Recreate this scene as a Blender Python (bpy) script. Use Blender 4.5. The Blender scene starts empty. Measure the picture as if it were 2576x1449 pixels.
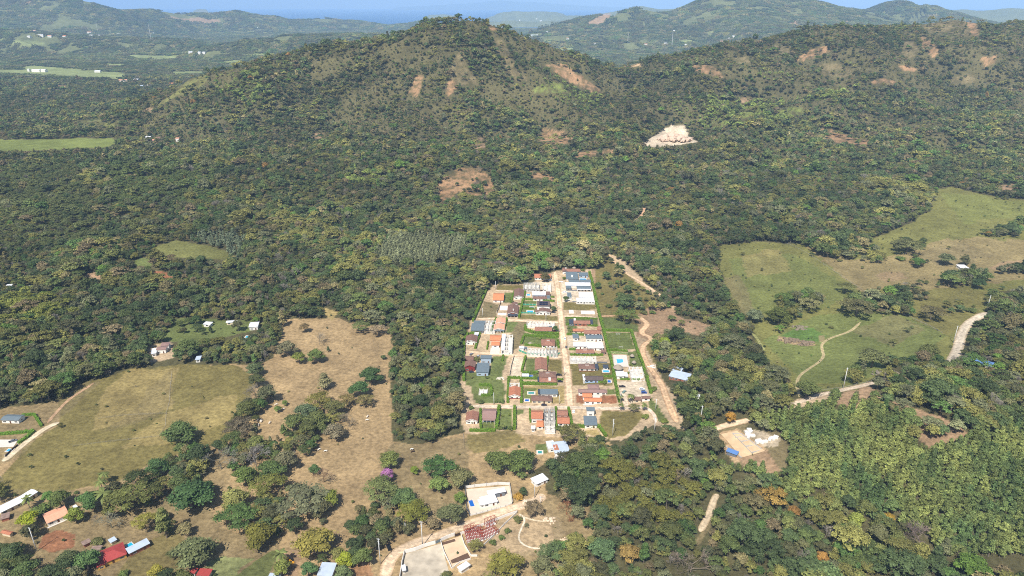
QUICK = False
HAZE = 5.5e-5
DENOISE = False
EXPO = 0.42
import bpy, bmesh, math, random
import numpy as np
from mathutils import Vector, Matrix
R = math.radians
rng = np.random.default_rng(7)
random.seed(11)
S = bpy.context.scene
COL = S.collection

# ------------------------------------------------------------------ camera
CAMH = 300.0
FPX = 1717.0                      # focal length for a 2576 px wide picture
PITCH = R(22.7)
HX, HY = 1288.0, 724.5
cam = bpy.data.cameras.new("camera")
cam.sensor_width = 36.0
cam.lens = 36.0 * FPX / 2576.0
cam.clip_start = 1.0
cam.clip_end = 200000.0
camo = bpy.data.objects.new("camera", cam)
COL.objects.link(camo)
camo.location = (0, 0, CAMH)
camo.rotation_euler = (math.pi / 2 - PITCH, 0, 0)
S.camera = camo
FW = np.array([0, math.cos(PITCH), -math.sin(PITCH)])
UP = np.array([0, math.sin(PITCH), math.cos(PITCH)])

# crops of the survey photograph -> coordinates of the 2576 x 1449 overview
CROPS = {'P': (0, 0, 1), 'A': (1127, 644, .225), 'B': (1127, 901.6, .225), 'C': (901.6, 1123.1, .225),
         'D': (0, 1123.1, .225), 'E': (0, 837.2, .225), 'F': (450.8, 772.8, .225), 'M': (515.2, 1123.1, .225),
         'G': (1674.4, 579.6, .35), 'H': (1674.4, 942.2, .35), 'I': (0, 0, .35), 'J': (837.2, 0, .35),
         'K': (1674.4, 0, .35), 'L': (0, 450.8, .35), 'N': (837.2, 450.8, .35)}
def pc(c, x, y):
    a, b, s = CROPS[c]
    return a + s * x, b + s * y
def ray(px, py):
    d = FW + (px - HX) / FPX * np.array([1, 0, 0]) + (HY - py) / FPX * UP
    return d
def project(x, y, z):
    zc = y * FW[1] + (z - CAMH) * FW[2]
    u = y * UP[1] + (z - CAMH) * UP[2]
    zc = np.maximum(zc, 1e-3)
    return HX + FPX * x / zc, HY - FPX * u / zc

# ------------------------------------------------------------------ noise
_perm = np.random.default_rng(3).integers(0, 2**31, 4096)
def _h(ix, iy):
    return _perm[(ix * 7919 + iy * 104729 + _perm[(ix ^ (iy * 31)) & 4095]) & 4095] / 2**31
def vnoise(x, y):
    x = np.asarray(x, float); y = np.asarray(y, float)
    ix = np.floor(x).astype(np.int64); iy = np.floor(y).astype(np.int64)
    fx = x - ix; fy = y - iy
    fx = fx * fx * fx * (fx * (fx * 6 - 15) + 10); fy = fy * fy * fy * (fy * (fy * 6 - 15) + 10)
    a = _h(ix, iy); b = _h(ix + 1, iy); c = _h(ix, iy + 1); d = _h(ix + 1, iy + 1)
    return (a + (b - a) * fx) * (1 - fy) + (c + (d - c) * fx) * fy
def fbm(x, y, o=4):
    s = 0; a = .5; t = 0
    for i in range(o):
        s = s + a * vnoise(x + 17.3 * i, y - 9.1 * i); t += a
        x = x * 2.03; y = y * 2.03; a *= .5
    return s / t * 2 - 1           # about -1..1
def sst(a, b, x):
    t = np.clip((x - a) / (b - a), 0, 1)
    return t * t * (3 - 2 * t)

# ------------------------------------------------------------------ terrain height
SEA = -45.0
def rp(px, py, Y):
    d = ray(px, py); t = Y / d[1]
    return (t * d[0], Y, CAMH + t * d[2])
def ridge(pts, w, drop=0.0, e=1.25, rough=1.0):
    return dict(p=np.array([rp(*p) for p in pts]) - np.array([0, 0, drop]), w=w, e=e, rough=rough)
RIDGES = [
 # the central hill, its grassy left spur and the saddle on its right
 ridge([(330,318,1700),(400,262,1760),(520,192,1840),(600,165,1870),(745,128,1900),(850,112,1930),(960,96,1960),(1030,78,1970),(1100,52,1980),(1160,46,1985),(1200,47,1985),(1245,62,1990),(1310,88,2000),(1380,112,2010),(1450,138,2040),(1540,165,2080),(1640,172,2100)], 640, 6, 1.5),
 # spurs that run down from it towards the village
 ridge([(1165,60,1960),(1150,180,1750),(1120,290,1560)], 300, 10, 1.3),
 ridge([(1230,62,1970),(1330,170,1780),(1430,250,1620),(1500,300,1480)], 270, 10, 1.3),
 ridge([(860,118,1920),(820,210,1740),(760,300,1560)], 320, 12, 1.3),
 ridge([(560,190,1850),(600,270,1700),(640,340,1540)], 260, 12, 1.3),
 ridge([(1190,410,1270),(1195,362,1380),(1180,312,1500),(1165,250,1620),(1160,190,1740)], 190, 4, 1.3),
 ridge([(1480,398,1290),(1530,350,1400),(1600,290,1560),(1640,230,1750)], 170, 4, 1.3),
 ridge([(620,395,1320),(660,350,1420),(700,300,1540)], 170, 4, 1.3),
 ridge([(1850,380,1330),(1880,330,1450),(1900,270,1620)], 190, 4, 1.3),
 ridge([(2330,390,1350),(2300,330,1500),(2310,260,1700)], 200, 4, 1.3),
 # hills on the right
 ridge([(1560,172,2080),(1674,160,2080),(1740,140,2090),(1800,122,2100),(1850,120,2120),(1910,124,2150),(1960,110,2170),(2010,103,2190),(2060,78,2220),(2095,68,2240),(2150,68,2280),(2235,67,2330),(2311,65,2370),(2357,53,2400),(2402,46,2420),(2458,54,2430),(2520,68,2420),(2576,56,2400),(2700,40,2380),(2900,60,2350)], 950, 6, 1.4),
 ridge([(1830,120,2110),(1760,200,1850),(1700,260,1650)], 260, 10, 1.3),
 ridge([(2095,70,2230),(2040,190,1900),(1980,290,1600),(1930,330,1450)], 330, 12, 1.3),
 ridge([(2400,50,2400),(2330,170,2050),(2230,270,1750),(2150,330,1560)], 330, 12, 1.3),
 ridge([(2560,60,2400),(2560,200,1950),(2500,320,1600)], 330, 12, 1.3),
 # mountains far right
 ridge([(1440,75,6900),(1463,66,6900),(1488,52,6800),(1509,36,6700),(1530,36,6700),(1548,46,6700),(1572,36,6700),(1604,22,6600),(1621,27,6600),(1642,33,6500),(1690,31,6500),(1716,22,6500),(1755,4,6500),(1790,-6,6500),(1870,-10,6600),(1960,-8,6600),(2024,0,6600),(2052,10,6700),(2105,16,6800),(2143,24,6900),(2185,26,7000),(2210,18,7000),(2234,9,7000),(2262,4,7000),(2283,7,7000),(2304,18,7000),(2336,16,7000),(2360,26,6900),(2420,40,6600),(2500,60,6300),(2600,60,6200)], 2300, 8, 1.5, 2.5),
 ridge([(1790,0,6450),(1740,80,5400)], 900, 20, 1.4, 2),
 ridge([(2000,20,6500),(1980,80,5400)], 900, 20, 1.4, 2),
 ridge([(2340,26,12000),(2374,26,12000),(2427,23,12000),(2455,26,12000),(2497,24,12000),(2542,19,12000),(2600,24,12000),(2800,16,12000)], 3000, 10, 1.4, 2),
 ridge([(1480,42,12500),(1502,37,12500),(1565,24,12500),(1614,15,12500),(1660,23,12500),(1726,21,12500),(1800,20,12500)], 2400, 10, 1.4, 2),
 # coastal ranges on the left
 ridge([(-300,0,7400),(-100,-20,7400),(0,-10,7400),(35,-4,7400),(140,-6,7500),(196,-2,7600),(224,5,7700),(259,17,7800),(280,23,7900),(315,27,8000),(385,26,8300),(420,30,8400),(455,35,8500),(490,34,8600),(525,35,8700),(574,31,8800),(595,29,8800),(620,34,8800),(658,39,8900),(700,43,9000),(728,52,9100),(770,51,9200),(822,46,9300),(857,51,9300),(901,54,9300),(950,62,9300),(977,65,9300),(1033,58,9300),(1068,53,9300),(1120,62,9300),(1200,75,9300),(1260,80,9300)], 1700, 8, 1.3, 2.2),
 ridge([(700,95,4700),(800,86,4900),(900,84,5000),(980,88,5000),(1060,98,4900)], 900, 10, 1.3, 1.5),
 ridge([(0,70,5200),(120,82,5200),(260,92,5200),(400,96,5200)], 900, 10, 1.3, 1.5),
 ridge([(1310,92,5600),(1400,84,5800),(1500,86,5800),(1600,92,5600)], 900, 16, 1.3, 1.5),
 # peninsula, headland and islands in the bay
 ridge([(1262,38,15000),(1275,33,15000),(1292,27,15000),(1330,28,15000),(1355,27,15000),(1387,29,15000),(1404,36,15000)], 800, 5, 1.0, 1),
 ridge([(1404,40,14000),(1450,38,14000),(1502,39,14000),(1560,40,14000)], 900, 5, 1.0, 1),
 ridge([(1235,52,11300),(1290,51,11300),(1330,55,11200),(1400,52,11200),(1430,60,11000)], 420, 2, 1.0, 1),
 ridge([(1084,37,15500),(1120,36,15500),(1145,38,15500)], 260, 2, 1.0, 1),
 ridge([(490,22,17000),(503,19,17000),(519,22,17000)], 160, 2, 1.0, 1),
]
# knolls: (px, py, Y, radius, height)
KNOLLS = [(1175,440,1270,150,34),(1695,340,1450,110,30),(1395,350,1420,110,22),(2090,345,1500,150,16),
          (1480,215,1750,150,14),(470,640,850,90,7),(330,690,800,80,5),(700,420,1250,230,14),(300,440,1250,220,10),
          (160,560,1000,160,8),(900,420,1300,200,12)]
KN = []
for px, py, Y, r, h in KNOLLS:
    x, y, z = rp(px, py, Y); KN.append((x, y, r, h))
BUMPS = [(285., 400., 120., 95., 30.), (150., 470., 70., 60., 8.), (430., 470., 150., 90., 18.), (-60., 250., 160., 60., 6.)]
def base(x, y):
    b = 2.2 * fbm(x / 190, y / 190, 2)
    b = b - 26 * sst(2100, 4200, y)
    b = b + 16 * fbm(x / 900 + 5, y / 900, 3) * sst(2300, 4200, y)
    b = b - 75 * sst(9400, 10600, y + 900 * fbm(x / 3000, y / 3000 + 3, 3))
    for cx, cy, sx, sy, h in BUMPS:
        b = b + h * np.exp(-((x - cx) / sx) ** 2 - ((y - cy) / sy) ** 2)
    for cx, cy, r, h in KN:
        b = b + h * np.exp(-(((x - cx) ** 2 + (y - cy) ** 2) / r ** 2))
    return b
def hf(x, y):
    x = np.asarray(x, float); y = np.asarray(y, float)
    shp = np.broadcast(x, y).shape
    x = np.broadcast_to(x, shp).ravel(); y = np.broadcast_to(y, shp).ravel()
    z = base(x, y)
    b0 = z.copy()
    acc = np.zeros_like(z)
    m0 = y > 900
    if m0.any():
        wob = fbm(x[m0] / 260, y[m0] / 260, 3)
        gul = 1 - np.abs(fbm(x[m0] / 290 + 31, y[m0] / 420 - 7, 4)) * 2.8
        wobF = fbm(x[m0] / 1500, y[m0] / 1500, 4)
        gulF = 1 - np.abs(fbm(x[m0] / 1100 + 31, y[m0] / 1100 - 7, 5)) * 2.2
        gl2 = 1 - np.abs(fbm(x[m0] / 420 + 3, y[m0] / 420 - 7, 4)) * 2.6
        xm = x[m0]; ym = y[m0]; bm = b0[m0]; am = np.zeros_like(xm)
        for r in RIDGES:
            p = r['p']; w = r['w']
            lo = p.min(0) - w * 1.5; hi = p.max(0) + w * 1.5
            s = (xm > lo[0]) & (xm < hi[0]) & (ym > lo[1]) & (ym < hi[1])
            if not s.any(): continue
            r.setdefault('zm', max(60., float(p[:, 2].max() - np.median(bm[s]))))
            X = xm[s]; Y = ym[s]; best = np.full(X.shape, -1e9)
            far = w > 1000
            wb = (wobF if far else wob)[s]; gl = (gulF if far else gul)[s]
            dbest = np.full(X.shape, 1e12)
            for i in range(len(p) - 1):
                a, c = p[i], p[i + 1]
                ex, ey = c[0] - a[0], c[1] - a[1]
                t = np.clip(((X - a[0]) * ex + (Y - a[1]) * ey) / (ex * ex + ey * ey), 0, 1)
                d = np.hypot(X - a[0] - t * ex, Y - a[1] - t * ey)
                sft = np.minimum(1, d / w * 3)
                zr = a[2] + t * (c[2] - a[2]) - bm[s]
                we = w * np.clip(zr / r['zm'], .3, 1)
                dd = (np.sqrt(d * d + (w * .04) ** 2) - w * .04) / we * (1 + .38 * wb * sft)
                v = np.maximum(zr, 0) * np.clip(1 - dd, 0, 1) ** r['e']
                if far:
                    v = v + (gl2[s] * 20 + gl * 16 * r['rough'] * .6) * np.minimum(1, sft * .7 + .3) * np.clip(1 - dd, 0, 1) * np.minimum(1, np.maximum(zr, 0) / 60)
                    nr_ = d < dbest; best = np.where(nr_, v, best); dbest = np.minimum(d, dbest); continue
                best = np.maximum(best, v + gl * sft * np.clip(1 - dd, 0, 1) * (52 if not far else 22 * r['rough']) * np.minimum(1, np.maximum(zr, 0) / 60))
            cur = am[s]; k = 14.0
            hm = np.clip(.5 + .5 * (best - cur) / k, 0, 1)
            am[s] = cur + (best - cur) * hm + k * hm * (1 - hm) - k * .25 * np.exp(-np.abs(best) / 10) * 0
        acc[m0] = np.maximum(am, 0)
        acc[m0] *= sst(900, 1250, ym)
    z = z + acc
    return z.reshape(shp)
def hz(x, y):
    return float(hf(np.array([x]), np.array([y]))[0])
_T = np.geomspace(180, 40000, 700)
def at(px, py, up=0.0):
    """ground point (raised by up) seen at an overview pixel"""
    d = ray(px, py)
    T = _T
    z = hf(T * d[0], T * d[1]) + up
    f = CAMH + T * d[2] - z
    k = np.argmax(f < 0)
    if f[k] >= 0: k = len(T) - 1
    a, b = T[max(k - 1, 0)], T[k]
    for _ in range(2):
        t = np.linspace(a, b, 12)
        f = CAMH + t * d[2] - hf(t * d[0], t * d[1]) - up
        j = max(1, int(np.argmax(f < 0))) if (f < 0).any() else 11
        a, b = t[j - 1], t[j]
    t = (a + b) / 2
    return Vector((t * d[0], t * d[1], CAMH + t * d[2] - up))
def cat(c, x, y, up=0.0):
    return at(*pc(c, x, y), up)

# ------------------------------------------------------------------ materials
def s2l(c):
    return tuple(((v / 255) / 12.92 if v / 255 <= .04045 else ((v / 255 + .055) / 1.055) ** 2.4) for v in c)
_M = {}
def mat(name, col, rough=.8, noise=.12, scale=.6, metal=0., spec=.3, bump=0., stripe=None, emit=None):
    if name in _M: return _M[name]
    m = bpy.data.materials.new(name); m.use_nodes = True
    nt = m.node_tree; n = nt.nodes; L = nt.links
    b = n['Principled BSDF']
    b.inputs['Roughness'].default_value = rough; b.inputs['Metallic'].default_value = metal
    b.inputs['Specular IOR Level'].default_value = spec
    tc = n.new('ShaderNodeTexCoord'); no = n.new('ShaderNodeTexNoise')
    no.inputs['Scale'].default_value = scale; no.inputs['Detail'].default_value = 6
    L.new(tc.outputs['Object'], no.inputs['Vector'])
    mp = n.new('ShaderNodeMapRange'); mp.inputs[1].default_value = .25; mp.inputs[2].default_value = .75
    mp.inputs[3].default_value = 1 - noise; mp.inputs[4].default_value = 1 + noise
    L.new(no.outputs['Fac'], mp.inputs[0])
    vm = n.new('ShaderNodeVectorMath'); vm.operation = 'SCALE'; vm.inputs[0].default_value = col[:3]
    src = mp.outputs[0]
    if stripe:                       # (scale, strength, axis): tile courses or metal ribs
        wv = n.new('ShaderNodeTexWave'); wv.bands_direction = stripe[2]; wv.inputs['Scale'].default_value = stripe[0]
        wv.inputs['Distortion'].default_value = .6
        L.new(tc.outputs['Object'], wv.inputs['Vector'])
        m2 = n.new('ShaderNodeMapRange'); m2.inputs[3].default_value = 1 - stripe[1]; m2.inputs[4].default_value = 1 + stripe[1] * .5
        L.new(wv.outputs['Fac'], m2.inputs[0])
        mu = n.new('ShaderNodeMath'); mu.operation = 'MULTIPLY'; L.new(src, mu.inputs[0]); L.new(m2.outputs[0], mu.inputs[1])
        src = mu.outputs[0]
    L.new(src, vm.inputs['Scale']); L.new(vm.outputs[0], b.inputs['Base Color'])
    if bump:
        bp = n.new('ShaderNodeBump'); bp.inputs['Strength'].default_value = bump; bp.inputs['Distance'].default_value = .3
        L.new(no.outputs['Fac'], bp.inputs['Height']); L.new(bp.outputs[0], b.inputs['Normal'])
    _M[name] = m
    return m
def leafmat(name, mode):
    if name in _M: return _M[name]
    m = bpy.data.materials.new(name); m.use_nodes = True
    nt = m.node_tree; n = nt.nodes; L = nt.links
    b = n['Principled BSDF']; b.inputs['Roughness'].default_value = .7; b.inputs['Specular IOR Level'].default_value = .25
    if mode == 'INST':
        a = n.new('ShaderNodeAttribute'); a.attribute_type = 'INSTANCER'; a.attribute_name = 'tint'; c = a.outputs['Color']
    else:
        a = n.new('ShaderNodeObjectInfo'); c = a.outputs['Color']
    v = n.new('ShaderNodeAttribute'); v.attribute_type = 'GEOMETRY'; v.attribute_name = 'var'
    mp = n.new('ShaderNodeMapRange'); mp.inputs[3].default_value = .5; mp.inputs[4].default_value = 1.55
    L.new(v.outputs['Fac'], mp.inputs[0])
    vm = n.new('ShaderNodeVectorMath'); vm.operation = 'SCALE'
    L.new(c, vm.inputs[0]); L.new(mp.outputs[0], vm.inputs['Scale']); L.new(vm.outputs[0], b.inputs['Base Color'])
    tr = n.new('ShaderNodeBsdfTranslucent'); L.new(vm.outputs[0], tr.inputs['Color'])
    mx = n.new('ShaderNodeMixShader'); mx.inputs[0].default_value = .22
    L.new(b.outputs[0], mx.inputs[1]); L.new(tr.outputs[0], mx.inputs[2])
    L.new(mx.outputs[0], n['Material Output'].inputs['Surface'])
    _M[name] = m
    return m

# ------------------------------------------------------------------ object helpers
def npmesh(name, V, F, mats=(), smooth=False, attrs=None, mi=None):
    """V (n,3); F (m,k) with k = 3 or 4 (one array or a list of arrays)"""
    if not isinstance(F, list): F = [F]
    F = [np.asarray(f, dtype=np.int32) for f in F if len(f)]
    me = bpy.data.meshes.new(name)
    V = np.asarray(V, dtype=np.float32)
    loops = np.concatenate([f.ravel() for f in F]); cnt = np.concatenate([np.full(len(f), f.shape[1], np.int32) for f in F])
    st = np.concatenate([[0], np.cumsum(cnt)[:-1]]).astype(np.int32)
    me.vertices.add(len(V)); me.vertices.foreach_set('co', V.ravel())
    me.loops.add(len(loops)); me.loops.foreach_set('vertex_index', loops)
    me.polygons.add(len(cnt)); me.polygons.foreach_set('loop_start', st); me.polygons.foreach_set('loop_total', cnt)
    for m in mats: me.materials.append(m)
    if mi is not None: me.polygons.foreach_set('material_index', np.asarray(mi, np.int32))
    me.update(calc_edges=True)
    me.polygons.foreach_set('use_smooth', np.full(len(cnt), bool(smooth)))
    for k, (dom, typ, arr) in (attrs or {}).items():
        a = me.attributes.new(k, typ, dom)
        a.data.foreach_set('color' if 'COLOR' in typ else ('vector' if 'VECTOR' in typ else 'value'), np.asarray(arr, dtype=np.float32 if typ != 'INT' else np.int32).ravel())
    return me
def link(name, me, parent=None, loc=None):
    o = bpy.data.objects.new(name, me); COL.objects.link(o)
    if parent: o.parent = parent
    if loc is not None: o.location = loc
    return o
def tag(o, label=None, cat=None, group=None, kind=None):
    if label: o['label'] = label
    if cat: o['category'] = cat
    if group: o['group'] = group
    if kind: o['kind'] = kind
    return o
def thing(name, label, cat, loc=(0, 0, 0), rz=0, group=None):
    o = bpy.data.objects.new(name, None); COL.objects.link(o); o.empty_display_size = .5
    o.location = loc; o.rotation_euler = (0, 0, rz)
    return tag(o, label, cat, group)
def inpoly(px, py, poly):
    px = np.asarray(px); py = np.asarray(py)
    r = np.zeros(px.shape, bool)
    P = np.asarray(poly, float)
    x0, y0 = P.min(0); x1, y1 = P.max(0)
    s = (px >= x0) & (px <= x1) & (py >= y0) & (py <= y1)
    if not s.any(): return r
    X = px[s]; Y = py[s]; rr = np.zeros(X.shape, bool)
    j = len(P) - 1
    for i in range(len(P)):
        xi, yi = P[i]; xj, yj = P[j]
        if yi != yj:
            c = ((yi > Y) != (yj > Y)) & (X < (xj - xi) * (Y - yi) / (yj - yi) + xi)
            rr ^= c
        j = i
    r[s] = rr
    return r
# ------------------------------------------------------------------ world, sun, haze
SUN_EL, SUN_AZ = R(54), R(202)      # azimuth of the sun seen from above, clockwise from +Y
w = bpy.data.worlds.new("World"); S.world = w; w.use_nodes = True
nt = w.node_tree; bg = nt.nodes['Background']
sk = nt.nodes.new('ShaderNodeTexSky'); sk.sky_type = 'NISHITA'; sk.sun_disc = False
sk.sun_elevation = SUN_EL; sk.sun_rotation = SUN_AZ; sk.altitude = 300; sk.air_density = 1.0; sk.dust_density = 1.5; sk.ozone_density = 1.5
nt.links.new(sk.outputs[0], bg.inputs[0]); bg.inputs[1].default_value = .095
sl = bpy.data.lights.new("sun", 'SUN'); sl.energy = 4.6; sl.angle = R(.53); sl.color = (1, .955, .88)
so = bpy.data.objects.new("sun", sl); COL.objects.link(so)
tos = Vector((math.sin(SUN_AZ) * math.cos(SUN_EL), math.cos(SUN_AZ) * math.cos(SUN_EL), math.sin(SUN_EL)))
so.rotation_euler = tos.to_track_quat('Z', 'Y').to_euler()
so.location = tos * 500
S.view_settings.view_transform = 'Standard'; S.view_settings.look = 'None'; S.view_settings.exposure = EXPO; S.view_settings.gamma = 1
S.view_settings.use_curve_mapping = False

if HAZE > 0:
    bm = bmesh.new(); bmesh.ops.create_cube(bm, size=1)
    for v in bm.verts:
        v.co = Vector((v.co.x * 110000, 22000 + v.co.y * 46000, SEA - 130 + (v.co.z + .5) * 640))
    me = bpy.data.meshes.new("haze"); bm.to_mesh(me); bm.free()
    hm = bpy.data.materials.new("haze_air"); hm.use_nodes = True
    n = hm.node_tree.nodes; n.remove(n['Principled BSDF'])
    pv = n.new('ShaderNodeVolumePrincipled'); pv.inputs['Density'].default_value = HAZE
    pv.inputs['Color'].default_value = (.44, .68, 1.0, 1); pv.inputs['Anisotropy'].default_value = -.25
    hm.node_tree.links.new(pv.outputs[0], n['Material Output'].inputs['Volume'])
    hm.cycles.homogeneous_volume = True
    me.materials.append(hm)
    tag(link("haze", me), "pale blue air that fades the far hills and the sea", kind='stuff')

# ------------------------------------------------------------------ land cover (overview pixels)
GC = {k: np.array(s2l(v)) for k, v in dict(hillfl=(96, 90, 60), 
    floor=(84, 80, 54), dry=(118, 106, 76), tan=(156, 133, 97), straw=(152, 134, 88), green=(114, 112, 62), olive=(114, 104, 62),
    soil=(152, 126, 98), red=(136, 92, 66), dirt=(176, 154, 124), pale=(192, 176, 152), lawn=(98, 106, 60), bright=(112, 120, 62),
    sand=(180, 152, 116), mow=(102, 110, 60), hillg=(112, 112, 64), field=(130, 138, 88), gravel=(165, 158, 145), orange=(154, 122, 90),
    weed=(84, 108, 52)).items()}
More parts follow.
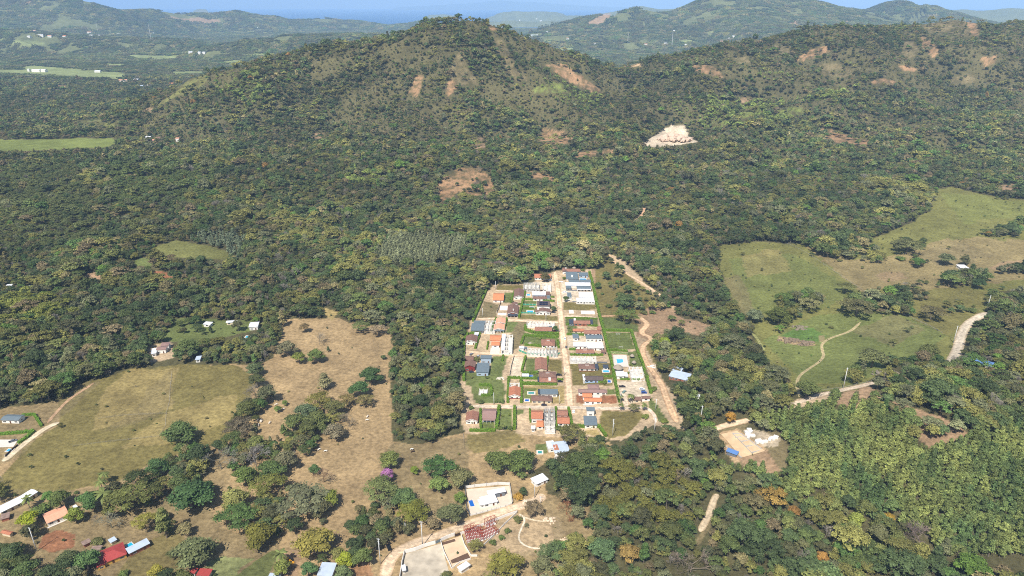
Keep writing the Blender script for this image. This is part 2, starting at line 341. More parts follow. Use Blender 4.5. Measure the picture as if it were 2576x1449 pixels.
# clearings: (band, colour, edge noise px, polygon); band n = nearer than 1350 m, h = hills, f = far
CLEAR = [
 ('n', 'tan', 5, [(-40,1045),(20,1022),(110,1017),(170,1000),(200,968),(240,957),(330,930),(420,922),(470,916),(560,918),(650,915),(685,900),(703,850),(715,803),(780,800),(850,800),(880,812),(985,824),(990,870),(978,920),(985,1000),(990,1112),(1060,1120),(1170,1085),(1300,1090),(1500,1095),(1545,1120),(1480,1135),(1430,1145),(1370,1165),(1310,1200),(1370,1200),(1380,1245),(1480,1275),(1500,1340),(1430,1400),(1400,1475),(-60,1475)]),
 ('n', 'green', 5, [(1805,615),(1900,608),(2010,612),(2080,630),(2140,655),(2200,600),(2290,560),(2340,530),(2360,475),(2400,472),(2470,490),(2600,505),(2600,725),(2490,735),(2480,790),(2430,830),(2400,900),(2370,930),(2330,900),(2240,925),(2150,985),(2080,985),(2000,970),(1960,940),(1930,910),(1900,860),(1890,810),(1840,750),(1815,690)]),
 ('n', 'dirt', 4, [(1165,1090),(1160,960),(1163,880),(1185,800),(1225,730),(1240,715),(1330,715),(1370,690),(1400,680),(1480,678),(1503,676),(1532,640),(1560,645),(1640,730),(1700,770),(1705,830),(1650,850),(1645,900),(1670,960),(1700,1000),(1725,1080),(1640,1070),(1560,1110),(1500,1100)]),
 ('n', 'dry', 6, [(1790,1085),(1850,1075),(1960,1090),(1985,1130),(1975,1190),(1900,1200),(1830,1150)]),
 ('n', 'dirt', 4, [(1985,1010),(2080,985),(2110,990),(2060,1015),(1960,1035)]),
 ('n', 'soil', 8, [(2110,985),(2200,975),(2230,1000),(2160,1030),(2100,1015)]),
 ('n', 'soil', 8, [(2230,1010),(2330,1035),(2400,1060),(2440,1095),(2330,1125),(2270,1080)]),
 ('n', 'dry', 4, [(1752,1365),(1775,1320),(1785,1270),(1798,1240),(1808,1250),(1798,1300),(1775,1350),(1762,1375)]),
 ('n', 'dry', 4, [(1790,1075),(1860,1055),(1900,1055),(1870,1080),(1800,1090)]),
 ('n', 'soil', 5, [(1690,790),(1790,820),(1760,845),(1680,830)]),
 ('n', 'hillg', 3, [(385,622),(440,603),(520,618),(570,632),(582,655),(520,650),(440,648),(400,640)]),
 ('n', 'lawn', 3, [(325,662),(350,650),(385,655),(380,672),(340,675)]),
 ('n', 'red', 2, [(385,680),(435,690),(437,702),(395,700)]),
 ('n', 'soil', 3, [(205,690),(255,680),(260,700),(215,708)]),
 ('n', 'lawn', 3, [(405,860),(440,800),(520,800),(570,805),(640,805),(640,830),(560,850),(470,860)]),
 ('n', 'dirt', 2, [(370,870),(430,860),(440,900),(375,915)]),
 ('n', 'straw', 2, [(810,772),(850,785),(835,805),(812,795)]),
 ('h', 'bright', 3, [(-40,352),(100,350),(280,347),(300,356),(270,370),(120,378),(-40,382)]),
 ('h', 'hillg', 3, [(80,318),(110,305),(135,312),(130,325),(95,330)]),
 ('h', 'hillg', 3, [(175,305),(240,300),(300,300),(290,318),(200,318)]),
 ('h', 'hillg', 2, [(385,268),(420,248),(470,205),(520,182),(522,200),(500,225),(450,240),(400,266)]),
 ('h', 'soil', 2, [(362,275),(385,268),(380,285)]),
 ('h', 'orange', 7, [(1100,478),(1115,440),(1150,418),(1200,418),(1240,448),(1245,485),(1215,492),(1160,482),(1120,505),(1100,510)]),
 ('h', 'orange', 5, [(1345,345),(1365,322),(1420,330),(1450,348),(1430,362),(1380,365)]),
 ('h', 'soil', 4, [(1185,350),(1215,345),(1225,370),(1195,383)]),
 ('h', 'orange', 2, [(1445,385),(1500,378),(1550,376),(1545,386),(1480,394),(1450,398)]),
 ('h', 'pale', 3, [(1612,362),(1650,340),(1690,316),(1722,314),(1735,345),(1758,358),(1700,366),(1630,370)]),
 ('h', 'orange', 3, [(2060,322),(2090,325),(2150,345),(2190,355),(2180,368),(2120,362),(2075,348)]),
 ('h', 'orange', 4, [(1025,225),(1050,185),(1065,190),(1062,215),(1050,245),(1035,240)]),
 ('h', 'orange', 4, [(1118,235),(1130,195),(1150,205),(1148,225),(1130,240)]),
 ('h', 'dry', 4, [(1240,95),(1265,100),(1290,145),(1320,185),(1330,200),(1300,205),(1265,160)]),
 ('h', 'orange', 3, [(1228,60),(1245,62),(1252,78),(1235,78)]),
 ('h', 'dry', 4, [(1140,150),(1165,120),(1175,170),(1195,190),(1200,210),(1150,215),(1130,190)]),
 ('h', 'orange', 4, [(1370,160),(1420,160),(1460,190),(1510,225),(1520,240),(1450,215),(1400,185)]),
 ('h', 'bright', 4, [(1335,225),(1380,205),(1430,212),(1425,232),(1370,238)]),
 ('h', 'bright', 3, [(1950,285),(1955,270),(2000,268),(2032,272),(2020,285),(1980,293)]),
 ('h', 'bright', 3, [(1855,285),(1895,275),(1900,290),(1870,300)]),
 ('h', 'bright', 3, [(1790,305),(1830,300),(1835,312),(1800,315)]),
 ('h', 'orange', 3, [(2002,150),(2040,125),(2080,115),(2090,130),(2050,145),(2010,155)]),
 ('h', 'dry', 4, [(2060,160),(2110,160),(2160,185),(2120,195),(2070,190)]),
 ('h', 'orange', 3, [(2190,205),(2215,195),(2250,205),(2255,212),(2200,212)]),
 ('h', 'orange', 3, [(2255,160),(2300,170),(2310,180),(2270,178)]),
 ('h', 'dry', 4, [(2270,110),(2300,100),(2315,130),(2295,148),(2270,140)]),
 ('h', 'orange', 3, [(2310,85),(2345,105),(2365,130),(2350,150),(2320,115)]),
 ('h', 'dry', 4, [(2310,62),(2400,48),(2455,55),(2465,90),(2430,90),(2380,80),(2340,80)]),
 ('h', 'orange', 3, [(2430,52),(2455,55),(2465,92),(2445,88)]),
 ('h', 'orange', 3, [(2460,145),(2510,140),(2500,165),(2480,165)]),
 ('h', 'dry', 4, [(2390,195),(2450,185),(2460,205),(2400,215)]),
 ('h', 'orange', 3, [(1740,165),(1790,165),(1830,195),(1800,195),(1750,180)]),
 ('h', 'dry', 4, [(1850,145),(1880,140),(1890,158),(1860,160)]),
 ('h', 'dry', 4, [(1950,115),(1990,115),(1985,135),(1950,135)]),
 ('h', 'soil', 3, [(1860,245),(1890,245),(1885,255),(1865,258)]),
 ('h', 'soil', 3, [(780,340),(810,330),(820,345),(790,352)]),
 ('h', 'sand', 2, [(1540,162),(1610,160),(1618,167),(1550,170)]),
 ('h', 'soil', 3, [(2510,465),(2600,462),(2600,478),(2520,480)]),
 ('h', 'orange', 4, [(1330,430),(1400,445),(1395,455),(1340,450)]),
 ('f', 'field', 2, [(-60,185),(50,188),(150,193),(300,200),(320,190),(300,182),(240,178),(90,165),(60,165),(55,175),(-60,176)]),
 ('f', 'field', 2, [(320,138),(440,140),(445,146),(400,152),(330,146)]),
 ('f', 'field', 2, [(430,180),(520,178),(515,188),(430,190)]),
 ('f', 'field', 2, [(260,160),(320,160),(315,168),(270,168)]),
 ('f', 'field', 1.5, [(25,100),(110,105),(112,118),(60,118),(30,110)]),
 ('f', 'field', 1.5, [(-20,92),(25,94),(20,100),(-20,100)]),
 ('f', 'field', 1.5, [(610,135),(690,133),(690,141),(620,143)]),
 ('f', 'field', 1.5, [(560,153),(605,152),(600,160),(560,160)]),
 ('f', 'field', 1.5, [(1400,120),(1450,122),(1445,128),(1400,126)]),
 ('f', 'field', 1.2, [(1360,100),(1400,101),(1395,105),(1360,104)]),
 ('f', 'field', 1.2, [(1705,101),(1758,103),(1755,107),(1710,107)]),
 ('f', 'soil', 1.5, [(410,44),(440,42),(470,48),(500,45),(550,48),(548,60),(515,60),(490,58),(440,50)]),
 ('f', 'soil', 1.5, [(460,120),(490,118),(492,124),(465,125)]),
 ('f', 'soil', 1.5, [(1470,60),(1500,45),(1520,34),(1535,36),(1545,45),(1520,52),(1510,66),(1490,62)]),
 ('f', 'soil', 1.5, [(1980,62),(2000,50),(2015,65)]),
 ('f', 'soil', 1.2, [(2120,52),(2145,55),(2140,60),(2122,58)]),
 ('f', 'soil', 1.2, [(235,243),(260,243),(255,251),(238,251)]),
 ('f', 'orange', 1.2, [(60,10),(80,0),(78,14)]),
 ('f', 'orange', 1.2, [(140,215),(175,216),(170,221),(145,220)]),
]
# paint inside the clearings: (colour, edge px, strength, polygon)
PAINT = [
 ('olive', 6, 1, [(-60,1240),(0,1200),(60,1130),(150,1065),(150,1010),(200,965),(330,928),(470,915),(600,920),(640,950),(630,1010),(600,1080),(590,1110),(500,1130),(400,1160),(300,1210),(150,1240),(-60,1260)]),
 ('straw', 10, .6, [(330,935),(450,925),(430,990),(440,1030),(330,1060),(230,1080),(250,1000)]),
 ('straw', 10, .5, [(430,1040),(600,990),(600,1060),(480,1100),(300,1130),(350,1080)]),
 ('dry', 12, .4, [(340,1010),(430,930),(440,1020),(400,1050),(250,1090)]),
 ('dry', 8, .5, [(-60,1240),(60,1230),(200,1235),(330,1200),(400,1160),(440,1165),(560,1130),(620,1120),(600,1180),(520,1290),(300,1290),(100,1300),(-60,1290)]),
 ('dry', 8, .6, [(-40,1045),(20,1022),(110,1017),(170,1000),(200,968),(260,960),(140,1065),(60,1140),(-40,1180)]),
 ('dry', 10, .6, [(-60,1290),(100,1290),(300,1290),(480,1200),(560,1330),(700,1350),(700,1475),(-60,1475)]),
 ('red', 4, .9, [(95,1380),(110,1345),(150,1335),(190,1345),(185,1375),(130,1390)]),
 ('lawn', 4, .9, [(590,1449),(640,1410),(680,1385),(720,1380),(690,1410),(660,1475),(580,1475)]),
 ('field', 3, .8, [(520,1415),(560,1400),(640,1405),(600,1430),(580,1475),(510,1475)]),
 ('soil', 5, .9, [(690,1400),(740,1380),(760,1400),(745,1475),(715,1475)]),
 ('red', 5, .6, [(885,1410),(930,1410),(940,1449),(890,1449)]),
 ('olive', 8, .75, [(330,1380),(440,1330),(500,1400),(400,1475),(270,1475)]),
 ('olive', 8, .85, [(1170,1090),(1290,1085),(1330,1110),(1280,1130),(1190,1140),(1165,1120)]),
 ('dry', 8, .6, [(990,1115),(1170,1100),(1180,1200),(1170,1290),(1060,1310),(950,1240),(960,1150)]),
 ('dirt', 10, .5, [(1195,1330),(1290,1290),(1400,1300),(1420,1340),(1380,1390),(1270,1400)]),
 ('dry', 10, .5, [(1350,1250),(1480,1270),(1500,1340),(1400,1475),(1200,1475),(1230,1400),(1400,1370)]),
 # pastures on the right
 ('soil', 8, .45, [(2020,612),(2080,630),(2140,655),(2230,650),(2380,600),(2600,600),(2600,700),(2400,720),(2220,760),(2180,740),(2110,690)]),
 ('olive', 8, .5, [(2220,760),(2400,720),(2490,735),(2430,830),(2350,850),(2250,800)]),
 ('mow', 8, .6, [(1830,650),(2000,640),(2100,700),(2180,740),(2060,780),(1880,790)]),
 ('mow', 8, .8, [(1920,860),(2070,790),(2250,780),(2380,840),(2330,900),(2150,965),(2020,960)]),
 ('bright', 8, .4, [(2360,480),(2600,510),(2600,540),(2420,560)]),
 ('weed', 3, .95, [(1965,845),(2000,828),(2045,826),(2080,845),(2065,862),(2010,858),(1970,855)]),
 ('soil', 3, .8, [(1957,846),(1985,852),(2050,864),(2050,871),(2000,868),(1962,857)]),
 ('soil', 3, .6, [(2060,845),(2072,842),(2075,860),(2062,860)]),
 ('sand', 3, 1, [(1802,1090),(1855,1078),(1932,1132),(1905,1155),(1850,1162),(1815,1130)]),
 ('pale', 3, .7, [(1870,1080),(1900,1078),(1965,1105),(1955,1122),(1925,1125),(1890,1100)]),
 ('soil', 3, 1, [(1828,1124),(1926,1131),(1965,1184),(1933,1194),(1898,1187),(1870,1166)]),
 ('soil', 4, .7, [(2480,672),(2540,655),(2600,660),(2600,678),(2500,680)]),
 ('soil', 6, .5, [(2200,690),(2260,680),(2280,700),(2230,715)]), ('dry', 8, .5, [(2140,830),(2260,790),(2330,830),(2240,870)]), ('straw', 8, .4, [(1860,640),(1960,630),(1990,680),(1880,700)]), ('dry', 8, .5, [(2300,640),(2420,610),(2500,640),(2380,680)]), ('dry', 6, .6, [(1820,700),(1860,690),(1900,780),(1870,800)]),
]
VPAINT = [  # village plots, crop coordinates
 ('A', 'olive', 2, [(1590,130),(1690,100),(1780,-30),(1830,30),(2000,200),(2200,360),(2500,560),(2500,800),(2250,900),(2130,850),(1740,830),(1690,660)]),
 ('A', 'soil', 3, [(2060,700),(2260,560),(2560,600),(2560,830),(2290,960),(2100,900),(2140,780)]),
 ('A', 'olive', 3, [(2240,960),(2420,1000),(2560,1300),(2560,1440),(2430,1440),(2200,1000)]),
 ('A', 'soil', 1.5, [(1585,120),(1640,130),(1665,300),(1630,300)]),
 ('A', 'lawn', 1.5, [(1310,690),(1675,700),(1685,775),(1315,765)]), ('A', 'mow', 1, [(1750,855),(2035,860),(2095,1045),(1800,1048)]),
 ('A', 'lawn', 1.5, [(1715,695),(1880,690),(2120,780),(2140,850),(2040,830),(1740,820)]),
 ('A', 'olive', 2, [(1640,150),(1900,190),(1960,350),(1870,480),(1870,670),(1700,650),(1650,300)]),
 ('A', 'olive', 1.5, [(545,320),(845,330),(840,385),(540,375)]), ('A', 'lawn', 1.2, [(640,405),(735,405),(700,520),(610,520)]),
 ('A', 'dry', 2, [(400,500),(560,540),(540,690),(330,700)]), ('A', 'olive', 1.2, [(800,650),(1220,670),(1225,725),(780,700)]),
 ('A', 'lawn', 1.2, [(850,505),(990,505),(985,540),(850,540)]), ('A', 'lawn', 1.2, [(820,550),(985,550),(985,640),(815,640)]),
 ('A', 'olive', 1.5, [(1285,520),(1640,525),(1650,600),(1285,600)]), ('A', 'lawn', 1.5, [(665,735),(790,735),(720,860),(640,860)]),
 ('A', 'dry', 1.5, [(790,740),(880,740),(860,980),(720,1060),(700,880)]), ('A', 'lawn', 1.5, [(850,900),(1235,900),(1240,1010),(850,1000)]),
 ('A', 'lawn', 1.2, [(850,860),(1240,880),(1240,905),(850,895)]),
 ('A', 'lawn', 1.5, [(495,1115),(670,1125),(610,1300),(560,1448),(440,1448)]), ('A', 'lawn', 1.2, [(870,1145),(985,1145),(965,1290),(855,1290)]),
 ('A', 'olive', 1.2, [(1130,1155),(1265,1165),(1285,1270),(1285,1345),(1215,1345),(1205,1290),(1110,1275)]),
 ('A', 'lawn', 1.2, [(200,1280),(310,1300),(440,1370),(440,1448),(200,1448)]), ('A', 'olive', 1.2, [(1370,1190),(1830,1190),(1850,1448),(1385,1448)]),
 ('A', 'lawn', 1.2, [(2010,1080),(2100,1060),(2190,1240),(2045,1240)]), ('A', 'lawn', 1, [(1325,770),(1430,770),(1430,850),(1330,860)]),
 ('B', 'lawn', 1.5, [(200,140),(310,160),(590,180),(640,350),(640,500),(300,500),(250,300)]), ('B', 'straw', 1.2, [(830,310),(1290,310),(1310,500),(840,500)]),
 ('B', 'mow', 1.2, [(840,330),(1010,330),(930,400),(925,490),(840,490)]), ('B', 'mow', 1, [(1785,345),(1870,345),(1880,405),(1785,405)]),
 ('B', 'red', 1.2, [(1430,410),(1510,410),(1515,510),(1440,500)]), ('B', 'red', 1.2, [(1725,415),(1900,420),(1900,510),(1725,500)]),
 ('B', 'mow', 1.2, [(375,705),(525,700),(525,800),(375,800)]), ('B', 'lawn', 1.5, [(600,560),(725,560),(725,800),(560,800)]),
 ('B', 'olive', 2, [(1720,585),(2160,590),(2200,640),(2000,860),(1800,900),(1690,760)]), ('B', 'straw', 1.2, [(1510,810),(1680,800),(1730,890),(1560,850)]),
 ('B', 'lawn', 1, [(980,960),(1100,960),(1100,1060),(990,1060)]), ('B', 'lawn', 1, [(770,570),(850,570),(840,620),(770,640)]),
 ('B', 'pale', 2, [(1890,260),(2200,260),(2260,420),(2160,470),(2000,530),(1940,530),(1930,420)]), ('B', 'dirt', 1.5, [(1385,570),(1510,570),(1530,750),(1390,750)]),
 ('B', 'lawn', 2, [(2250,420),(2330,500),(2480,740),(2330,700),(2260,560)]), ('A', 'lawn', 1, [(800,1290),(1015,1290),(1010,1350),(800,1350)]),
 ('A', 'pale', 1.5, [(690,1250),(730,1120),(855,1130),(820,1350),(680,1350)]), ('A', 'pale', 1.5, [(1370,880),(1740,930),(1750,1040),(1350,1040),(1330,900)]),
 ('A', 'pale', 1.5, [(1270,300),(1600,300),(1640,515),(1280,515)]), ('A', 'pale', 1.5, [(840,290),(1190,290),(1200,390),(840,385)]),
 ('A', 'dirt', 1.5, [(1285,600),(1660,600),(1670,690),(1290,685)]), ('A', 'pale', 1.5, [(1365,1120),(1660,1110),(1660,1185),(1370,1185)]),
]
VPAINT = [(c, e, 1., [pc(k, *p) for p in P]) for k, c, e, P in VPAINT]
TEAK = [[(1890,1060),(1960,1045),(2060,1010),(2150,1020),(2260,1060),(2270,1110),(2330,1130),(2420,1100),(2600,1060),(2600,1330),(2600,1470),(2450,1440),(2330,1370),(2180,1300),(2050,1245),(1980,1200),(1985,1120)],
        [(935,650),(980,605),(1050,598),(1180,605),(1170,635),(1090,672),(980,672)],[(1830,1190),(1890,1140),(1960,1200),(2100,1240),(2000,1260)]]
GREYT = [[(470,600),(560,585),(620,610),(600,660),(560,640)]]
BANDS = {'n': (0, 1350), 'h': (950, 3300), 'f': (2600, 30000)}

def landcover(x, y, z, px, py):
    n = len(x)
    big = fbm(x / 120, y / 120, 4); mid = fbm(x / 28 + 9, y / 28, 4); fin = fbm(x / 7, y / 7 + 4, 3)
    c = np.repeat(GC['floor'][None], n, 0)
    t = (sst(1150, 1600, y) * sst(-.25, .35, big + .5 * mid) * .6)[:, None]
    c = c * (1 - t) + GC['hillfl'] * t
    clear = np.zeros(n, bool)
    fl = sst(2600, 4200, y)[:, None]
    c = c * (1 - fl * .6) + GC['field'] * fl * .45
    for b, k, e, P in CLEAR:
        lo, hi = BANDS[b]
        m = (y > lo) & (y < hi)
        q = inpoly(px + e * 1.6 * mid + e * fin, py + e * .8 * mid - e * .6 * fin, P) & m
        al = np.clip(.68 + 1.2 * fin[q] + .7 * mid[q], .12, 1)[:, None] if b == 'h' and k != 'pale' and P[0][0] > 0 else 1.
        c[q] = GC[k] * al + c[q] * (1 - al); clear |= q
    for k, e, s, P in PAINT + VPAINT:
        q = inpoly(px + e * 1.2 * mid + e * .6 * fin, py + e * mid - e * .5 * fin, P) & (y < 1350) & clear
        c[q] = c[q] * (1 - s) + GC[k] * s
    v = (1 + .22 * big + .16 * mid + .12 * fin)[:, None]
    return np.clip(c * v, 0, 1), clear

def grid_terrain(name, y0, y1, f, nc):
    ys = [y0]
    while ys[-1] < y1: ys.append(ys[-1] * (1 + f))
    ys = np.array(ys); u = np.linspace(-1, 1, nc)
    Y = np.repeat(ys[:, None], nc, 1); X = u[None] * (Y * .92 + 160)
    Z = hf(X, Y)
    nr = len(ys)
    x, y, z = X.ravel(), Y.ravel(), Z.ravel()
    px, py = project(x, y, z)
    c, cl = landcover(x, y, z, px, py)
    idx = np.arange(nr * nc).reshape(nr, nc)
    F = np.stack([idx[:-1, :-1], idx[:-1, 1:], idx[1:, 1:], idx[1:, :-1]], -1).reshape(-1, 4)
    me = npmesh(name, np.stack([x, y, z], 1), F, [groundmat()], True,
                {'Col': ('POINT', 'FLOAT_COLOR', np.concatenate([c, np.ones((len(c), 1))], 1))})
    o = link(name, me); tag(o, kind='structure')
    return o
def groundmat():
    if 'ground' in _M: return _M['ground']
    m = bpy.data.materials.new('ground'); m.use_nodes = True; nt = m.node_tree; n = nt.nodes; L = nt.links
    b = n['Principled BSDF']; b.inputs['Roughness'].default_value = .95; b.inputs['Specular IOR Level'].default_value = .1
    a = n.new('ShaderNodeVertexColor'); a.layer_name = 'Col'
    tc = n.new('ShaderNodeTexCoord')
    n1 = n.new('ShaderNodeTexNoise'); n1.inputs['Scale'].default_value = .35; n1.inputs['Detail'].default_value = 8; n1.inputs['Roughness'].default_value = .65
    n2 = n.new('ShaderNodeTexNoise'); n2.inputs['Scale'].default_value = .045; n2.inputs['Detail'].default_value = 6
    for q in (n1, n2): L.new(tc.outputs['Object'], q.inputs['Vector'])
    m1 = n.new('ShaderNodeMapRange'); m1.inputs[1].default_value = .3; m1.inputs[2].default_value = .7; m1.inputs[3].default_value = .6; m1.inputs[4].default_value = 1.36
    m2 = n.new('ShaderNodeMapRange'); m2.inputs[1].default_value = .3; m2.inputs[2].default_value = .7; m2.inputs[3].default_value = .82; m2.inputs[4].default_value = 1.2
    L.new(n1.outputs['Fac'], m1.inputs[0]); L.new(n2.outputs['Fac'], m2.inputs[0])
    mu = n.new('ShaderNodeMath'); mu.operation = 'MULTIPLY'; L.new(m1.outputs[0], mu.inputs[0]); L.new(m2.outputs[0], mu.inputs[1])
    vm = n.new('ShaderNodeVectorMath'); vm.operation = 'SCALE'; L.new(a.outputs['Color'], vm.inputs[0]); L.new(mu.outputs[0], vm.inputs['Scale'])
    L.new(vm.outputs[0], b.inputs['Base Color'])
    bp = n.new('ShaderNodeBump'); bp.inputs['Strength'].default_value = .9; bp.inputs['Distance'].default_value = 1.2
    L.new(n1.outputs['Fac'], bp.inputs['Height']); L.new(bp.outputs[0], b.inputs['Normal'])
    _M['ground'] = m
    return m
grid_terrain("ground", 140., 3000., .0034 if not QUICK else .006, 760 if not QUICK else 400)
grid_terrain("hills", 3000., 19000., .0075, 420)

# ------------------------------------------------------------------ sea
sm = bpy.data.materials.new('sea_water'); sm.use_nodes = True; b = sm.node_tree.nodes['Principled BSDF']
b.inputs['Base Color'].default_value = (.0, .075, .23, 1); b.inputs['Roughness'].default_value = .45; b.inputs['Specular IOR Level'].default_value = .12
_n = sm.node_tree.nodes.new('ShaderNodeTexNoise'); _n.inputs['Scale'].default_value = .01; _b = sm.node_tree.nodes.new('ShaderNodeBump')
_t = sm.node_tree.nodes.new('ShaderNodeTexCoord'); sm.node_tree.links.new(_t.outputs['Object'], _n.inputs['Vector'])
_b.inputs['Strength'].default_value = .25; _b.inputs['Distance'].default_value = 4
sm.node_tree.links.new(_n.outputs['Fac'], _b.inputs['Height']); sm.node_tree.links.new(_b.outputs[0], b.inputs['Normal'])
ys = np.geomspace(7000, 43500, 30); us = np.linspace(-1, 1, 24)
YY = np.repeat(ys[:, None], 24, 1); XX = us[None] * (YY * .95)
idx = np.arange(30 * 24).reshape(30, 24)
sea = link("sea", npmesh("sea", np.stack([XX.ravel(), YY.ravel(), np.full(XX.size, SEA)], 1),
      np.stack([idx[:-1, :-1], idx[:-1, 1:], idx[1:, 1:], idx[1:, :-1]], -1).reshape(-1, 4), [sm]))
tag(sea, kind='structure')
# low mountain coast across the gulf, on the horizon
pts = [(1000,18),(1082,14),(1180,8),(1257,1),(1300,4),(1362,6),(1430,12),(1500,16),(1600,20)]
top = [rp(px, py, 38000) for px, py in pts]
V = []; F = []
for i in range(60):
    t = i / 59 * (len(top) - 1); k = min(int(t), len(top) - 2); u = t - k
    X = top[k][0] * (1 - u) + top[k + 1][0] * u; Z = top[k][2] * (1 - u) + top[k + 1][2] * u + 12 * math.sin(i * 1.7) + 8 * math.sin(i * 3.1)
    V += [(X, 35500, SEA - 2), (X, 36800, (Z * .55 + SEA * .45)), (X, 38000, Z), (X, 41000, SEA - 2)]
    if i:
        a = (i - 1) * 4; c = i * 4
        F += [(a + j, c + j, c + j + 1, a + j + 1) for j in range(3)]
fm = mat('far_coast', (.06, .07, .04))
tag(link("far_mountains", npmesh("far_mountains", V, np.array(F), [fm], True)), kind='structure')
# ------------------------------------------------------------------ trees
TR = np.random.default_rng(21)
def quads(C, N, s, rg, elong=1.0):
    """one bent leaf cluster (a quad) at every centre C with normal N"""
    n = len(C)
    N = N / np.linalg.norm(N, axis=1, keepdims=True)
    a = rg.normal(size=(n, 3)); t = np.cross(N, a); t /= np.linalg.norm(t, axis=1, keepdims=True) + 1e-9
    b = np.cross(N, t)
    s = s * rg.uniform(.65, 1.35, (n, 1))
    k = rg.uniform(.55, 1, (n, 4, 1))
    q = np.stack([C - t * s * elong * k[:, 0], C - b * s * k[:, 1], C + t * s * elong * k[:, 2], C + b * s * k[:, 3]], 1)
    q += N[:, None] * rg.normal(0, .12, (n, 4, 1)) * s[:, :, None]
    return q.reshape(-1, 3)
def crown(rg, lobes, dens, size, core=.78, low=-.35, flat=0, flutter=.55, droop=0):
    """lobes (x,y,z,rx,rz); leaf clusters spread over and through them, with a rough inner mass"""
    V = []; F = []; A = []; nv = 0
    for (x, y, z, rx, rz) in lobes:
        n = max(6, int(dens * rx * rx))
        d = rg.normal(size=(n, 3)); d /= np.linalg.norm(d, axis=1, keepdims=True)
        d[:, 2] = np.where(d[:, 2] < low, -d[:, 2] * .6, d[:, 2])
        rr = rg.uniform(.72, 1.1, (n, 1)) + (rg.random((n, 1)) < .08) * .18
        P = np.array([x, y, z]) + d * np.array([rx, rx, rz]) * rr
        N = d / np.array([rx, rx, rz]) * rx + rg.normal(0, flutter, (n, 3)); N[:, 2] += .25
        q = quads(P, N, size, rg)
        V.append(q); F.append(np.arange(n * 4).reshape(-1, 4) + nv); nv += n * 4
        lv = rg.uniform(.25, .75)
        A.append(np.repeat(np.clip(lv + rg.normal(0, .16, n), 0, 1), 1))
        if core:  # added opaque core, coloured darker, stops light leaking through the crown
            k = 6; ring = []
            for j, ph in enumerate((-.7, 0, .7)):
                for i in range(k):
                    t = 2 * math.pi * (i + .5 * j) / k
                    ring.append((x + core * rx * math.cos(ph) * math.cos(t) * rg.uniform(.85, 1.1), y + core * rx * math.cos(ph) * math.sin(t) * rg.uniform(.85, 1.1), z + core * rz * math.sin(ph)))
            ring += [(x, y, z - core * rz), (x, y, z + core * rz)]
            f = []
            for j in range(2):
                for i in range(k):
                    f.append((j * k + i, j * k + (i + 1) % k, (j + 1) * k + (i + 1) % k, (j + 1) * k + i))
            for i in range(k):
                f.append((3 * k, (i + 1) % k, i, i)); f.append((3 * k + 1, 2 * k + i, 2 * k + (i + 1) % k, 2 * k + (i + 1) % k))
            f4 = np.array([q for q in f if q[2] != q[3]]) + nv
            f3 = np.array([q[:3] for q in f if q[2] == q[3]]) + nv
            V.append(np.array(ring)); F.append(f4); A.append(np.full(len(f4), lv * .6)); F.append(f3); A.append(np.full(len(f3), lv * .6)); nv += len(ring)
    F4 = np.concatenate([f for f in F if f.shape[1] == 4]); A4 = np.concatenate([a for a, f in zip(A, F) if f.shape[1] == 4])
    f3 = [f for f in F if f.shape[1] == 3]
    if f3: return np.concatenate(V), [F4, np.concatenate(f3)], np.concatenate([A4] + [a for a, f in zip(A, F) if f.shape[1] == 3])
    return np.concatenate(V), [F4], A4
def tube(V, F, a, b, ra, rb, k=5):
    a = np.array(a, float); b = np.array(b, float); d = b - a; L = np.linalg.norm(d) + 1e-9; d /= L
    u = np.cross(d, [0, 0, 1.0] if abs(d[2]) < .9 else [1.0, 0, 0]); u /= np.linalg.norm(u); v = np.cross(d, u)
    n0 = len(V)
    for i in range(k):
        t = 2 * math.pi * i / k; w_ = math.cos(t) * u + math.sin(t) * v
        V.append(a + w_ * ra); V.append(b + w_ * rb)
    for i in range(k):
        j = (i + 1) % k
        F.append((n0 + 2 * i, n0 + 2 * j, n0 + 2 * j + 1, n0 + 2 * i + 1))
def trunk_mesh(rg, h, r, lobes, k=6):
    V = []; F = []
    top = np.array([rg.normal(0, .3), rg.normal(0, .3), h * .45])
    tube(V, F, (0, 0, -.6), top * .5, r * 1.3, r * .9, k); tube(V, F, top * .5, top, r * .9, r * .75, k)
    for L_ in lobes[:7]:
        e = np.array(L_[:3]); m = top * .45 + e * .55 + np.array([0, 0, -.12 * h])
        tube(V, F, top, m, r * .5, r * .3, 4); tube(V, F, m, e, r * .3, r * .1, 4)
    return np.array(V), [np.array(F)], np.full(len(F), .5)
def bare(rg, h, spread, depth=5, twig=.035, k=3):
    V = []; F = []
    def rec(p, d, L, r, n):
        if n == 0 or L < .35: return
        e = p + d * L
        tube(V, F, p, e, r, r * .7, 5 if r > .12 else k)
        m = 3 if n > 2 else 2 + (rg.random() < .6)
        for _ in range(m):
            q = d + rg.normal(0, .55, 3) * spread; q[2] += .12; q /= np.linalg.norm(q)
            rec(e, q, L * rg.uniform(.62, .86), max(twig, r * .6), n - 1)
    rec(np.array([0, 0, -.5]), np.array([0, 0, 1.0]), h * .3, h * .02, depth + 1)
    return np.array(V), [np.array(F)], rg.uniform(.3, .7, len(F))
def lobes_round(rg, R_, H, n=11, b=.42):
    L = [(0, 0, H * .68, R_ * .62, H * .26)]
    for i in range(n):
        a = 2.4 * i + rg.uniform(-.4, .4); q = math.sqrt((i + .6) / n)
        rr = R_ * q * .68
        s = R_ * rg.uniform(.28, .44)
        L.append((rr * math.cos(a), rr * math.sin(a), H * (.80 - .34 * q * q) + rg.uniform(-.06, .08) * H, s, s * rg.uniform(.6, .85)))
    return L
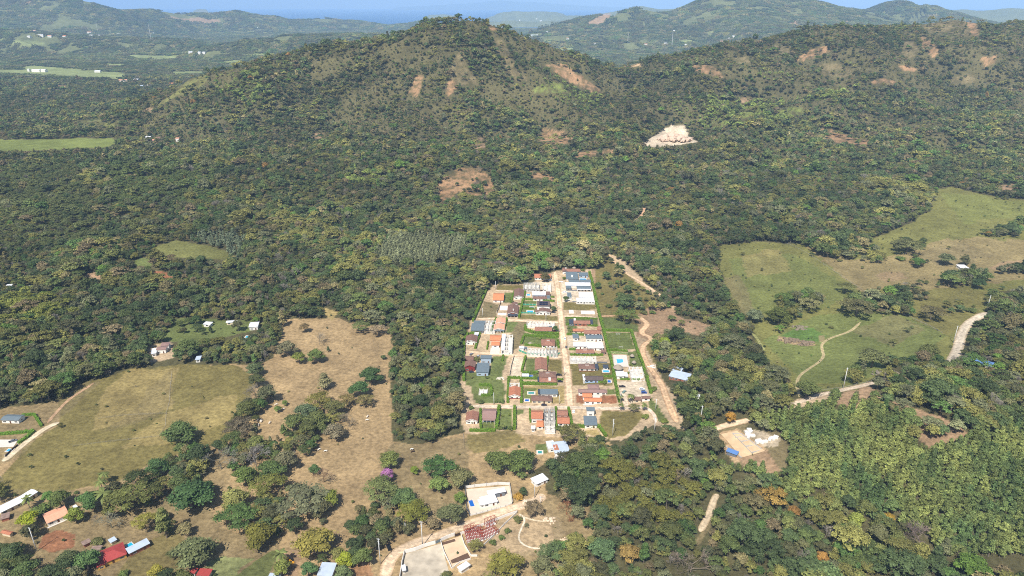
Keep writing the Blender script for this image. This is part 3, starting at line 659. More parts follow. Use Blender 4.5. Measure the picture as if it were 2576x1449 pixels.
def lobes_flat(rg, R_, H, n=15):
    L = []
    for i in range(n):
        a = 2.4 * i + rg.uniform(-.4, .4); q = math.sqrt((i + .3) / n)
        s = R_ * rg.uniform(.22, .36)
        L.append((R_ * q * .8 * math.cos(a), R_ * q * .8 * math.sin(a), H * (.86 - .24 * q * q) + rg.uniform(-.05, .05) * H, s, s * .42))
    return L
def lobes_tall(rg, R_, H, n=7):
    L = []
    for i in range(n):
        t = (i + .5) / n; a = 2.4 * i; s = R_ * (.75 - .42 * t) * rg.uniform(.85, 1.15)
        L.append((R_ * .32 * (1 - t) * math.cos(a), R_ * .32 * (1 - t) * math.sin(a), H * (.3 + .64 * t), s, s * .75))
    return L
def lobes_bush(rg, R_, H, n=6):
    L = []
    for i in range(n):
        a = 2.4 * i; q = math.sqrt((i + .2) / n); s = R_ * rg.uniform(.34, .5)
        L.append((R_ * q * .6 * math.cos(a), R_ * q * .6 * math.sin(a), H * (.6 - .25 * q), s, s * .8))
    return L
def palm(rg, R_, H, nf=15):
    V = []; F = []; A = []
    for i in range(nf):
        a = 2.4 * i; el = rg.uniform(-.2, 1.0); d = np.array([math.cos(a), math.sin(a), 0]); s = np.cross(d, [0, 0, 1.])
        p = np.array([0, 0, H]); n0 = len(V)
        for j in range(6):
            t = j / 5; wd = R_ * .16 * math.sin(math.pi * min(1, .15 + t * .85)) + .02
            c = p + d * R_ * t * math.cos(el * .6) + np.array([0, 0, R_ * (math.sin(el) * t - .75 * t * t)])
            V += [c - s * wd - np.array([0, 0, wd * .5]), c, c + s * wd - np.array([0, 0, wd * .5])]
            if j:
                b = n0 + 3 * j
                F += [(b - 3, b - 2, b + 1, b), (b - 2, b - 1, b + 2, b + 1)]; A += [.35 + .3 * (i % 3)] * 2
    return np.array(V), [np.array(F)], np.array(A)
BARK = mat('bark', (.16, .13, .10), .9, .25, 2.)
GREYBARK = mat('grey_bark', (.34, .31, .28), .9, .2, 2.)
LEAF = leafmat('leaves', 'OBJ'); LEAFI = leafmat('forest_leaves', 'INST')
def mesh_of(name, parts, mats, smooth=False):
    V = []; F4 = []; F3 = []; A4 = []; A3 = []; M4 = []; M3 = []; n = 0
    for k, (v, f, a) in enumerate(parts):
        o = 0
        for q in f:
            aa = a[o:o + len(q)]; o += len(q)
            (F4 if q.shape[1] == 4 else F3).append(q + n); (A4 if q.shape[1] == 4 else A3).append(aa); (M4 if q.shape[1] == 4 else M3).append(np.full(len(q), k))
        V.append(v); n += len(v)
    F = [np.concatenate(F4)] + ([np.concatenate(F3)] if F3 else [])
    A = np.concatenate(A4 + A3); M = np.concatenate(M4 + M3)
    return npmesh(name, np.concatenate(V), F, mats, smooth, {'var': ('FACE', 'FLOAT', A)}, M)
# unit kinds (radius 1 = 5 m crown): lobes maker, crown radius, height, leaf size
KINDS = {
 'round': (lobes_round, 5.0, 9.5), 'flat': (lobes_flat, 6.0, 9.0), 'tall': (lobes_tall, 3.0, 10.5), 'bush': (lobes_bush, 2.2, 2.8), 'bare': (None, 4.5, 8.5), 'palm': (None, 3.6, 8.0)}
def kindmesh(kind, lod, seed):
    """returns crown part, trunk part"""
    rg = np.random.default_rng(seed)
    mk, R_, H = KINDS[kind]
    dens, size = {0: (24, .30), 1: (11.0, .44), 2: (3.4, .78)}[lod]
    if kind == 'bare':
        c = bare(rg, H, 1.0, 6 if lod == 0 else (5 if lod == 1 else 4), .03 if lod == 0 else .06)
        return c, None
    if kind == 'palm':
        c = palm(rg, R_, H)
        V = []; F = []; tube(V, F, (0, 0, -.5), (.15, 0, H * .5), .2, .16, 6); tube(V, F, (.15, 0, H * .5), (0, 0, H), .16, .14, 6)
        return c, (np.array(V), [np.array(F)], np.full(len(F), .5))
    L = mk(rg, R_, H)
    if kind == 'tall': dens *= 1.6; size *= 1.15
    if kind == 'bush': dens *= 2; size *= .8
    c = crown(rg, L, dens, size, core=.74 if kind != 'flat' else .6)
    return c, (trunk_mesh(rg, H, .27 if kind != 'bush' else .1, L) if lod < 2 else None)
# species colours (leaf base colour, linear)
SPEC = np.array([s2l(c) for c in [(76,86,46), (88,92,50), (66,78,46), (100,98,52), (90,92,64), (78,78,50), (110,102,68), (68,88,44)]]) * 1.72
SPECW = np.array([.2, .16, .16, .1, .14, .12, .06, .06])
def region_points():
    out = []
    bands = [(205, 1150, 6.8, 0), (1150, 1800, 7.8, 1), (1800, 3100, 9.8, 2)]
    for y0, y1, sp, b in bands:
        ny = int((y1 - y0) / (sp * .87)); rows = y0 + np.arange(ny) * sp * .87
        xm = rows[-1] * .80 + 60
        nx = int(2 * xm / sp)
        X, Y = np.meshgrid(-xm + np.arange(nx) * sp, rows); X = X + (np.arange(ny) % 2)[:, None] * sp * .5
        x = X.ravel() + TR.uniform(-.38, .38, X.size) * sp; y = Y.ravel() + TR.uniform(-.38, .38, X.size) * sp
        k = np.abs(x) < y * .80 + 60
        out.append(np.stack([x[k], y[k], np.full(k.sum(), b)], 1))
    # the plantation is planted close: its own tighter grid
    tp = []
    gx, gy = np.meshgrid(np.arange(-280, 560, 4.6), np.arange(300, 1080, 4.2)); gx = gx.ravel() + TR.uniform(-1, 1, gx.size); gy = gy.ravel() + TR.uniform(-1, 1, gy.size)
    gz = hf(gx, gy); a_, b_ = project(gx, gy, gz); k = np.zeros(len(gx), bool)
    for P in TEAK: k |= inpoly(a_, b_, P)
    out.append(np.stack([gx[k], gy[k], np.full(k.sum(), 0)], 1)); region_points.nt = int(k.sum())
    return np.concatenate(out)
PTS = region_points()
px_, py_, pb = PTS[:, 0], PTS[:, 1], PTS[:, 2].astype(int)
pz_ = hf(px_, py_)
big = fbm(px_ / 90, py_ / 90, 3); spn = fbm(px_ / 38 + 40, py_ / 38, 3); mid = fbm(px_ / 28 + 9, py_ / 28, 4); fin = fbm(px_ / 7, py_ / 7 + 4, 3)
scl = TR.uniform(.62, 1.35, len(px_)) * (1 + .25 * big)
scl *= np.where(TR.random(len(px_)) < .12, 1.55, 1.0) * np.exp(.45 * fbm(px_ / 45 + 11, py_ / 45, 3))
scl *= np.array([.94, .98, 1.08])[pb]
isteak = np.zeros(len(px_), bool); isteak[len(px_) - region_points.nt:] = True; scl[isteak] = TR.uniform(.75, 1.1, region_points.nt)
qx, qy = project(px_, py_, pz_)
keep = np.ones(len(px_), bool)
for P in TEAK: keep &= ~(inpoly(qx, qy, P) & (py_ < 1200) & ~isteak & (TR.random(len(px_)) < .93))
inclear = np.zeros(len(px_), bool)
tx, ty = project(px_, py_, pz_ + 6.5 * scl)
for b, k, e, P in CLEAR:
    lo, hi = BANDS[b]; m = (py_ > lo) & (py_ < hi)
    q = (inpoly(qx + e * 1.6 * mid, qy + e * .8 * mid, P) | inpoly(tx, ty, P) | inpoly((qx + tx) / 2, (qy + ty) / 2, P)) & m
    inclear |= q
    if b == 'h': q &= TR.random(len(q)) < (1.0 if k == 'pale' or P[0][0] < 0 else .9 if k == 'orange' else .8)       # a few trees stand in the hill clearings
    keep &= ~q
# thinner cover on the dry upper slopes
thin = sst(1150, 1650, py_) * sst(-.25, .35, fbm(px_ / 120, py_ / 120, 4) + .5 * mid)
keep &= TR.random(len(px_)) > thin * .16
scl *= np.where(TR.random(len(px_)) < thin * .6, TR.uniform(.3, .6, len(px_)), 1 - .15 * thin)
GROVES = [  # groves inside the clearings (overview pixels of the ground they stand on), density
 ([(660,985),(690,1000),(690,1010),(655,1060),(640,1120),(590,1120),(600,1040),(640,1010)], 1),
 ([(760,1055),(800,1010),(850,1020),(860,1060),(800,1110),(770,1150),(700,1180),(640,1190),(600,1200),(500,1215),(400,1200),(410,1160),(500,1135),(600,1130),(700,1100)], 1),
 ([(640,1250),(700,1230),(800,1255),(840,1290),(800,1320),(700,1330),(640,1330),(550,1310),(560,1280)], 1),
 ([(920,1260),(1040,1255),(1080,1290),(1170,1290),(1180,1310),(1080,1330),(1000,1330),(960,1350),(900,1340),(890,1300)], 1),
 ([(1000,1340),(950,1400),(930,1430),(900,1430),(890,1380),(920,1340)], .9),
 ([(1230,1180),(1330,1180),(1340,1225),(1300,1215),(1240,1210)], .9),
 ([(1070,1200),(1170,1190),(1190,1250),(1150,1270),(1090,1240)], .7),
 ([(1180,1270),(1160,1240),(1170,1230),(1190,1250)], 1),
 ([(200,1270),(300,1240),(390,1270),(370,1310),(240,1320),(190,1300)], .75),
 ([(-40,1370),(60,1400),(110,1475),(-40,1475)], 1),
 ([(110,1430),(240,1420),(260,1475),(110,1475)], .8),
 ([(20,1310),(90,1340),(80,1390),(10,1360)], .6),
 ([(180,1310),(330,1330),(470,1340),(500,1370),(400,1370),(250,1360)], .45),
 ([(420,1390),(520,1370),(540,1420),(500,1475),(400,1475),(440,1430)], .9),
 ([(740,1400),(860,1390),(860,1420),(800,1425)], .5),
 ([(660,1449),(700,1425),(735,1440),(740,1480),(660,1480)], .9),
 ([(1390,1380),(1500,1290),(1560,1475),(1330,1475),(1320,1430)], .55),
 ([(1420,1250),(1480,1270),(1490,1330),(1430,1300)], .5),
 ([(2010,700),(2030,690),(2150,730),(2160,780),(2060,790),(2020,770)], 0),
 ([(1940,800),(1990,745),(2060,755),(2060,785),(1990,810),(1960,840)], .9),
 ([(2115,775),(2230,745),(2290,770),(2300,800),(2230,795),(2130,790)], .9),
 ([(2220,740),(2300,715),(2330,745),(2330,760),(2240,750)], .85),
 ([(2310,720),(2480,690),(2490,715),(2400,725)], .8),
 ([(2240,612),(2330,612),(2320,630),(2250,628)], .8),
 ([(2060,640),(2150,620),(2220,640),(2230,665),(2080,655)], .45),
 ([(2465,590),(2560,570),(2560,595),(2480,598)], .95),
 ([(2490,690),(2600,670),(2600,690),(2530,695)], .9),
 ([(2500,500),(2600,480),(2600,495),(2520,505)], .9),
 ([(2320,780),(2420,770),(2420,800),(2330,800)], .35),
 ([(1530,650),(1560,650),(1640,720),(1690,770),(1640,790),(1560,790),(1520,700)], .3),
 ([(1600,700),(1690,760),(1720,830),(1660,790),(1620,730)], .5),
 ([(1650,850),(1690,840),(1700,1000),(1730,1080),(1690,1000),(1660,930)], .6),
 ([(2160,990),(2440,1095),(2300,1120),(2100,1010)], .55),
 ([(1800,1170),(1900,1180),(1950,1160),(1970,1200),(1880,1210)], .5),
 ([(450,800),(640,800),(640,830),(440,860)], .25),
 ([(985,1040),(1060,1060),(1110,1115),(1050,1120),(990,1110)], 1),
 ([(590,1060),(650,1060),(640,1120),(600,1140),(560,1130)], .9),
 ([(880,1330),(960,1300),(1080,1310),(1150,1320),(1020,1350),(950,1380),(940,1430),(890,1420)], .9),
 ([(560,1290),(640,1300),(760,1340),(700,1370),(620,1350)], .5),
 ([(430,1200),(520,1220),(540,1270),(460,1280),(420,1240)], .7),
 ([(1180,1230),(1170,1180),(1080,1180),(1060,1210),(1150,1260)], .6),
 ([(1290,1240),(1350,1220),(1370,1250),(1310,1260)], .7),
 ([(1370,1130),(1480,1120),(1530,1120),(1500,1160),(1440,1180),(1370,1170)], .8),
 ([(300,1230),(420,1200),(430,1260),(330,1290)], .5),
 ([(-40,1240),(10,1220),(20,1260),(-30,1275)], .8),
 ([(1990,610),(2080,610),(2170,640),(2130,662),(2060,640)], .5),
 ([(2280,640),(2340,650),(2330,670),(2290,665)], .5),
 ([(2400,670),(2440,660),(2450,690),(2410,690)], .5),
 ([(2200,925),(2330,905),(2380,930),(2330,950),(2220,965)], .8),
 ([(2100,960),(2160,940),(2200,970),(2160,985)], .7),
]
for P, d in GROVES:
    q = inpoly(qx + 6 * mid, qy + 4 * mid, P) & (py_ < 1350)
    keep |= q & (TR.random(len(q)) < d)
weed = (~keep) & inclear & (py_ < 1100) & (TR.random(len(px_)) < np.where(px_ > 150, .10, .05)) & ~inpoly(qx, qy, [(1150,700),(1700,640),(1720,1090),(1150,1095)])
keep |= weed; scl = np.where(weed, TR.uniform(.08, .3, len(px_)) * np.where(TR.random(len(px_)) < .12, 2.2, 1), scl)
PTS = None
HANDCLEAR = []
# ------------------------------------------------------------------ building kit
def L_(c): return s2l(c)
ROOFM = {
 'brown': mat('tile_brown', L_((122,94,82)), .85, .28, 1.1, stripe=(2.6, .22, 'Y'), bump=.3), 'dark': mat('tile_dark', L_((92,80,76)), .8, .2, 1.0, stripe=(2.6, .18, 'Y'), bump=.3),
 'terra': mat('tile_terracotta', L_((172,112,84)), .85, .25, 1.1, stripe=(2.6, .2, 'Y'), bump=.3), 'orange': mat('tile_orange', L_((204,128,88)), .8, .14, .8, stripe=(2.4, .14, 'Y'), bump=.2),
 'peach': mat('tile_peach', L_((214,158,128)), .8, .14, .8, stripe=(2.4, .14, 'Y'), bump=.2), 'grey': mat('metal_grey', L_((104,116,122)), .5, .1, .4, stripe=(2.0, .08, 'X')),
 'slate': mat('metal_slate', L_((62,70,82)), .5, .12, .4, stripe=(2.0, .1, 'X')), 'white': mat('metal_white', L_((222,224,228)), .5, .06, .4, stripe=(1.6, .06, 'X')),
 'pale': mat('metal_pale', L_((178,190,204)), .45, .12, .3, stripe=(1.6, .1, 'X')), 'blue': mat('metal_blue', L_((96,132,184)), .5, .08, .4, stripe=(1.6, .08, 'X')),
 'red': mat('metal_red', L_((160,66,62)), .6, .12, .5, stripe=(1.8, .1, 'X')), 'rust': mat('metal_rust', L_((142,120,108)), .6, .35, .5, stripe=(1.6, .12, 'X')),
 'mauve': mat('tile_mauve', L_((142,114,106)), .8, .12, 1.0, stripe=(2.6, .14, 'Y'), bump=.2), 'redbrown': mat('tile_redbrown', L_((146,104,86)), .85, .34, 1.1, stripe=(2.6, .2, 'Y'), bump=.3)}
WALLM = {'white': mat('plaster_white', L_((226,222,214)), .85, .05, .5), 'cream': mat('plaster_cream', L_((206,190,162)), .85, .06, .5), 'grey': mat('concrete_grey', L_((178,174,166)), .9, .14, .7),
 'light': mat('concrete_light', L_((212,208,200)), .9, .1, .7), 'blue': mat('plaster_blue', L_((150,176,206)), .85, .06, .5), 'red': mat('plaster_red', L_((132,48,42)), .85, .08, .5), 'yellow': mat('plaster_yellow', L_((206,164,84)), .85, .08, .5),
 'slate': mat('plaster_slate', L_((110,114,120)), .85, .08, .5), 'brick': mat('brickwork', L_((150,96,74)), .9, .2, 2.), 'bluegrey': mat('plaster_bluegrey', L_((160,176,190)), .85, .06, .5)}
GLASS = mat('window_glass', L_((34,42,50)), .15, .1, 1., spec=.6); FRAME = mat('white_frame', L_((214,212,206)), .6, .03); DOORM = mat('door_wood', L_((96,62,42)), .7, .15, 2.)
STEEL = mat('galvanised', L_((150,154,158)), .5, .08); CONC = mat('pole_concrete', L_((206,206,202)), .8, .06); WATER = mat('pool_water', L_((70,170,220)), .12, .06, .3, spec=.5)
WATERD = mat('pool_water_deep', L_((34,96,176)), .12, .06, .3, spec=.5); WATERG = mat('pool_water_green', L_((60,140,140)), .15, .06, .3, spec=.5)
DECK = mat('pool_deck', L_((206,196,184)), .85, .1, .7); THATCH = mat('thatch', L_((150,138,122)), .95, .25, 2.5, bump=.5); BLACK = mat('black_plastic', L_((28,28,30)), .6, .05)
SOLAR = mat('solar_cells', L_((26,32,54)), .2, .1, 1., spec=.6); NETM = mat('green_net', L_((70,150,124)), .9, .12, 1.); DARKW = mat('dark_wood', L_((64,48,40)), .8, .2, 2.)
REDST = mat('red_primer_steel', L_((156,74,56)), .7, .15, 2.); GOLD = mat('machine_yellow', L_((222,160,40)), .5, .08, 1.); RUBBER = mat('tyre_rubber', L_((30,30,30)), .9, .1)
class MB:
    def __init__(s): s.V = []; s.F = []
    def box(s, x0, y0, z0, x1, y1, z1):
        n = len(s.V)
        s.V += [(x0,y0,z0),(x1,y0,z0),(x1,y1,z0),(x0,y1,z0),(x0,y0,z1),(x1,y0,z1),(x1,y1,z1),(x0,y1,z1)]
        s.F += [(n,n+3,n+2,n+1),(n+4,n+5,n+6,n+7),(n,n+1,n+5,n+4),(n+1,n+2,n+6,n+5),(n+2,n+3,n+7,n+6),(n+3,n,n+4,n+7)]
        return s
    def poly(s, pts): n = len(s.V); s.V += list(pts); s.F.append(tuple(range(n, n + len(pts)))); return s
    def slab(s, pts, th):          # thick plate from a top outline
        n = len(s.V); k = len(pts); s.V += [tuple(p) for p in pts] + [(p[0], p[1], p[2] - th) for p in pts]
        s.F.append(tuple(range(n, n + k))); s.F.append(tuple(range(n + 2 * k - 1, n + k - 1, -1)))
        s.F += [(n + i, n + k + i, n + k + (i + 1) % k, n + (i + 1) % k) for i in range(k)]
        return s
    def bar(s, a, b, r, k=4, r2=None):
        V = []; F = []; tube(V, F, a, b, r, r if r2 is None else r2, k); n = len(s.V)
        s.V += [tuple(v) for v in V]; s.F += [tuple(i + n for i in f) for f in F]
        s.F.append(tuple(n + 2 * i for i in range(k))[::-1]); s.F.append(tuple(n + 2 * i + 1 for i in range(k)))
        return s
    def mesh(s, name, m, smooth=False):
        me = bpy.data.meshes.new(name); me.from_pydata([tuple(map(float, v)) for v in s.V], [], s.F); me.materials.append(m)
        if smooth: me.polygons.foreach_set('use_smooth', [True] * len(me.polygons))
        return me
    def build(s, name, m, parent=None, smooth=False): return link(name, s.mesh(name, m, smooth), parent)
_win = {}
def window(parent, x, y, z, wd, h, ang, name='window'):
    key = (round(wd, 1), round(h, 1), name)
    if key not in _win:
        fr = MB(); t = .09
        fr.box(-wd/2, -.05, -h/2, wd/2, .03, -h/2 + t).box(-wd/2, -.05, h/2 - t, wd/2, .03, h/2).box(-wd/2, -.05, -h/2 + t, -wd/2 + t, .03, h/2 - t).box(wd/2 - t, -.05, -h/2 + t, wd/2, .03, h/2 - t).box(-.03, -.05, -h/2 + t, .03, .03, h/2 - t)
        pn = MB().box(-wd/2 + t, -.02, -h/2 + t, wd/2 - t, .02, h/2 - t)
        _win[key] = (fr.mesh(name, FRAME if name == 'window' else DOORM), pn.mesh('pane', GLASS if name == 'window' else DOORM))
    f, p = _win[key]
    o = link(name, f, parent, (x, y, z)); o.rotation_euler = (0, 0, ang)
    link('pane' if name == 'window' else 'panel', p, o)
VROT = R(-1.6)
def quadpos(c, q, up, rot=None):
    if len(q) == 4 and not hasattr(q[0], '__len__'):
        x0, y0, x1, y1 = q
        fl, fr, bk = cat(c, x0, y1, up), cat(c, x1, y1, up), cat(c, (x0 + x1) / 2, y0, up + .5)
        w_ = (fr - fl).length; d_ = max(3.0, bk.y - (fl.y + fr.y) / 2); rz = VROT if rot is None else rot
        mid = (fl + fr) / 2; f = Vector((-math.sin(rz), math.cos(rz), 0))
        ctr = mid + f * d_ / 2
    else:
        fl, fr, br = [cat(c, *p, up) for p in q[:3]]
        e = fr - fl; w_ = math.hypot(e.x, e.y); rz = math.atan2(e.y, e.x)
        f = Vector((-math.sin(rz), math.cos(rz), 0)); d_ = max(3.0, (br - fr).dot(f)); ctr = (fl + fr) / 2 + f * d_ / 2
    return ctr.x, ctr.y, w_, d_, rz
FOOT = []
def roofmesh(w_, d_, kind, h, pitch, name, rm, parent, x=0, y=0, col=None):
    m = MB(); a, b = w_ / 2, d_ / 2; T = math.tan(pitch)
    if kind == 'gx':
        r = b * T; m.slab([(-a, -b, h), (a, -b, h), (a, 0, h + r), (-a, 0, h + r)], .22); m.slab([(-a, .003, h + r), (a, .003, h + r), (a, b, h), (-a, b, h)], .22)
    elif kind == 'gy':
        r = a * T; m.slab([(-a, -b, h), (0, -b, h + r), (0, b, h + r), (-a, b, h)], .22); m.slab([(.003, -b, h + r), (a, -b, h), (a, b, h), (.003, b, h + r)], .22)
    elif kind == 'hip':
        r = min(a, b) * T; k = max(0.02, abs(a - b))
        e1, e2 = ((-k, 0), (k, 0)) if a > b else ((0, -k), (0, k))
        P1, P2 = (e1[0], e1[1], h + r), (e2[0], e2[1], h + r); c1, c2, c3, c4 = (-a, -b, h), (a, -b, h), (a, b, h), (-a, b, h)
        if a > b: fs = [(c1, c2, P2, P1), (c2, c3, P2), (c3, c4, P1, P2), (c4, c1, P1)]
        else: fs = [(c1, c2, P1), (c2, c3, P2, P1), (c3, c4, P2), (c4, c1, P1, P2)]
        for f in fs: m.poly(f)
        m.poly([(-a, b, h - .2), (a, b, h - .2), (a, -b, h - .2), (-a, -b, h - .2)])
        for p, q in ((c1, c2), (c2, c3), (c3, c4), (c4, c1)): m.poly([(p[0], p[1], h - .2), (q[0], q[1], h - .2), q, p])
        m.box(-.12 if a <= b else -k, -.12 if a > b else -k, h + r - .05, .12 if a <= b else k, .12 if a > b else k, h + r + .12)
    elif kind in ('shed', 'shedx'):
        r = (d_ if kind == 'shed' else w_) * T * .5
        m.slab([(-a, -b, h), (a, -b, h), (a, b, h + r), (-a, b, h + r)] if kind == 'shed' else [(-a, -b, h + r), (a, -b, h), (a, b, h), (-a, b, h + r)], .18)
    else:
        r = 0; m.box(-a, -b, h, a, b, h + .22)
        t = .18; m.box(-a, -b, h + .22, a, -b + t, h + .5).box(-a, b - t, h + .22, a, b, h + .5).box(-a, -b + t, h + .22, -a + t, b - t, h + .5).box(a - t, -b + t, h + .22, a, b - t, h + .5)
    o = m.build(name, rm, parent); o.location = (x, y, 0)
    return o, r
def house(label, c, q, roof='gx', rc='brown', wc='white', h=2.9, rot=None, pitch=21, win=True, ext=(), group=None, cat_='house', base_=None, name='house', over=.55, sc=1):
    x, y, w_, d_, rz = quadpos(c, q, h, rot)
    z = hz(x, y); t = thing(name, label, cat_, (x, y, z), rz, group)
    FOOT.append((x, y, math.hypot(w_, d_) / 2 * .82)); FOOT.append((x * (1 - 9 / y), y - 9, w_ * .45)); pt = R(pitch)
    a, b = w_ / 2 - over, d_ / 2 - over
    wl = MB().box(-a, -b, -.8, a, b, h - .22 if roof not in ('flat',) else h)
    if roof == 'gx': r = b * math.tan(pt) - .12; wl = MB().box(-a, -b, -.8, a, b, h - .24); n = len(wl.V); wl.V += [(-a, -b, h - .24), (-a, b, h - .24), (-a, 0, h + r - .24), (a, -b, h - .24), (a, b, h - .24), (a, 0, h + r - .24)]; wl.F += [(n, n + 2, n + 1), (n + 3, n + 4, n + 5)]
    if roof == 'gy': r = a * math.tan(pt) - .12; wl = MB().box(-a, -b, -.8, a, b, h - .24); n = len(wl.V); wl.V += [(-a, -b, h - .24), (a, -b, h - .24), (0, -b, h + r - .24), (-a, b, h - .24), (a, b, h - .24), (0, b, h + r - .24)]; wl.F += [(n, n + 1, n + 2), (n + 3, n + 5, n + 4)]
    if roof == 'shed': r = d_ * math.tan(pt) * .5; wl = MB(); wl.V = [(-a, -b, -.8), (a, -b, -.8), (a, b, -.8), (-a, b, -.8), (-a, -b, h - .2), (a, -b, h - .2), (a, b, h + r - .3), (-a, b, h + r - .3)]; wl.F = [(0, 3, 2, 1), (4, 5, 6, 7), (0, 1, 5, 4), (1, 2, 6, 5), (2, 3, 7, 6), (3, 0, 4, 7)]
    if roof == 'shedx': r = w_ * math.tan(pt) * .5; wl = MB(); wl.V = [(-a, -b, -.8), (a, -b, -.8), (a, b, -.8), (-a, b, -.8), (-a, -b, h + r - .3), (a, -b, h - .2), (a, b, h - .2), (-a, b, h + r - .3)]; wl.F = [(0, 3, 2, 1), (4, 5, 6, 7), (0, 1, 5, 4), (1, 2, 6, 5), (2, 3, 7, 6), (3, 0, 4, 7)]
    wl.build('wall', WALLM[wc], t)
    ro, r = roofmesh(w_, d_, roof, h, pt, 'roof', ROOFM[rc], t)
    if base_: MB().box(-a - .02, -b - .02, -.5, a + .02, b + .02, .9).build('plinth', WALLM[base_], t)
    if win:
        nw = int(max(1, min(5, (w_ - 2) // 3.4)))
        for i in range(nw):
            xx = -a + (i + .5) * 2 * a / nw
            if nw > 1 and i == nw // 2: window(t, xx, -b - .04, 1.08, 1.1, 2.1, 0, 'door')
            else: window(t, xx, -b - .04, 1.5, min(2.2, 1.4 * a / nw), 1.25, 0)
        ns = int(max(1, min(3, d_ // 5)))
        for i in range(ns):
            yy = -b + (i + .5) * 2 * b / ns
            window(t, a + .04, yy, 1.5, 1.3, 1.2, R(90)); window(t, -a - .04, yy, 1.5, 1.3, 1.2, R(-90))
    for e in ext:
        k = e[0]
        if k == 'chimney': MB().box(e[1] * w_ - .5, e[2] * d_ - .5, h, e[1] * w_ + .5, e[2] * d_ + .5, h + r + 1.2).box(e[1] * w_ - .65, e[2] * d_ - .65, h + r + 1.2, e[1] * w_ + .65, e[2] * d_ + .65, h + r + 1.4).build('chimney', WALLM['light'], t)
        if k == 'cupola': o, _ = roofmesh(w_ * .26, d_ * .22, 'gx', h + r + .7, R(20), 'raised_vent_roof', ROOFM[rc], t); MB().box(-w_ * .11, -d_ * .09, h + r * .6, w_ * .11, d_ * .09, h + r + .6).build('vent_box', WALLM['white'], t)
        if k == 'solar':
            for i in range(3):
                for j in range(2):
                    yf, yb = -d_ / 2 * (.82 - .36 * j), -d_ / 2 * (.52 - .36 * j); T_ = math.tan(pt)
                    x0 = -w_ * .32 + i * w_ * .22
                    MB().slab([(x0, yf, h + (d_ / 2 + yf) * T_ + .2), (x0 + w_ * .2, yf, h + (d_ / 2 + yf) * T_ + .2), (x0 + w_ * .2, yb, h + (d_ / 2 + yb) * T_ + .2), (x0, yb, h + (d_ / 2 + yb) * T_ + .2)], .06).build('solar_panel', SOLAR, t)
        if k == 'tanks': MB().box(e[1] * w_ - 1, e[2] * d_ - 1, h, e[1] * w_ + 1, e[2] * d_ + 1, h + r + 1).build('roof_box', WALLM['white'], t)
        if k == 'wing':            # (wing, x, y, w, d, roof, colour, wall, height) as fractions of the main block
            ww, dd = e[3] * w_, e[4] * d_; hh = e[8]; X_, Y_ = e[1] * w_, e[2] * d_
            MB().box(-ww / 2 + .4, -dd / 2 + .4, -.8, ww / 2 - .4, dd / 2 - .4, hh - .2).build('wing_wall', WALLM[e[7]], t).location = (X_, Y_, 0)
            o, _ = roofmesh(ww, dd, e[5], hh, pt, 'wing_roof', ROOFM[e[6]], t, X_, Y_)
            window(t, X_, Y_ - dd / 2 + .35, 1.5, min(2, ww * .4), 1.2, 0)
        if k == 'porch':
            dp = e[1]; m = MB().slab([(-a, -b - dp, h - .5), (a, -b - dp, h - .5), (a, -b, h - .1), (-a, -b, h - .1)], .15); m.build('porch_roof', ROOFM[e[2]], t)
            m = MB()
            for i in range(4): MB().box(-a + .1 + i * (2 * a - .5) / 3, -b - dp + .1, -.5, -a + .35 + i * (2 * a - .5) / 3, -b - dp + .35, h - .6).build('porch_post', FRAME, t)
        if k == 'gablerim':
            m = MB(); r_ = w_ / 2 * math.tan(pt)
            for s in (-1, 1): m.bar((s * w_ / 2, -d_ / 2 - .06, h - .08), (0, -d_ / 2 - .06, h + r_ - .08), .17)
            m.build('gable_trim', FRAME, t)
        if k == 'terrace': MB().box(-w_ / 2 - e[1], -d_ / 2 - e[2], -.4, w_ / 2 + e[1], -d_ / 2 + .3, .12).build('terrace', DECK, t)
    return t
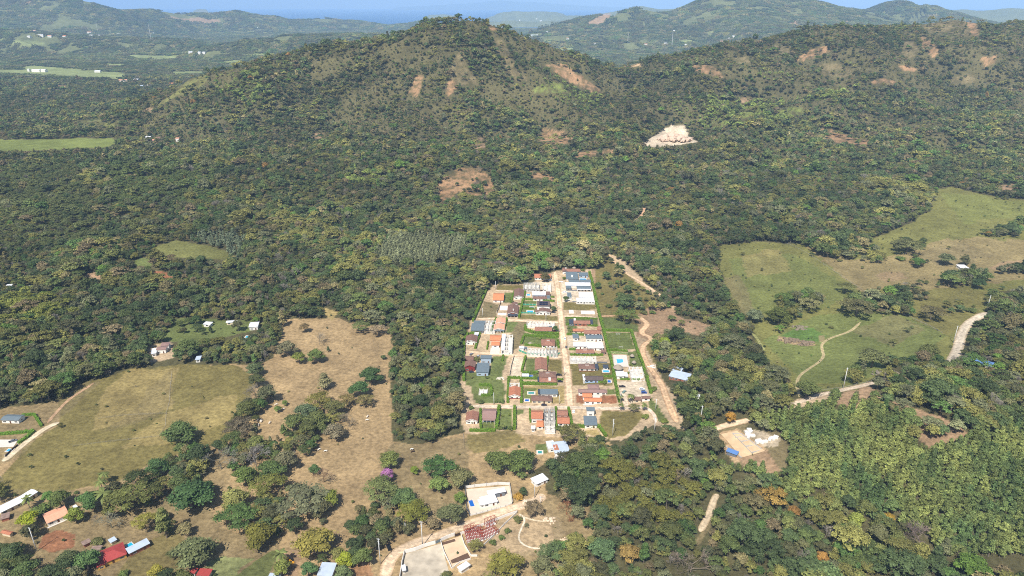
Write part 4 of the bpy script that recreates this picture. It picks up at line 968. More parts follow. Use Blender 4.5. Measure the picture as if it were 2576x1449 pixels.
def site(label, c, q, h=2.8, nx=3, ny=2, wc='light', cover=0, rot=None, up=False, cols=True):
    """a house under construction: slab, walls with openings, inner walls, columns and some roof beams"""
    rg = random.Random(int(q[0] if not hasattr(q[0], '__len__') else q[0][0]) * 7 + 3)
    x, y, w_, d_, rz = quadpos(c, q, h, rot); z = hz(x, y)
    t = thing('unfinished_house', label, 'building site', (x, y, z), rz)
    FOOT.append((x, y, math.hypot(w_, d_) / 2 * .82)); a, b = w_ / 2, d_ / 2
    MB().box(-a - .3, -b - .3, -.8, a + .3, b + .3, .15).build('floor_slab', WALLM['light'], t)
    m = MB()
    def wall(x0, y0, x1, y1, hh):
        n = max(1, int(math.hypot(x1 - x0, y1 - y0) / 3)); th = .12
        for i in range(n):
            u0, u1 = i / n, (i + 1) / n; g = .28
            for s0, s1, z0, z1 in ((u0, u0 + g / n, .15, hh), (u1 - g / n, u1, .15, hh), (u0 + g / n, u1 - g / n, .15, .15 + (hh * .33 if rg.random() < .7 else 0.02)), (u0 + g / n, u1 - g / n, hh * .82, hh)):
                X0, Y0, X1, Y1 = x0 + (x1 - x0) * s0, y0 + (y1 - y0) * s0, x0 + (x1 - x0) * s1, y0 + (y1 - y0) * s1
                m.box(min(X0, X1) - (th if x0 == x1 else 0), min(Y0, Y1) - (th if y0 == y1 else 0), z0, max(X0, X1) + (th if x0 == x1 else 0), max(Y0, Y1) + (th if y0 == y1 else 0), z1)
    wall(-a, -b, a, -b, h); wall(-a, b, a, b, h); wall(-a, -b + .12, -a, b - .12, h - .003); wall(a, -b + .12, a, b - .12, h - .003); m.build('outer_walls', WALLM[wc], t)
    m = MB()
    for i in range(1, nx): wall(-a + 2 * a * i / nx, -b + .13, -a + 2 * a * i / nx, b - .13, h - .01)
    m.build('inner_walls_across', WALLM[wc], t)
    if ny > 1:
        m = MB()
        for j in range(1, ny):
            for i in range(nx):
                wall(-a + 2 * a * i / nx + .13, -b + 2 * b * j / ny, -a + 2 * a * (i + 1) / nx - .13, -b + 2 * b * j / ny, h - .05)
        m.build('inner_walls_along', WALLM[wc], t)
    if cols:
        for i in range(nx + 1):
            for j in range(2): MB().box(-.16, -.16, 0, .16, .16, h + .9).build('column', WALLM['light'], t).location = (-a + 2 * a * i / nx, (-b, b)[j], 0)
    if cover:
        rm = ROOFM['white' if cover > 0 else 'grey']; k = abs(cover)
        n = max(2, int(w_ / 3))
        for i in range(n):
            if (i + .5) / n < k: MB().slab([(-a + i * w_ / n + .1, -b - .3, h + .15), (-a + (i + 1) * w_ / n - .1, -b - .3, h + .15), (-a + (i + 1) * w_ / n - .1, b + .3, h + .9), (-a + i * w_ / n + .1, b + .3, h + .9)], .1).build('roof_sheet', rm, t)
    if up:
        m = MB()
        for i in range(6): m.bar((-a + w_ * i / 5, -b, h + .9), (-a + w_ * i / 5, b, h + .9), .09)
        m.bar((-a, -b, h + .9), (a, -b, h + .9), .1); m.bar((-a, b, h + .9), (a, b, h + .9), .1); m.build('roof_beams', STEEL, t)
    return t
def pool(label, c, q, wm=None, rot=None, cop=1.0, poly=None):
    x, y, w_, d_, rz = quadpos(c, q, .3, rot); z = hz(x, y)
    t = thing('swimming_pool', label, 'pool', (x, y, z), rz); a, b = w_ / 2, d_ / 2
    m = MB().box(-a - cop, -b - cop, -.6, a + cop, -b, .28).box(-a - cop, b, -.6, a + cop, b + cop, .28).box(-a - cop, -b, -.6, -a, b, .28).box(a, -b, -.6, a + cop, b, .28); m.build('coping', DECK, t)
    MB().box(-a, -b, -.6, a, b, .16).build('water', wm or WATER, t)
    s = MB().bar((a * .6, b + .1, .2), (a * .6, b + .1, .9), .04).bar((a * .6, b + .1, .9), (a * .6, b - .5, .9), .04); s.build('ladder', STEEL, t)
    FOOT.append((x, y, max(a, b))); return t
HEDGM = leafmat('hedge_leaves', 'OBJ')
def hedge(label, c, pts, w_=1.5, h=2.0, col=(84,108,32), group='clipped green hedges between the plots'):
    P = [cat(c, *p) for p in pts]; rg = np.random.default_rng(len(bpy.data.objects))
    o0 = P[0].copy(); V = []; F = []; A = []; nv = 0; CV = []; CF = []
    for i in range(len(P) - 1):
        a, b = P[i], P[i + 1]; e = Vector((b.x - a.x, b.y - a.y, 0)); Ln = e.length
        if Ln < .5: continue
        e /= Ln; s = Vector((-e.y, e.x, 0)); n = int(Ln * 11) + 6
        u = rg.uniform(0, Ln, n); k = rg.random(n)
        wob = 1 + .14 * fbm(u / 3 + i * 9, u * 0 + i, 2)
        top = k < .42; left = (k >= .42) & (k < .71)
        off = np.where(top, rg.uniform(-.5, .5, n) * w_, np.where(left, -.5, .5) * w_) * wob
        zz = np.where(top, h * wob, rg.uniform(.05, 1, n) * h * wob)
        N = np.stack([np.where(top, 0, np.where(left, -1, 1)) * s.x, np.where(top, 0, np.where(left, -1, 1)) * s.y, np.where(top, 1., .2)], 1) + rg.normal(0, .35, (n, 3))
        gz = a.z + (b.z - a.z) * u / Ln
        C = np.stack([a.x + e.x * u + s.x * off - o0.x, a.y + e.y * u + s.y * off - o0.y, gz + zz - o0.z], 1)
        V.append(quads(C, N, .46, rg)); F.append(np.arange(n * 4).reshape(-1, 4) + nv); nv += 4 * n; A.append(np.clip(rg.normal(.5, .2, n), 0, 1))
        m = int(Ln / 1.5) + 1; ring = []
        for j in range(m + 1):
            q = j / m; g = .9 + .1 * math.sin(j * 2.1); cx, cy, cz = a.x + (b.x - a.x) * q - o0.x, a.y + (b.y - a.y) * q - o0.y, a.z + (b.z - a.z) * q - o0.z
            hw = w_ * .46 * g
            ring += [(cx - s.x * hw, cy - s.y * hw, cz - .5), (cx - s.x * hw, cy - s.y * hw, cz + h * .92 * g), (cx + s.x * hw, cy + s.y * hw, cz + h * .92 * g), (cx + s.x * hw, cy + s.y * hw, cz - .5)]
        f = [(4 * j + k_, 4 * j + 4 + k_, 4 * j + 4 + (k_ + 1), 4 * j + k_ + 1) for j in range(m) for k_ in range(3)] + [(0, 1, 2, 3), (4 * m + 3, 4 * m + 2, 4 * m + 1, 4 * m)]
        V.append(np.array(ring)); F.append(np.array(f) + nv); A.append(np.full(len(f), .35)); nv += len(ring)
    me = npmesh('hedge', np.concatenate(V), np.concatenate(F), [HEDGM], False, {'var': ('FACE', 'FLOAT', np.concatenate(A))})
    o = link('hedge', me, None, o0); o.color = (*[v * 1.7 for v in s2l(col)], 1); tag(o, label, 'hedge', group)
    return o
def walk(P, step=3.0):
    out = [P[0]]
    for a, b in zip(P[:-1], P[1:]):
        n = max(1, int(math.dist(a, b) / step))
        for i in range(1, n + 1): out.append((a[0] + (b[0] - a[0]) * i / n, a[1] + (b[1] - a[1]) * i / n))
    return out
def smooth(P, it=2):
    for _ in range(it):
        Q = [P[0]]
        for a, b in zip(P[:-1], P[1:]): Q += [(a[0] * .75 + b[0] * .25, a[1] * .75 + b[1] * .25), (a[0] * .25 + b[0] * .75, a[1] * .25 + b[1] * .75)]
        P = Q + [P[-1]]
    return P
def road(name, c, pts, w_, col=(214,190,158), edge=(178,146,112), lift=.12, tracks=True, clear=True):
    P = [cat(c, *p) for p in pts]; P = walk(smooth([(p.x, p.y) for p in P]), 2.5)
    V = []; CL = []; a_ = np.array(s2l(col)); e_ = np.array(s2l(edge)); k = 9
    for i, p in enumerate(P):
        q0, q1 = P[max(0, i - 1)], P[min(len(P) - 1, i + 1)]; ex, ey = q1[0] - q0[0], q1[1] - q0[1]; l = math.hypot(ex, ey) + 1e-9; sx, sy = -ey / l, ex / l
        wob = 1 + .14 * float(fbm(np.array([p[0] / 9]), np.array([p[1] / 9]), 3)[0])
        for j in range(k):
            t = (j / (k - 1) - .5) * w_ * wob * min(1, .25 + .25 * min(i, len(P) - 1 - i)); V.append((p[0] + sx * t, p[1] + sy * t, 0))
            g = abs(j / (k - 1) - .5) * 2; m = (g ** 3); tr = .12 if tracks and j in (2, 6) else (-.07 if tracks and j == 4 else 0)
            CL.append(np.append(np.clip(a_ * (1 - m) + e_ * m + tr * a_, 0, 1), 1))
        if clear and i % 2 == 0 and (name in ('main_street',) or 3 < i < len(P) - 5): FOOT.append((p[0], p[1], w_ * .5 - 1.2)); FOOT.append((p[0] - p[0] * 5 / max(p[1], 1), p[1] - 5, w_ * .5 - 1.5))
    V = np.array(V); V[:, 2] = hf(V[:, 0], V[:, 1]) + lift
    n = len(P); idx_ = np.arange(n * k).reshape(n, k)
    F = np.stack([idx_[:-1, :-1], idx_[:-1, 1:], idx_[1:, 1:], idx_[1:, :-1]], -1).reshape(-1, 4)[:, ::-1]
    o = link(name, npmesh(name, V, F, [groundmat()], True, {'Col': ('POINT', 'FLOAT_COLOR', np.array(CL))})); tag(o, kind='structure'); return o
def pole(label, c, x, y, h, arm=1, mt=None, wires=None, lean=0):
    p = cat(c, x, y); t = thing('utility_pole', label, 'utility pole', p, random.uniform(-.4, .4)); s = 1 + h / 40
    MB().bar((0, 0, -.5), (0, 0, h), .2 * s, 8, .13 * s).build('pole', mt or CONC, t, True)
    if arm:
        MB().box(-1.1, -.08, h - .9, 1.1, .08, h - .74).build('crossarm', STEEL, t)
        for i in (-1, 1): MB().bar((i * .9, 0, h - .74), (i * .9, 0, h - .45), .07, 6).build('insulator', FRAME, t)
    if arm > 1:
        MB().box(-.75, -.08, h - 2.6, .75, .08, h - 2.45).build('crossarm', STEEL, t)
        MB().bar((.45, -.25, h - 4.6), (.45, -.25, h - 3.5), .28, 8).build('transformer', STEEL, t, True)
    t['top'] = h; return t
def wall_run(label, c, pts, h, m, th=.2, posts=None, name='boundary_wall', cat_='wall', step=None, piers=0):
    P = [cat(c, *p) for p in pts]; o0 = P[0].copy(); t = thing(name, label, cat_, o0)
    for i, (a, b) in enumerate(zip(P[:-1], P[1:])):
        e = Vector((b.x - a.x, b.y - a.y, 0)); n = max(1, int(e.length / (step or 6))); s = Vector((-e.y, e.x, 0)).normalized() * th / 2
        mb = MB()
        for j in range(n):
            u0, u1 = j / n, (j + 1) / n; zt = a.z + (b.z - a.z) * (u0 + u1) / 2 - o0.z + h; A_, B_ = a.lerp(b, u0) - o0, a.lerp(b, u1) - o0
            k = len(mb.V); zb = min(A_.z, B_.z) - .8
            for q in (A_, B_):
                for sg in (-1, 1): mb.V += [(q.x + sg * s.x, q.y + sg * s.y, zb), (q.x + sg * s.x, q.y + sg * s.y, zt)]
            mb.F += [(k, k + 1, k + 5, k + 4), (k + 2, k + 6, k + 7, k + 3), (k + 1, k + 3, k + 7, k + 5), (k, k + 2, k + 3, k + 1), (k + 4, k + 5, k + 7, k + 6)]
        mb.build('wall_panel', m, t)
        if posts:
            np_ = max(1, int(e.length / posts))
            for j in range(np_ + (i == len(P) - 2)):
                q = a.lerp(b, j / np_) - o0; MB().box(-.2, -.2, -.8, .2, .2, h + .35).build('post', WALLM['grey'], t).location = q
    return t
_wh = {}
def car(label, c, x, y, ang, col, kind='car', group=None):
    p = cat(c, x, y); t = thing('parked_car' if kind != 'pickup' else 'pickup_truck', label, 'car' if kind != 'pickup' else 'pickup', p, ang, group)
    m = mat('paint_%d_%d_%d' % col, s2l(col), .3, .03, 1., spec=.5); L2, W2 = (2.25, .92) if kind != 'pickup' else (2.7, .98)
    prof = [(-L2, .35), (-L2, .85), (-L2 + .1, 1.0), (L2 - 1.35, 1.02), (L2 - .15, .85), (L2, .65), (L2, .35)]
    n = len(prof); mb = MB(); mb.V = [(q[0], -W2, q[1]) for q in prof] + [(q[0], W2, q[1]) for q in prof]
    mb.F = [tuple(range(n - 1, -1, -1)), tuple(range(n, 2 * n))] + [(i, (i + 1) % n, n + (i + 1) % n, n + i) for i in range(n)]; mb.F = [f[::-1] for f in mb.F]; mb.build('body', m, t)
    c0, c1 = ((-L2 + .45, L2 - 1.2) if kind != 'pickup' else (-.7, L2 - 1.25)); wd = W2 - .06
    cb = MB(); cb.V = [(c0 + o_, s * (wd - .12 * k), z_) for z_, k in ((1.0, 0), (1.5, 1)) for o_, s in ((.12 * k, -1), (c1 - c0 - .5 * k, -1), (c1 - c0 - .5 * k, 1), (.12 * k + 0, 1))]
    cb.V = [(c0 if i % 4 in (0, 3) and i < 4 else v[0], v[1], v[2]) for i, v in enumerate(cb.V)]
    cb.F = [(0, 1, 5, 4), (1, 2, 6, 5), (2, 3, 7, 6), (3, 0, 4, 7), (4, 5, 6, 7)]; cb.build('windows', GLASS, t)
    MB().box(c0 + .15, -wd + .1, 1.49, c1 - .48, wd - .1, 1.56).build('cabin_roof', m, t)
    if kind == 'pickup': MB().box(-L2 + .12, -W2 + .1, 1.0, -.8, W2 - .1, 1.03).build('cargo_bed', BLACK, t)
    if 'w' not in _wh: _wh['w'] = MB().bar((0, -.11, 0), (0, .11, 0), .34, 12).mesh('wheel', RUBBER); _wh['r'] = MB().bar((0, -.12, 0), (0, .12, 0), .19, 8).mesh('rim', STEEL)
    for sx in (-1, 1):
        for sy in (-1, 1):
            w2 = link('wheel', _wh['w'], t, (sx * L2 * .62, sy * (W2 - .08), .34)); link('rim', _wh['r'], w2)
    return t
_tm = {}
NHAND = 0
def tree(label, c, x, y, r, kind='round', col=(84,90,54), h=None, name='tree', cat_='tree', seed=None, group=None, col2=None):
    """crown centre and radius in crop pixels"""
    global NHAND
    R0, H0 = KINDS[kind][1], KINDS[kind][2]
    p = cat(c, x, y); s = r * CROPS[c][2] / FPX * (p - Vector((0, 0, CAMH))).length / R0
    hh = H0 * s * (h or 1) * (1 if s < 1.1 else (1.1 / s) ** .45)
    p = cat(c, x, y, hh * .62); v = seed if seed is not None else int(abs(x * 3 + y)) % 4
    if (kind, v) not in _tm:
        cc, tt = kindmesh(kind, 0, 300 + 13 * v + len(kind)); _tm[(kind, v)] = (mesh_of(kind + '_crown', [cc], [LEAF]), mesh_of('trunk', [tt], [BARK], True) if tt else None)
    cm, tm = _tm[(kind, v)]; z = hz(p.x, p.y)
    t = thing(name, label, cat_, (p.x, p.y, z), (x * 7.7 + y) % 6.28, group); t.scale = (s * 1.1, s * 1.1, hh / H0)
    o = link('crown' if kind != 'bare' else 'branches', cm, t); l_ = s2l(col); g_ = col[0] < 130; k_ = 1.5 if g_ else 1.0; o.color = (l_[0] * (1.1 if g_ else 1) * k_, l_[1] * (.94 if g_ else 1) * k_, l_[2] * .95 * k_, 1)
    if tm: link('trunk', tm, t)
    if cat_ == 'tree': NHAND += 1
    HANDCLEAR.append((p.x, p.y, R0 * s * .62)); return t
# ------------------------------------------------------------------ roads and tracks
road('main_street', 'A', [(1195,180),(1215,300),(1240,460),(1250,600),(1270,760),(1285,900),(1300,1060),(1320,1200),(1340,1350),(1353,1500),(1362,1635),(1368,1690)], 6.2)
road('side_street', 'A', [(325,704),(500,700),(650,712),(900,730),(1100,740),(1262,742)], 5.0, lift=.10)
road('side_street', 'A', [(195,1068),(400,1088),(700,1105),(1000,1125),(1180,1138),(1300,1130)], 5.4, lift=.10)
road('side_street', 'A', [(1270,676),(1400,672),(1540,680),(1670,692)], 4.2, col=(206,184,160), lift=.10)
road('side_street', 'A', [(535,385),(650,388),(740,398)], 3.6, col=(190,176,150), lift=.10)
road('lower_street', 'B', [(255,532),(500,540),(800,545),(1100,545),(1350,548),(1600,556),(1900,560),(2100,555)], 6.0, col=(196,180,158), lift=.14)
road('driveway', 'B', [(2100,555),(2190,545),(2260,580),(2310,640),(2325,720)], 3.6, col=(206,188,166), lift=.10)
road('driveway', 'B', [(1960,400),(1985,470),(1990,560)], 6, col=(206,186,162), lift=.10)
road('dirt_road', 'P', [(1533,640),(1545,658),(1575,688),(1610,708),(1650,735),(1675,750)], 4.2, col=(206,178,144), lift=.12)
road('dirt_road', 'A', [(2130,675),(2190,720),(2240,765),(2160,840),(2180,880),(2250,900),(2280,940),(2200,980),(2170,1030),(2180,1110),(2225,1200),(2290,1290),(2350,1380),(2400,1460),(2440,1590),(2500,1730),(2560,1860)], 5.6, col=(204,172,136), edge=(164,130,98), lift=.12)
road('forest_track', 'P', [(1580,574),(1592,562),(1612,545),(1622,530),(1620,518)], 5, col=(200,160,128))
road('forest_track', 'A', [(1700,675),(1760,672),(1870,670)], 2.6, col=(196,156,124))
road('pale_road', 'C', [(300,1500),(320,1330),(400,1210),(520,1125),(720,1050),(900,990),(1140,905),(1300,850),(1500,770),(1720,690),(1880,650),(2010,590),(2075,540)], 7.5, col=(206,182,152), edge=(176,148,114), lift=.14)
road('farm_road', 'E', [(30,1440),(120,1370),(260,1250),(400,1140),(520,1060),(660,1000)], 5.5, col=(200,184,156), edge=(160,144,110), lift=.12)
road('farm_track', 'E', [(530,1010),(620,900),(760,750),(900,660),(1050,560)], 3, col=(170,140,110), edge=(150,124,92), lift=.10)
road('ridge_road', 'G', [(2320,592),(2250,620),(2170,670),(2130,740),(2110,820),(2080,900),(2040,970),(2000,1020)], 9, col=(196,182,160), edge=(160,140,108), lift=.14)
road('ridge_road', 'G', [(1620,1078),(1500,1095),(1380,1125),(1240,1155),(1120,1180),(1020,1215),(930,1245),(800,1262)], 6.5, col=(196,178,154), edge=(166,142,112), lift=.14)
road('ridge_road', 'G', [(330,1436),(420,1405),(500,1385),(580,1370),(600,1360)], 6, col=(200,180,150), lift=.14)
road('pasture_track', 'G', [(1400,660),(1340,720),(1260,750),(1180,775),(1120,815),(1125,860),(1140,905),(1100,950),(1020,1000),(960,1045),(940,1100),(960,1200)], 3.0, col=(176,158,118), edge=(130,134,84), lift=.10)
road('pasture_track', 'G', [(625,740),(660,780),(690,830),(710,860)], 3.0, col=(150,146,94), edge=(120,130,74), lift=.10)
road('narrow_track', 'H', [(375,860),(350,890),(335,940),(310,1010),(280,1070),(245,1130)], 4.2, col=(184,166,138), edge=(150,130,100))
road('loop_path', 'C', [(1800,760),(1850,790),(1860,840),(1820,920),(1790,1000),(1800,1060),(1860,1110),(1960,1140),(2050,1140)], 1.3, col=(216,204,180), edge=(190,170,140), tracks=False, lift=.10)
road('loop_path', 'C', [(1810,770),(1900,810),(2000,835),(2110,838)], 1.2, col=(206,190,160), edge=(190,170,140), tracks=False, lift=.10)

# ------------------------------------------------------------------ housing estate
A, B_ = 'A', 'B'
H = house
H("small house with orange tiled roof and white walls in the estate's top left plot", A, (500,412,622,494), 'gx', 'orange', 'white', pitch=17)
H("brown tiled house with white gable beside the small orange roofed house", A, (733,372,848,462), 'gy', 'brown', 'white', ext=[('gablerim',)])
H("brown tiled house with tall chimney and dark front porch, left of two blue pools", A, (660,548,786,650), 'gy', 'brown', 'brick', ext=[('chimney', .05, -.28), ('porch', 3, 'slate'), ('gablerim',)])
H("small brown gabled hut behind the tall chimney house", A, (718,516,778,546), 'gy', 'brown', 'cream', h=2.5, ext=[('gablerim',)], win=False)
H("low terracotta house half hidden by trees at the top end of the street", A, (965,195,1155,243), 'gx', 'terra', 'white')
H("house with flat white roof and grey box at the street side, beside the top pool", A, (938,398,1092,440), 'flat', 'white', 'bluegrey', h=3.1, ext=[('wing', .68, .05, .3, .9, 'flat', 'brown', 'grey', 3.4)])
H("long brown roofed house just below the flat white roofed one", A, (948,446,1106,478), 'gx', 'brown', 'white', ext=[('wing', .62, 0, .26, .9, 'flat', 'grey', 'grey', 3.6)])
H("two storey brown roofed house carrying solar panels", A, (996,496,1142,560), 'gx', 'dark', 'white', h=4.6, ext=[('solar',)])
H("wide low gabled brown house with white front just below the solar panels", A, (975,588,1146,634), 'gy', 'brown', 'white', pitch=14, ext=[('gablerim',), ('tanks', -.3, .2)])
H("brown roofed house with white gables at the very top of the estate", A, (1280,138,1478,174), 'gx', 'redbrown', 'white', ext=[('wing', -.36, -.1, .3, 1.3, 'gy', 'brown', 'white', 3.2), ('chimney', -.3, 0)])
H("big slate grey roofed villa with white roof box, top right of the street", A, (1322,182,1458,256), 'shed', 'grey', 'white', h=3.2, pitch=7, ext=[('tanks', .0, -.2)])
H("grey shed roofed wing beside the top right pool", A, (1462,183,1568,216), 'shed', 'grey', 'bluegrey', h=3.2, pitch=8)
H("long low grey roof along the front of the top right villa", A, (1350,258,1470,290), 'gx', 'grey', 'cream', h=3, pitch=9)
H("grey gabled block with white walls at the hedge end of the villa", A, (1473,258,1600,288), 'gx', 'grey', 'white', h=3, pitch=9)
H("long white sheet metal roof between two grey roofed houses", A, (1315,294,1592,330), 'shed', 'white', 'light', h=3, pitch=5, win=False)
H("small square grey roofed house by the street below the white sheet roof", A, (1318,332,1380,362), 'shed', 'grey', 'slate', h=3, pitch=8)
H("grey pitched roof house with white walls against the east hedge", A, (1440,332,1602,366), 'gx', 'grey', 'white', h=3.6, pitch=9, ext=[('porch', 2, 'white')])
H("long brown house with dark slate ends on a green lawn plot", A, (1405,714,1592,758), 'gx', 'redbrown', 'brick', h=2.8, ext=[('wing', -.62, .0, .3, .9, 'shed', 'slate', 'slate', 2.8), ('wing', .58, .0, .16, .9, 'shed', 'slate', 'slate', 2.8), ('tanks', -.42, .3)])
H("low terracotta patio roof behind a planted garden", A, (1395,806,1526,842), 'gx', 'terra', 'cream', h=2.7)
H("brown gabled house with white walls against the east hedge, beside the patio roof", A, (1520,822,1708,868), 'gx', 'redbrown', 'white')
H("small brown tiled annex touching the east hedge", A, (1668,780,1712,824), 'gx', 'redbrown', 'brick', h=2.9)
H("small grey cube roof house by the street in the middle right block", A, (1395,868,1463,918), 'shed', 'grey', 'white', h=3.2, pitch=7)
H("wide grey pitched roof house with tall white walls, middle right block", A, (1542,876,1730,922), 'gx', 'grey', 'white', h=3.6, pitch=9)
H("bright white roofed house by the street below the grey cube roof", A, (1403,955,1560,1008), 'hip', 'white', 'white', h=3.2, pitch=12)
H("bright white roofed house by the east hedge below the wide grey roof", A, (1560,960,1742,1026), 'hip', 'white', 'white', h=3.2, pitch=12)
H("long terracotta house between two short hedges, right of the parked grey car", A, (1432,1036,1638,1084), 'gx', 'redbrown', 'white', ext=[('cupola',)])
H("small brown garden house at the east hedge beside the long terracotta house", A, (1712,1040,1765,1076), 'gx', 'brown', 'brick', h=2.6)
H("brown hipped house with raised vent and dark annex, red plinth", A, (1462,1202,1652,1260), 'hip', 'brown', 'white', ext=[('cupola',), ('wing', .58, 0, .2, .7, 'shed', 'slate', 'slate', 2.8)], base_='red')
H("small slate roofed pool house beside a pale pool at the east hedge", A, (1733,1208,1795,1246), 'gx', 'slate', 'white', h=2.7)
H("brown roofed house with pale blue walls and white street end", B_, (1522,190,1738,242), 'gx', 'dark', 'blue', ext=[('wing', -.5, -.05, .12, 1.1, 'flat', 'white', 'white', 3.6)])
H("large mauve hipped house with raised centre roof", B_, (1455,338,1780,378), 'hip', 'mauve', 'white', h=3.0, pitch=16)
H("raised mauve hipped upper storey behind the large mauve roof", B_, (1563,284,1694,334), 'hip', 'mauve', 'white', h=4.2, pitch=16)
H("bright orange roofed white house at the street corner", B_, (1522,432,1722,480), 'gx', 'orange', 'white', h=3, pitch=15, ext=[('terrace', 1, 1)])
H("bright orange roof block behind the corner house", B_, (1504,380,1614,430), 'gx', 'orange', 'white', h=3.2, pitch=15)
H("white two storey cube house with grey roof below the lower street", B_, (1548,540,1645,584), 'shed', 'grey', 'white', h=5.6, pitch=6)
H("large flat grey metal roof in front of the white cube house", B_, (1524,640,1672,748), 'shed', 'grey', 'white', h=3, pitch=4)
H("terracotta house with courtyard between two hedges below the lower street", B_, (1220,572,1342,638), 'gx', 'redbrown', 'white')
H("terracotta roof in front of the courtyard house", B_, (1222,642,1362,728), 'gx', 'terra', 'white')
H("two storey terracotta house beside the bare dirt plot", B_, (928,574,1064,674), 'gx', 'terra', 'light', h=4.2)
H("small bright orange roof on white walls in front of the two storey terracotta house", B_, (990,686,1068,762), 'gx', 'orange', 'white', h=2.9, pitch=14)
H("white flat box annex with green window at the small orange roof", B_, (928,752,976,790), 'flat', 'white', 'white', h=2.8)
H("house with steep dark brown sheet roof and grey side wall", B_, (380,556,536,672), 'gx', 'mauve', 'bluegrey', h=3.4, ext=[('porch', 2.5, 'mauve')])
H("brown gabled cottage with white gable under the trees at the estate's lower left corner", B_, (192,594,334,702), 'gy', 'redbrown', 'white', ext=[('gablerim',)])
H("terracotta gabled house with white gable wall and red plinth", B_, (676,318,810,424), 'gy', 'terra', 'white', ext=[('gablerim',)], base_='red')
H("house with pale grey sheet roof behind the big brown hipped corner house", B_, (1028,340,1230,398), 'shed', 'grey', 'white', h=3.4, pitch=6, ext=[('wing', -.55, .05, .12, .9, 'flat', 'slate', 'slate', 3.2)])
H("big weathered brown hipped house with cream walls at the street corner", B_, (930,408,1166,474), 'hip', 'brown', 'cream', h=3.0)
H("brown hipped house with vent tower in the middle of its plot row", B_, (1016,142,1212,206), 'hip', 'brown', 'slate', h=3.2, ext=[('cupola',)])
H("reddish hipped house directly below the vent tower house", B_, (1018,206,1216,264), 'hip', 'redbrown', 'blue', ext=[('wing', -.54, 0, .1, .9, 'flat', 'slate', 'slate', 3), ('tanks', .1, -.2)])
H("very large brown tiled roof beside a green lawn, centre of the estate", A, (972,1142,1112,1272), 'gy', 'redbrown', 'cream', h=3.0, pitch=17)
H("brown hipped house with vent box on a hedged lawn beside the main street", A, (1044,926,1198,1000), 'hip', 'redbrown', 'white', h=2.9, ext=[('cupola',)])
H("long terracotta house with white walls inside a deep hedge, left of the main street", A, (970,786,1162,838), 'gx', 'redbrown', 'white', ext=[('wing', .42, .3, .2, .5, 'flat', 'grey', 'grey', 3.2)])
H("small dark grey roofed house at the west hedge, back one of a pair", A, (285,720,412,748), 'shed', 'grey', 'slate', h=3, pitch=7)
H("dark grey roofed house at the west hedge, front one of a pair", A, (252,756,398,834), 'shed', 'grey', 'slate', h=3, pitch=7)
H("peach tiled house at the back between two hedges", A, (530,694,642,754), 'gy', 'peach', 'white', pitch=16, ext=[('gablerim',)])
H("peach tiled house with white gable in front of its twin", A, (508,758,632,826), 'gy', 'peach', 'white', pitch=16, ext=[('gablerim',), ('porch', 2, 'grey')])
H("two storey orange roofed house with skylight", A, (466,880,592,944), 'gx', 'orange', 'cream', h=4.8, pitch=14)
H("lower orange roof with long white forecourt", A, (482,950,576,998), 'gx', 'orange', 'white', h=3, pitch=14, ext=[('terrace', .5, 12)])
H("brown gabled house with white gable at the west hedge", A, (188,888,324,966), 'gy', 'brown', 'white', ext=[('gablerim',)])
H("small brown roof at the west hedge behind the red walled house", A, (178,1112,286,1160), 'gx', 'brown', 'red', h=3)
H("brown roofed house with dark red walls at the west hedge", A, (180,1172,304,1242), 'gy', 'brown', 'red', h=4.2)
H("pale two storey house with grey roof and slate canopy", A, (360,1106,486,1146), 'shed', 'grey', 'bluegrey', h=5.2, pitch=7, ext=[('wing', .14, .75, .6, .8, 'shed', 'slate', 'slate', 3.2)])
H("grey metal roofed house with blue grey walls and lawn in front", A, (312,1196,456,1300), 'shed', 'grey', 'bluegrey', h=3.8, pitch=6)
H("small blue and white water tank tower house", A, (294,852,340,880), 'flat', 'white', 'blue', h=4.4, win=True)
H("white container office in the fenced building plot", A, (795,1006,852,1034), 'flat', 'white', 'white', h=2.8, win=False, cat_='site hut', name='container')
H("grey store hut beside the white container office", A, (852,1014,884,1036), 'flat', 'grey', 'grey', h=2.6, win=False, cat_='site hut', name='container')
H("brown roofed gate house left of the entrance driveway", B_, (2062,420,2166,466), 'gx', 'brown', 'cream', h=2.8)
H("brown roofed gate house right of its neighbour at the entrance", B_, (2166,414,2268,448), 'gx', 'brown', 'white', h=2.8)
H("white club building below the big thatched shelter", A, (1885,1288,1980,1340), 'flat', 'white', 'white', h=3.2)
H("small white changing block beside the club building", A, (1982,1300,2014,1345), 'flat', 'white', 'light', h=2.8)
# building sites
site("long pale building shell with room walls, top left of the street", A, (845,302,1022,378), nx=4, ny=2, wc='grey', up=True)
site("half built walls beside the street next to the long pale shell", A, (1062,306,1152,378), nx=2, ny=2, wc='light')
site("white steel framed building shell behind the long terracotta hedge house", A, (880,730,1192,776), nx=7, ny=1, wc='light', up=True)
site("open white concrete frame between the peach tiled and dark grey houses", A, (402,722,522,842), nx=3, ny=3, wc='light', up=True)
site("tall narrow white concrete shell beside the orange roofed house", A, (592,876,716,1050), nx=2, ny=4, wc='light', h=4.5, cover=.5)
site("long grey concrete shell behind the green net fence", A, (888,1030,1100,1092), nx=6, ny=2, wc='light', h=3)
site("taller grey concrete shell at the street end of the green net fence", A, (1102,1016,1222,1092), nx=3, ny=2, wc='grey', h=4)
site("pale building shell with pink rubble yard, right of the main street", A, (1370,1122,1660,1176), nx=5, ny=2, wc='light', h=2.6)
site("covered white building shell right of the street with grey sheet cover", A, (1335,412,1382,462), nx=2, ny=1, wc='light', cover=-1)
site("building shell with pale metal roof at the east hedge", A, (1470,406,1628,464), nx=4, ny=1, wc='light', cover=1)
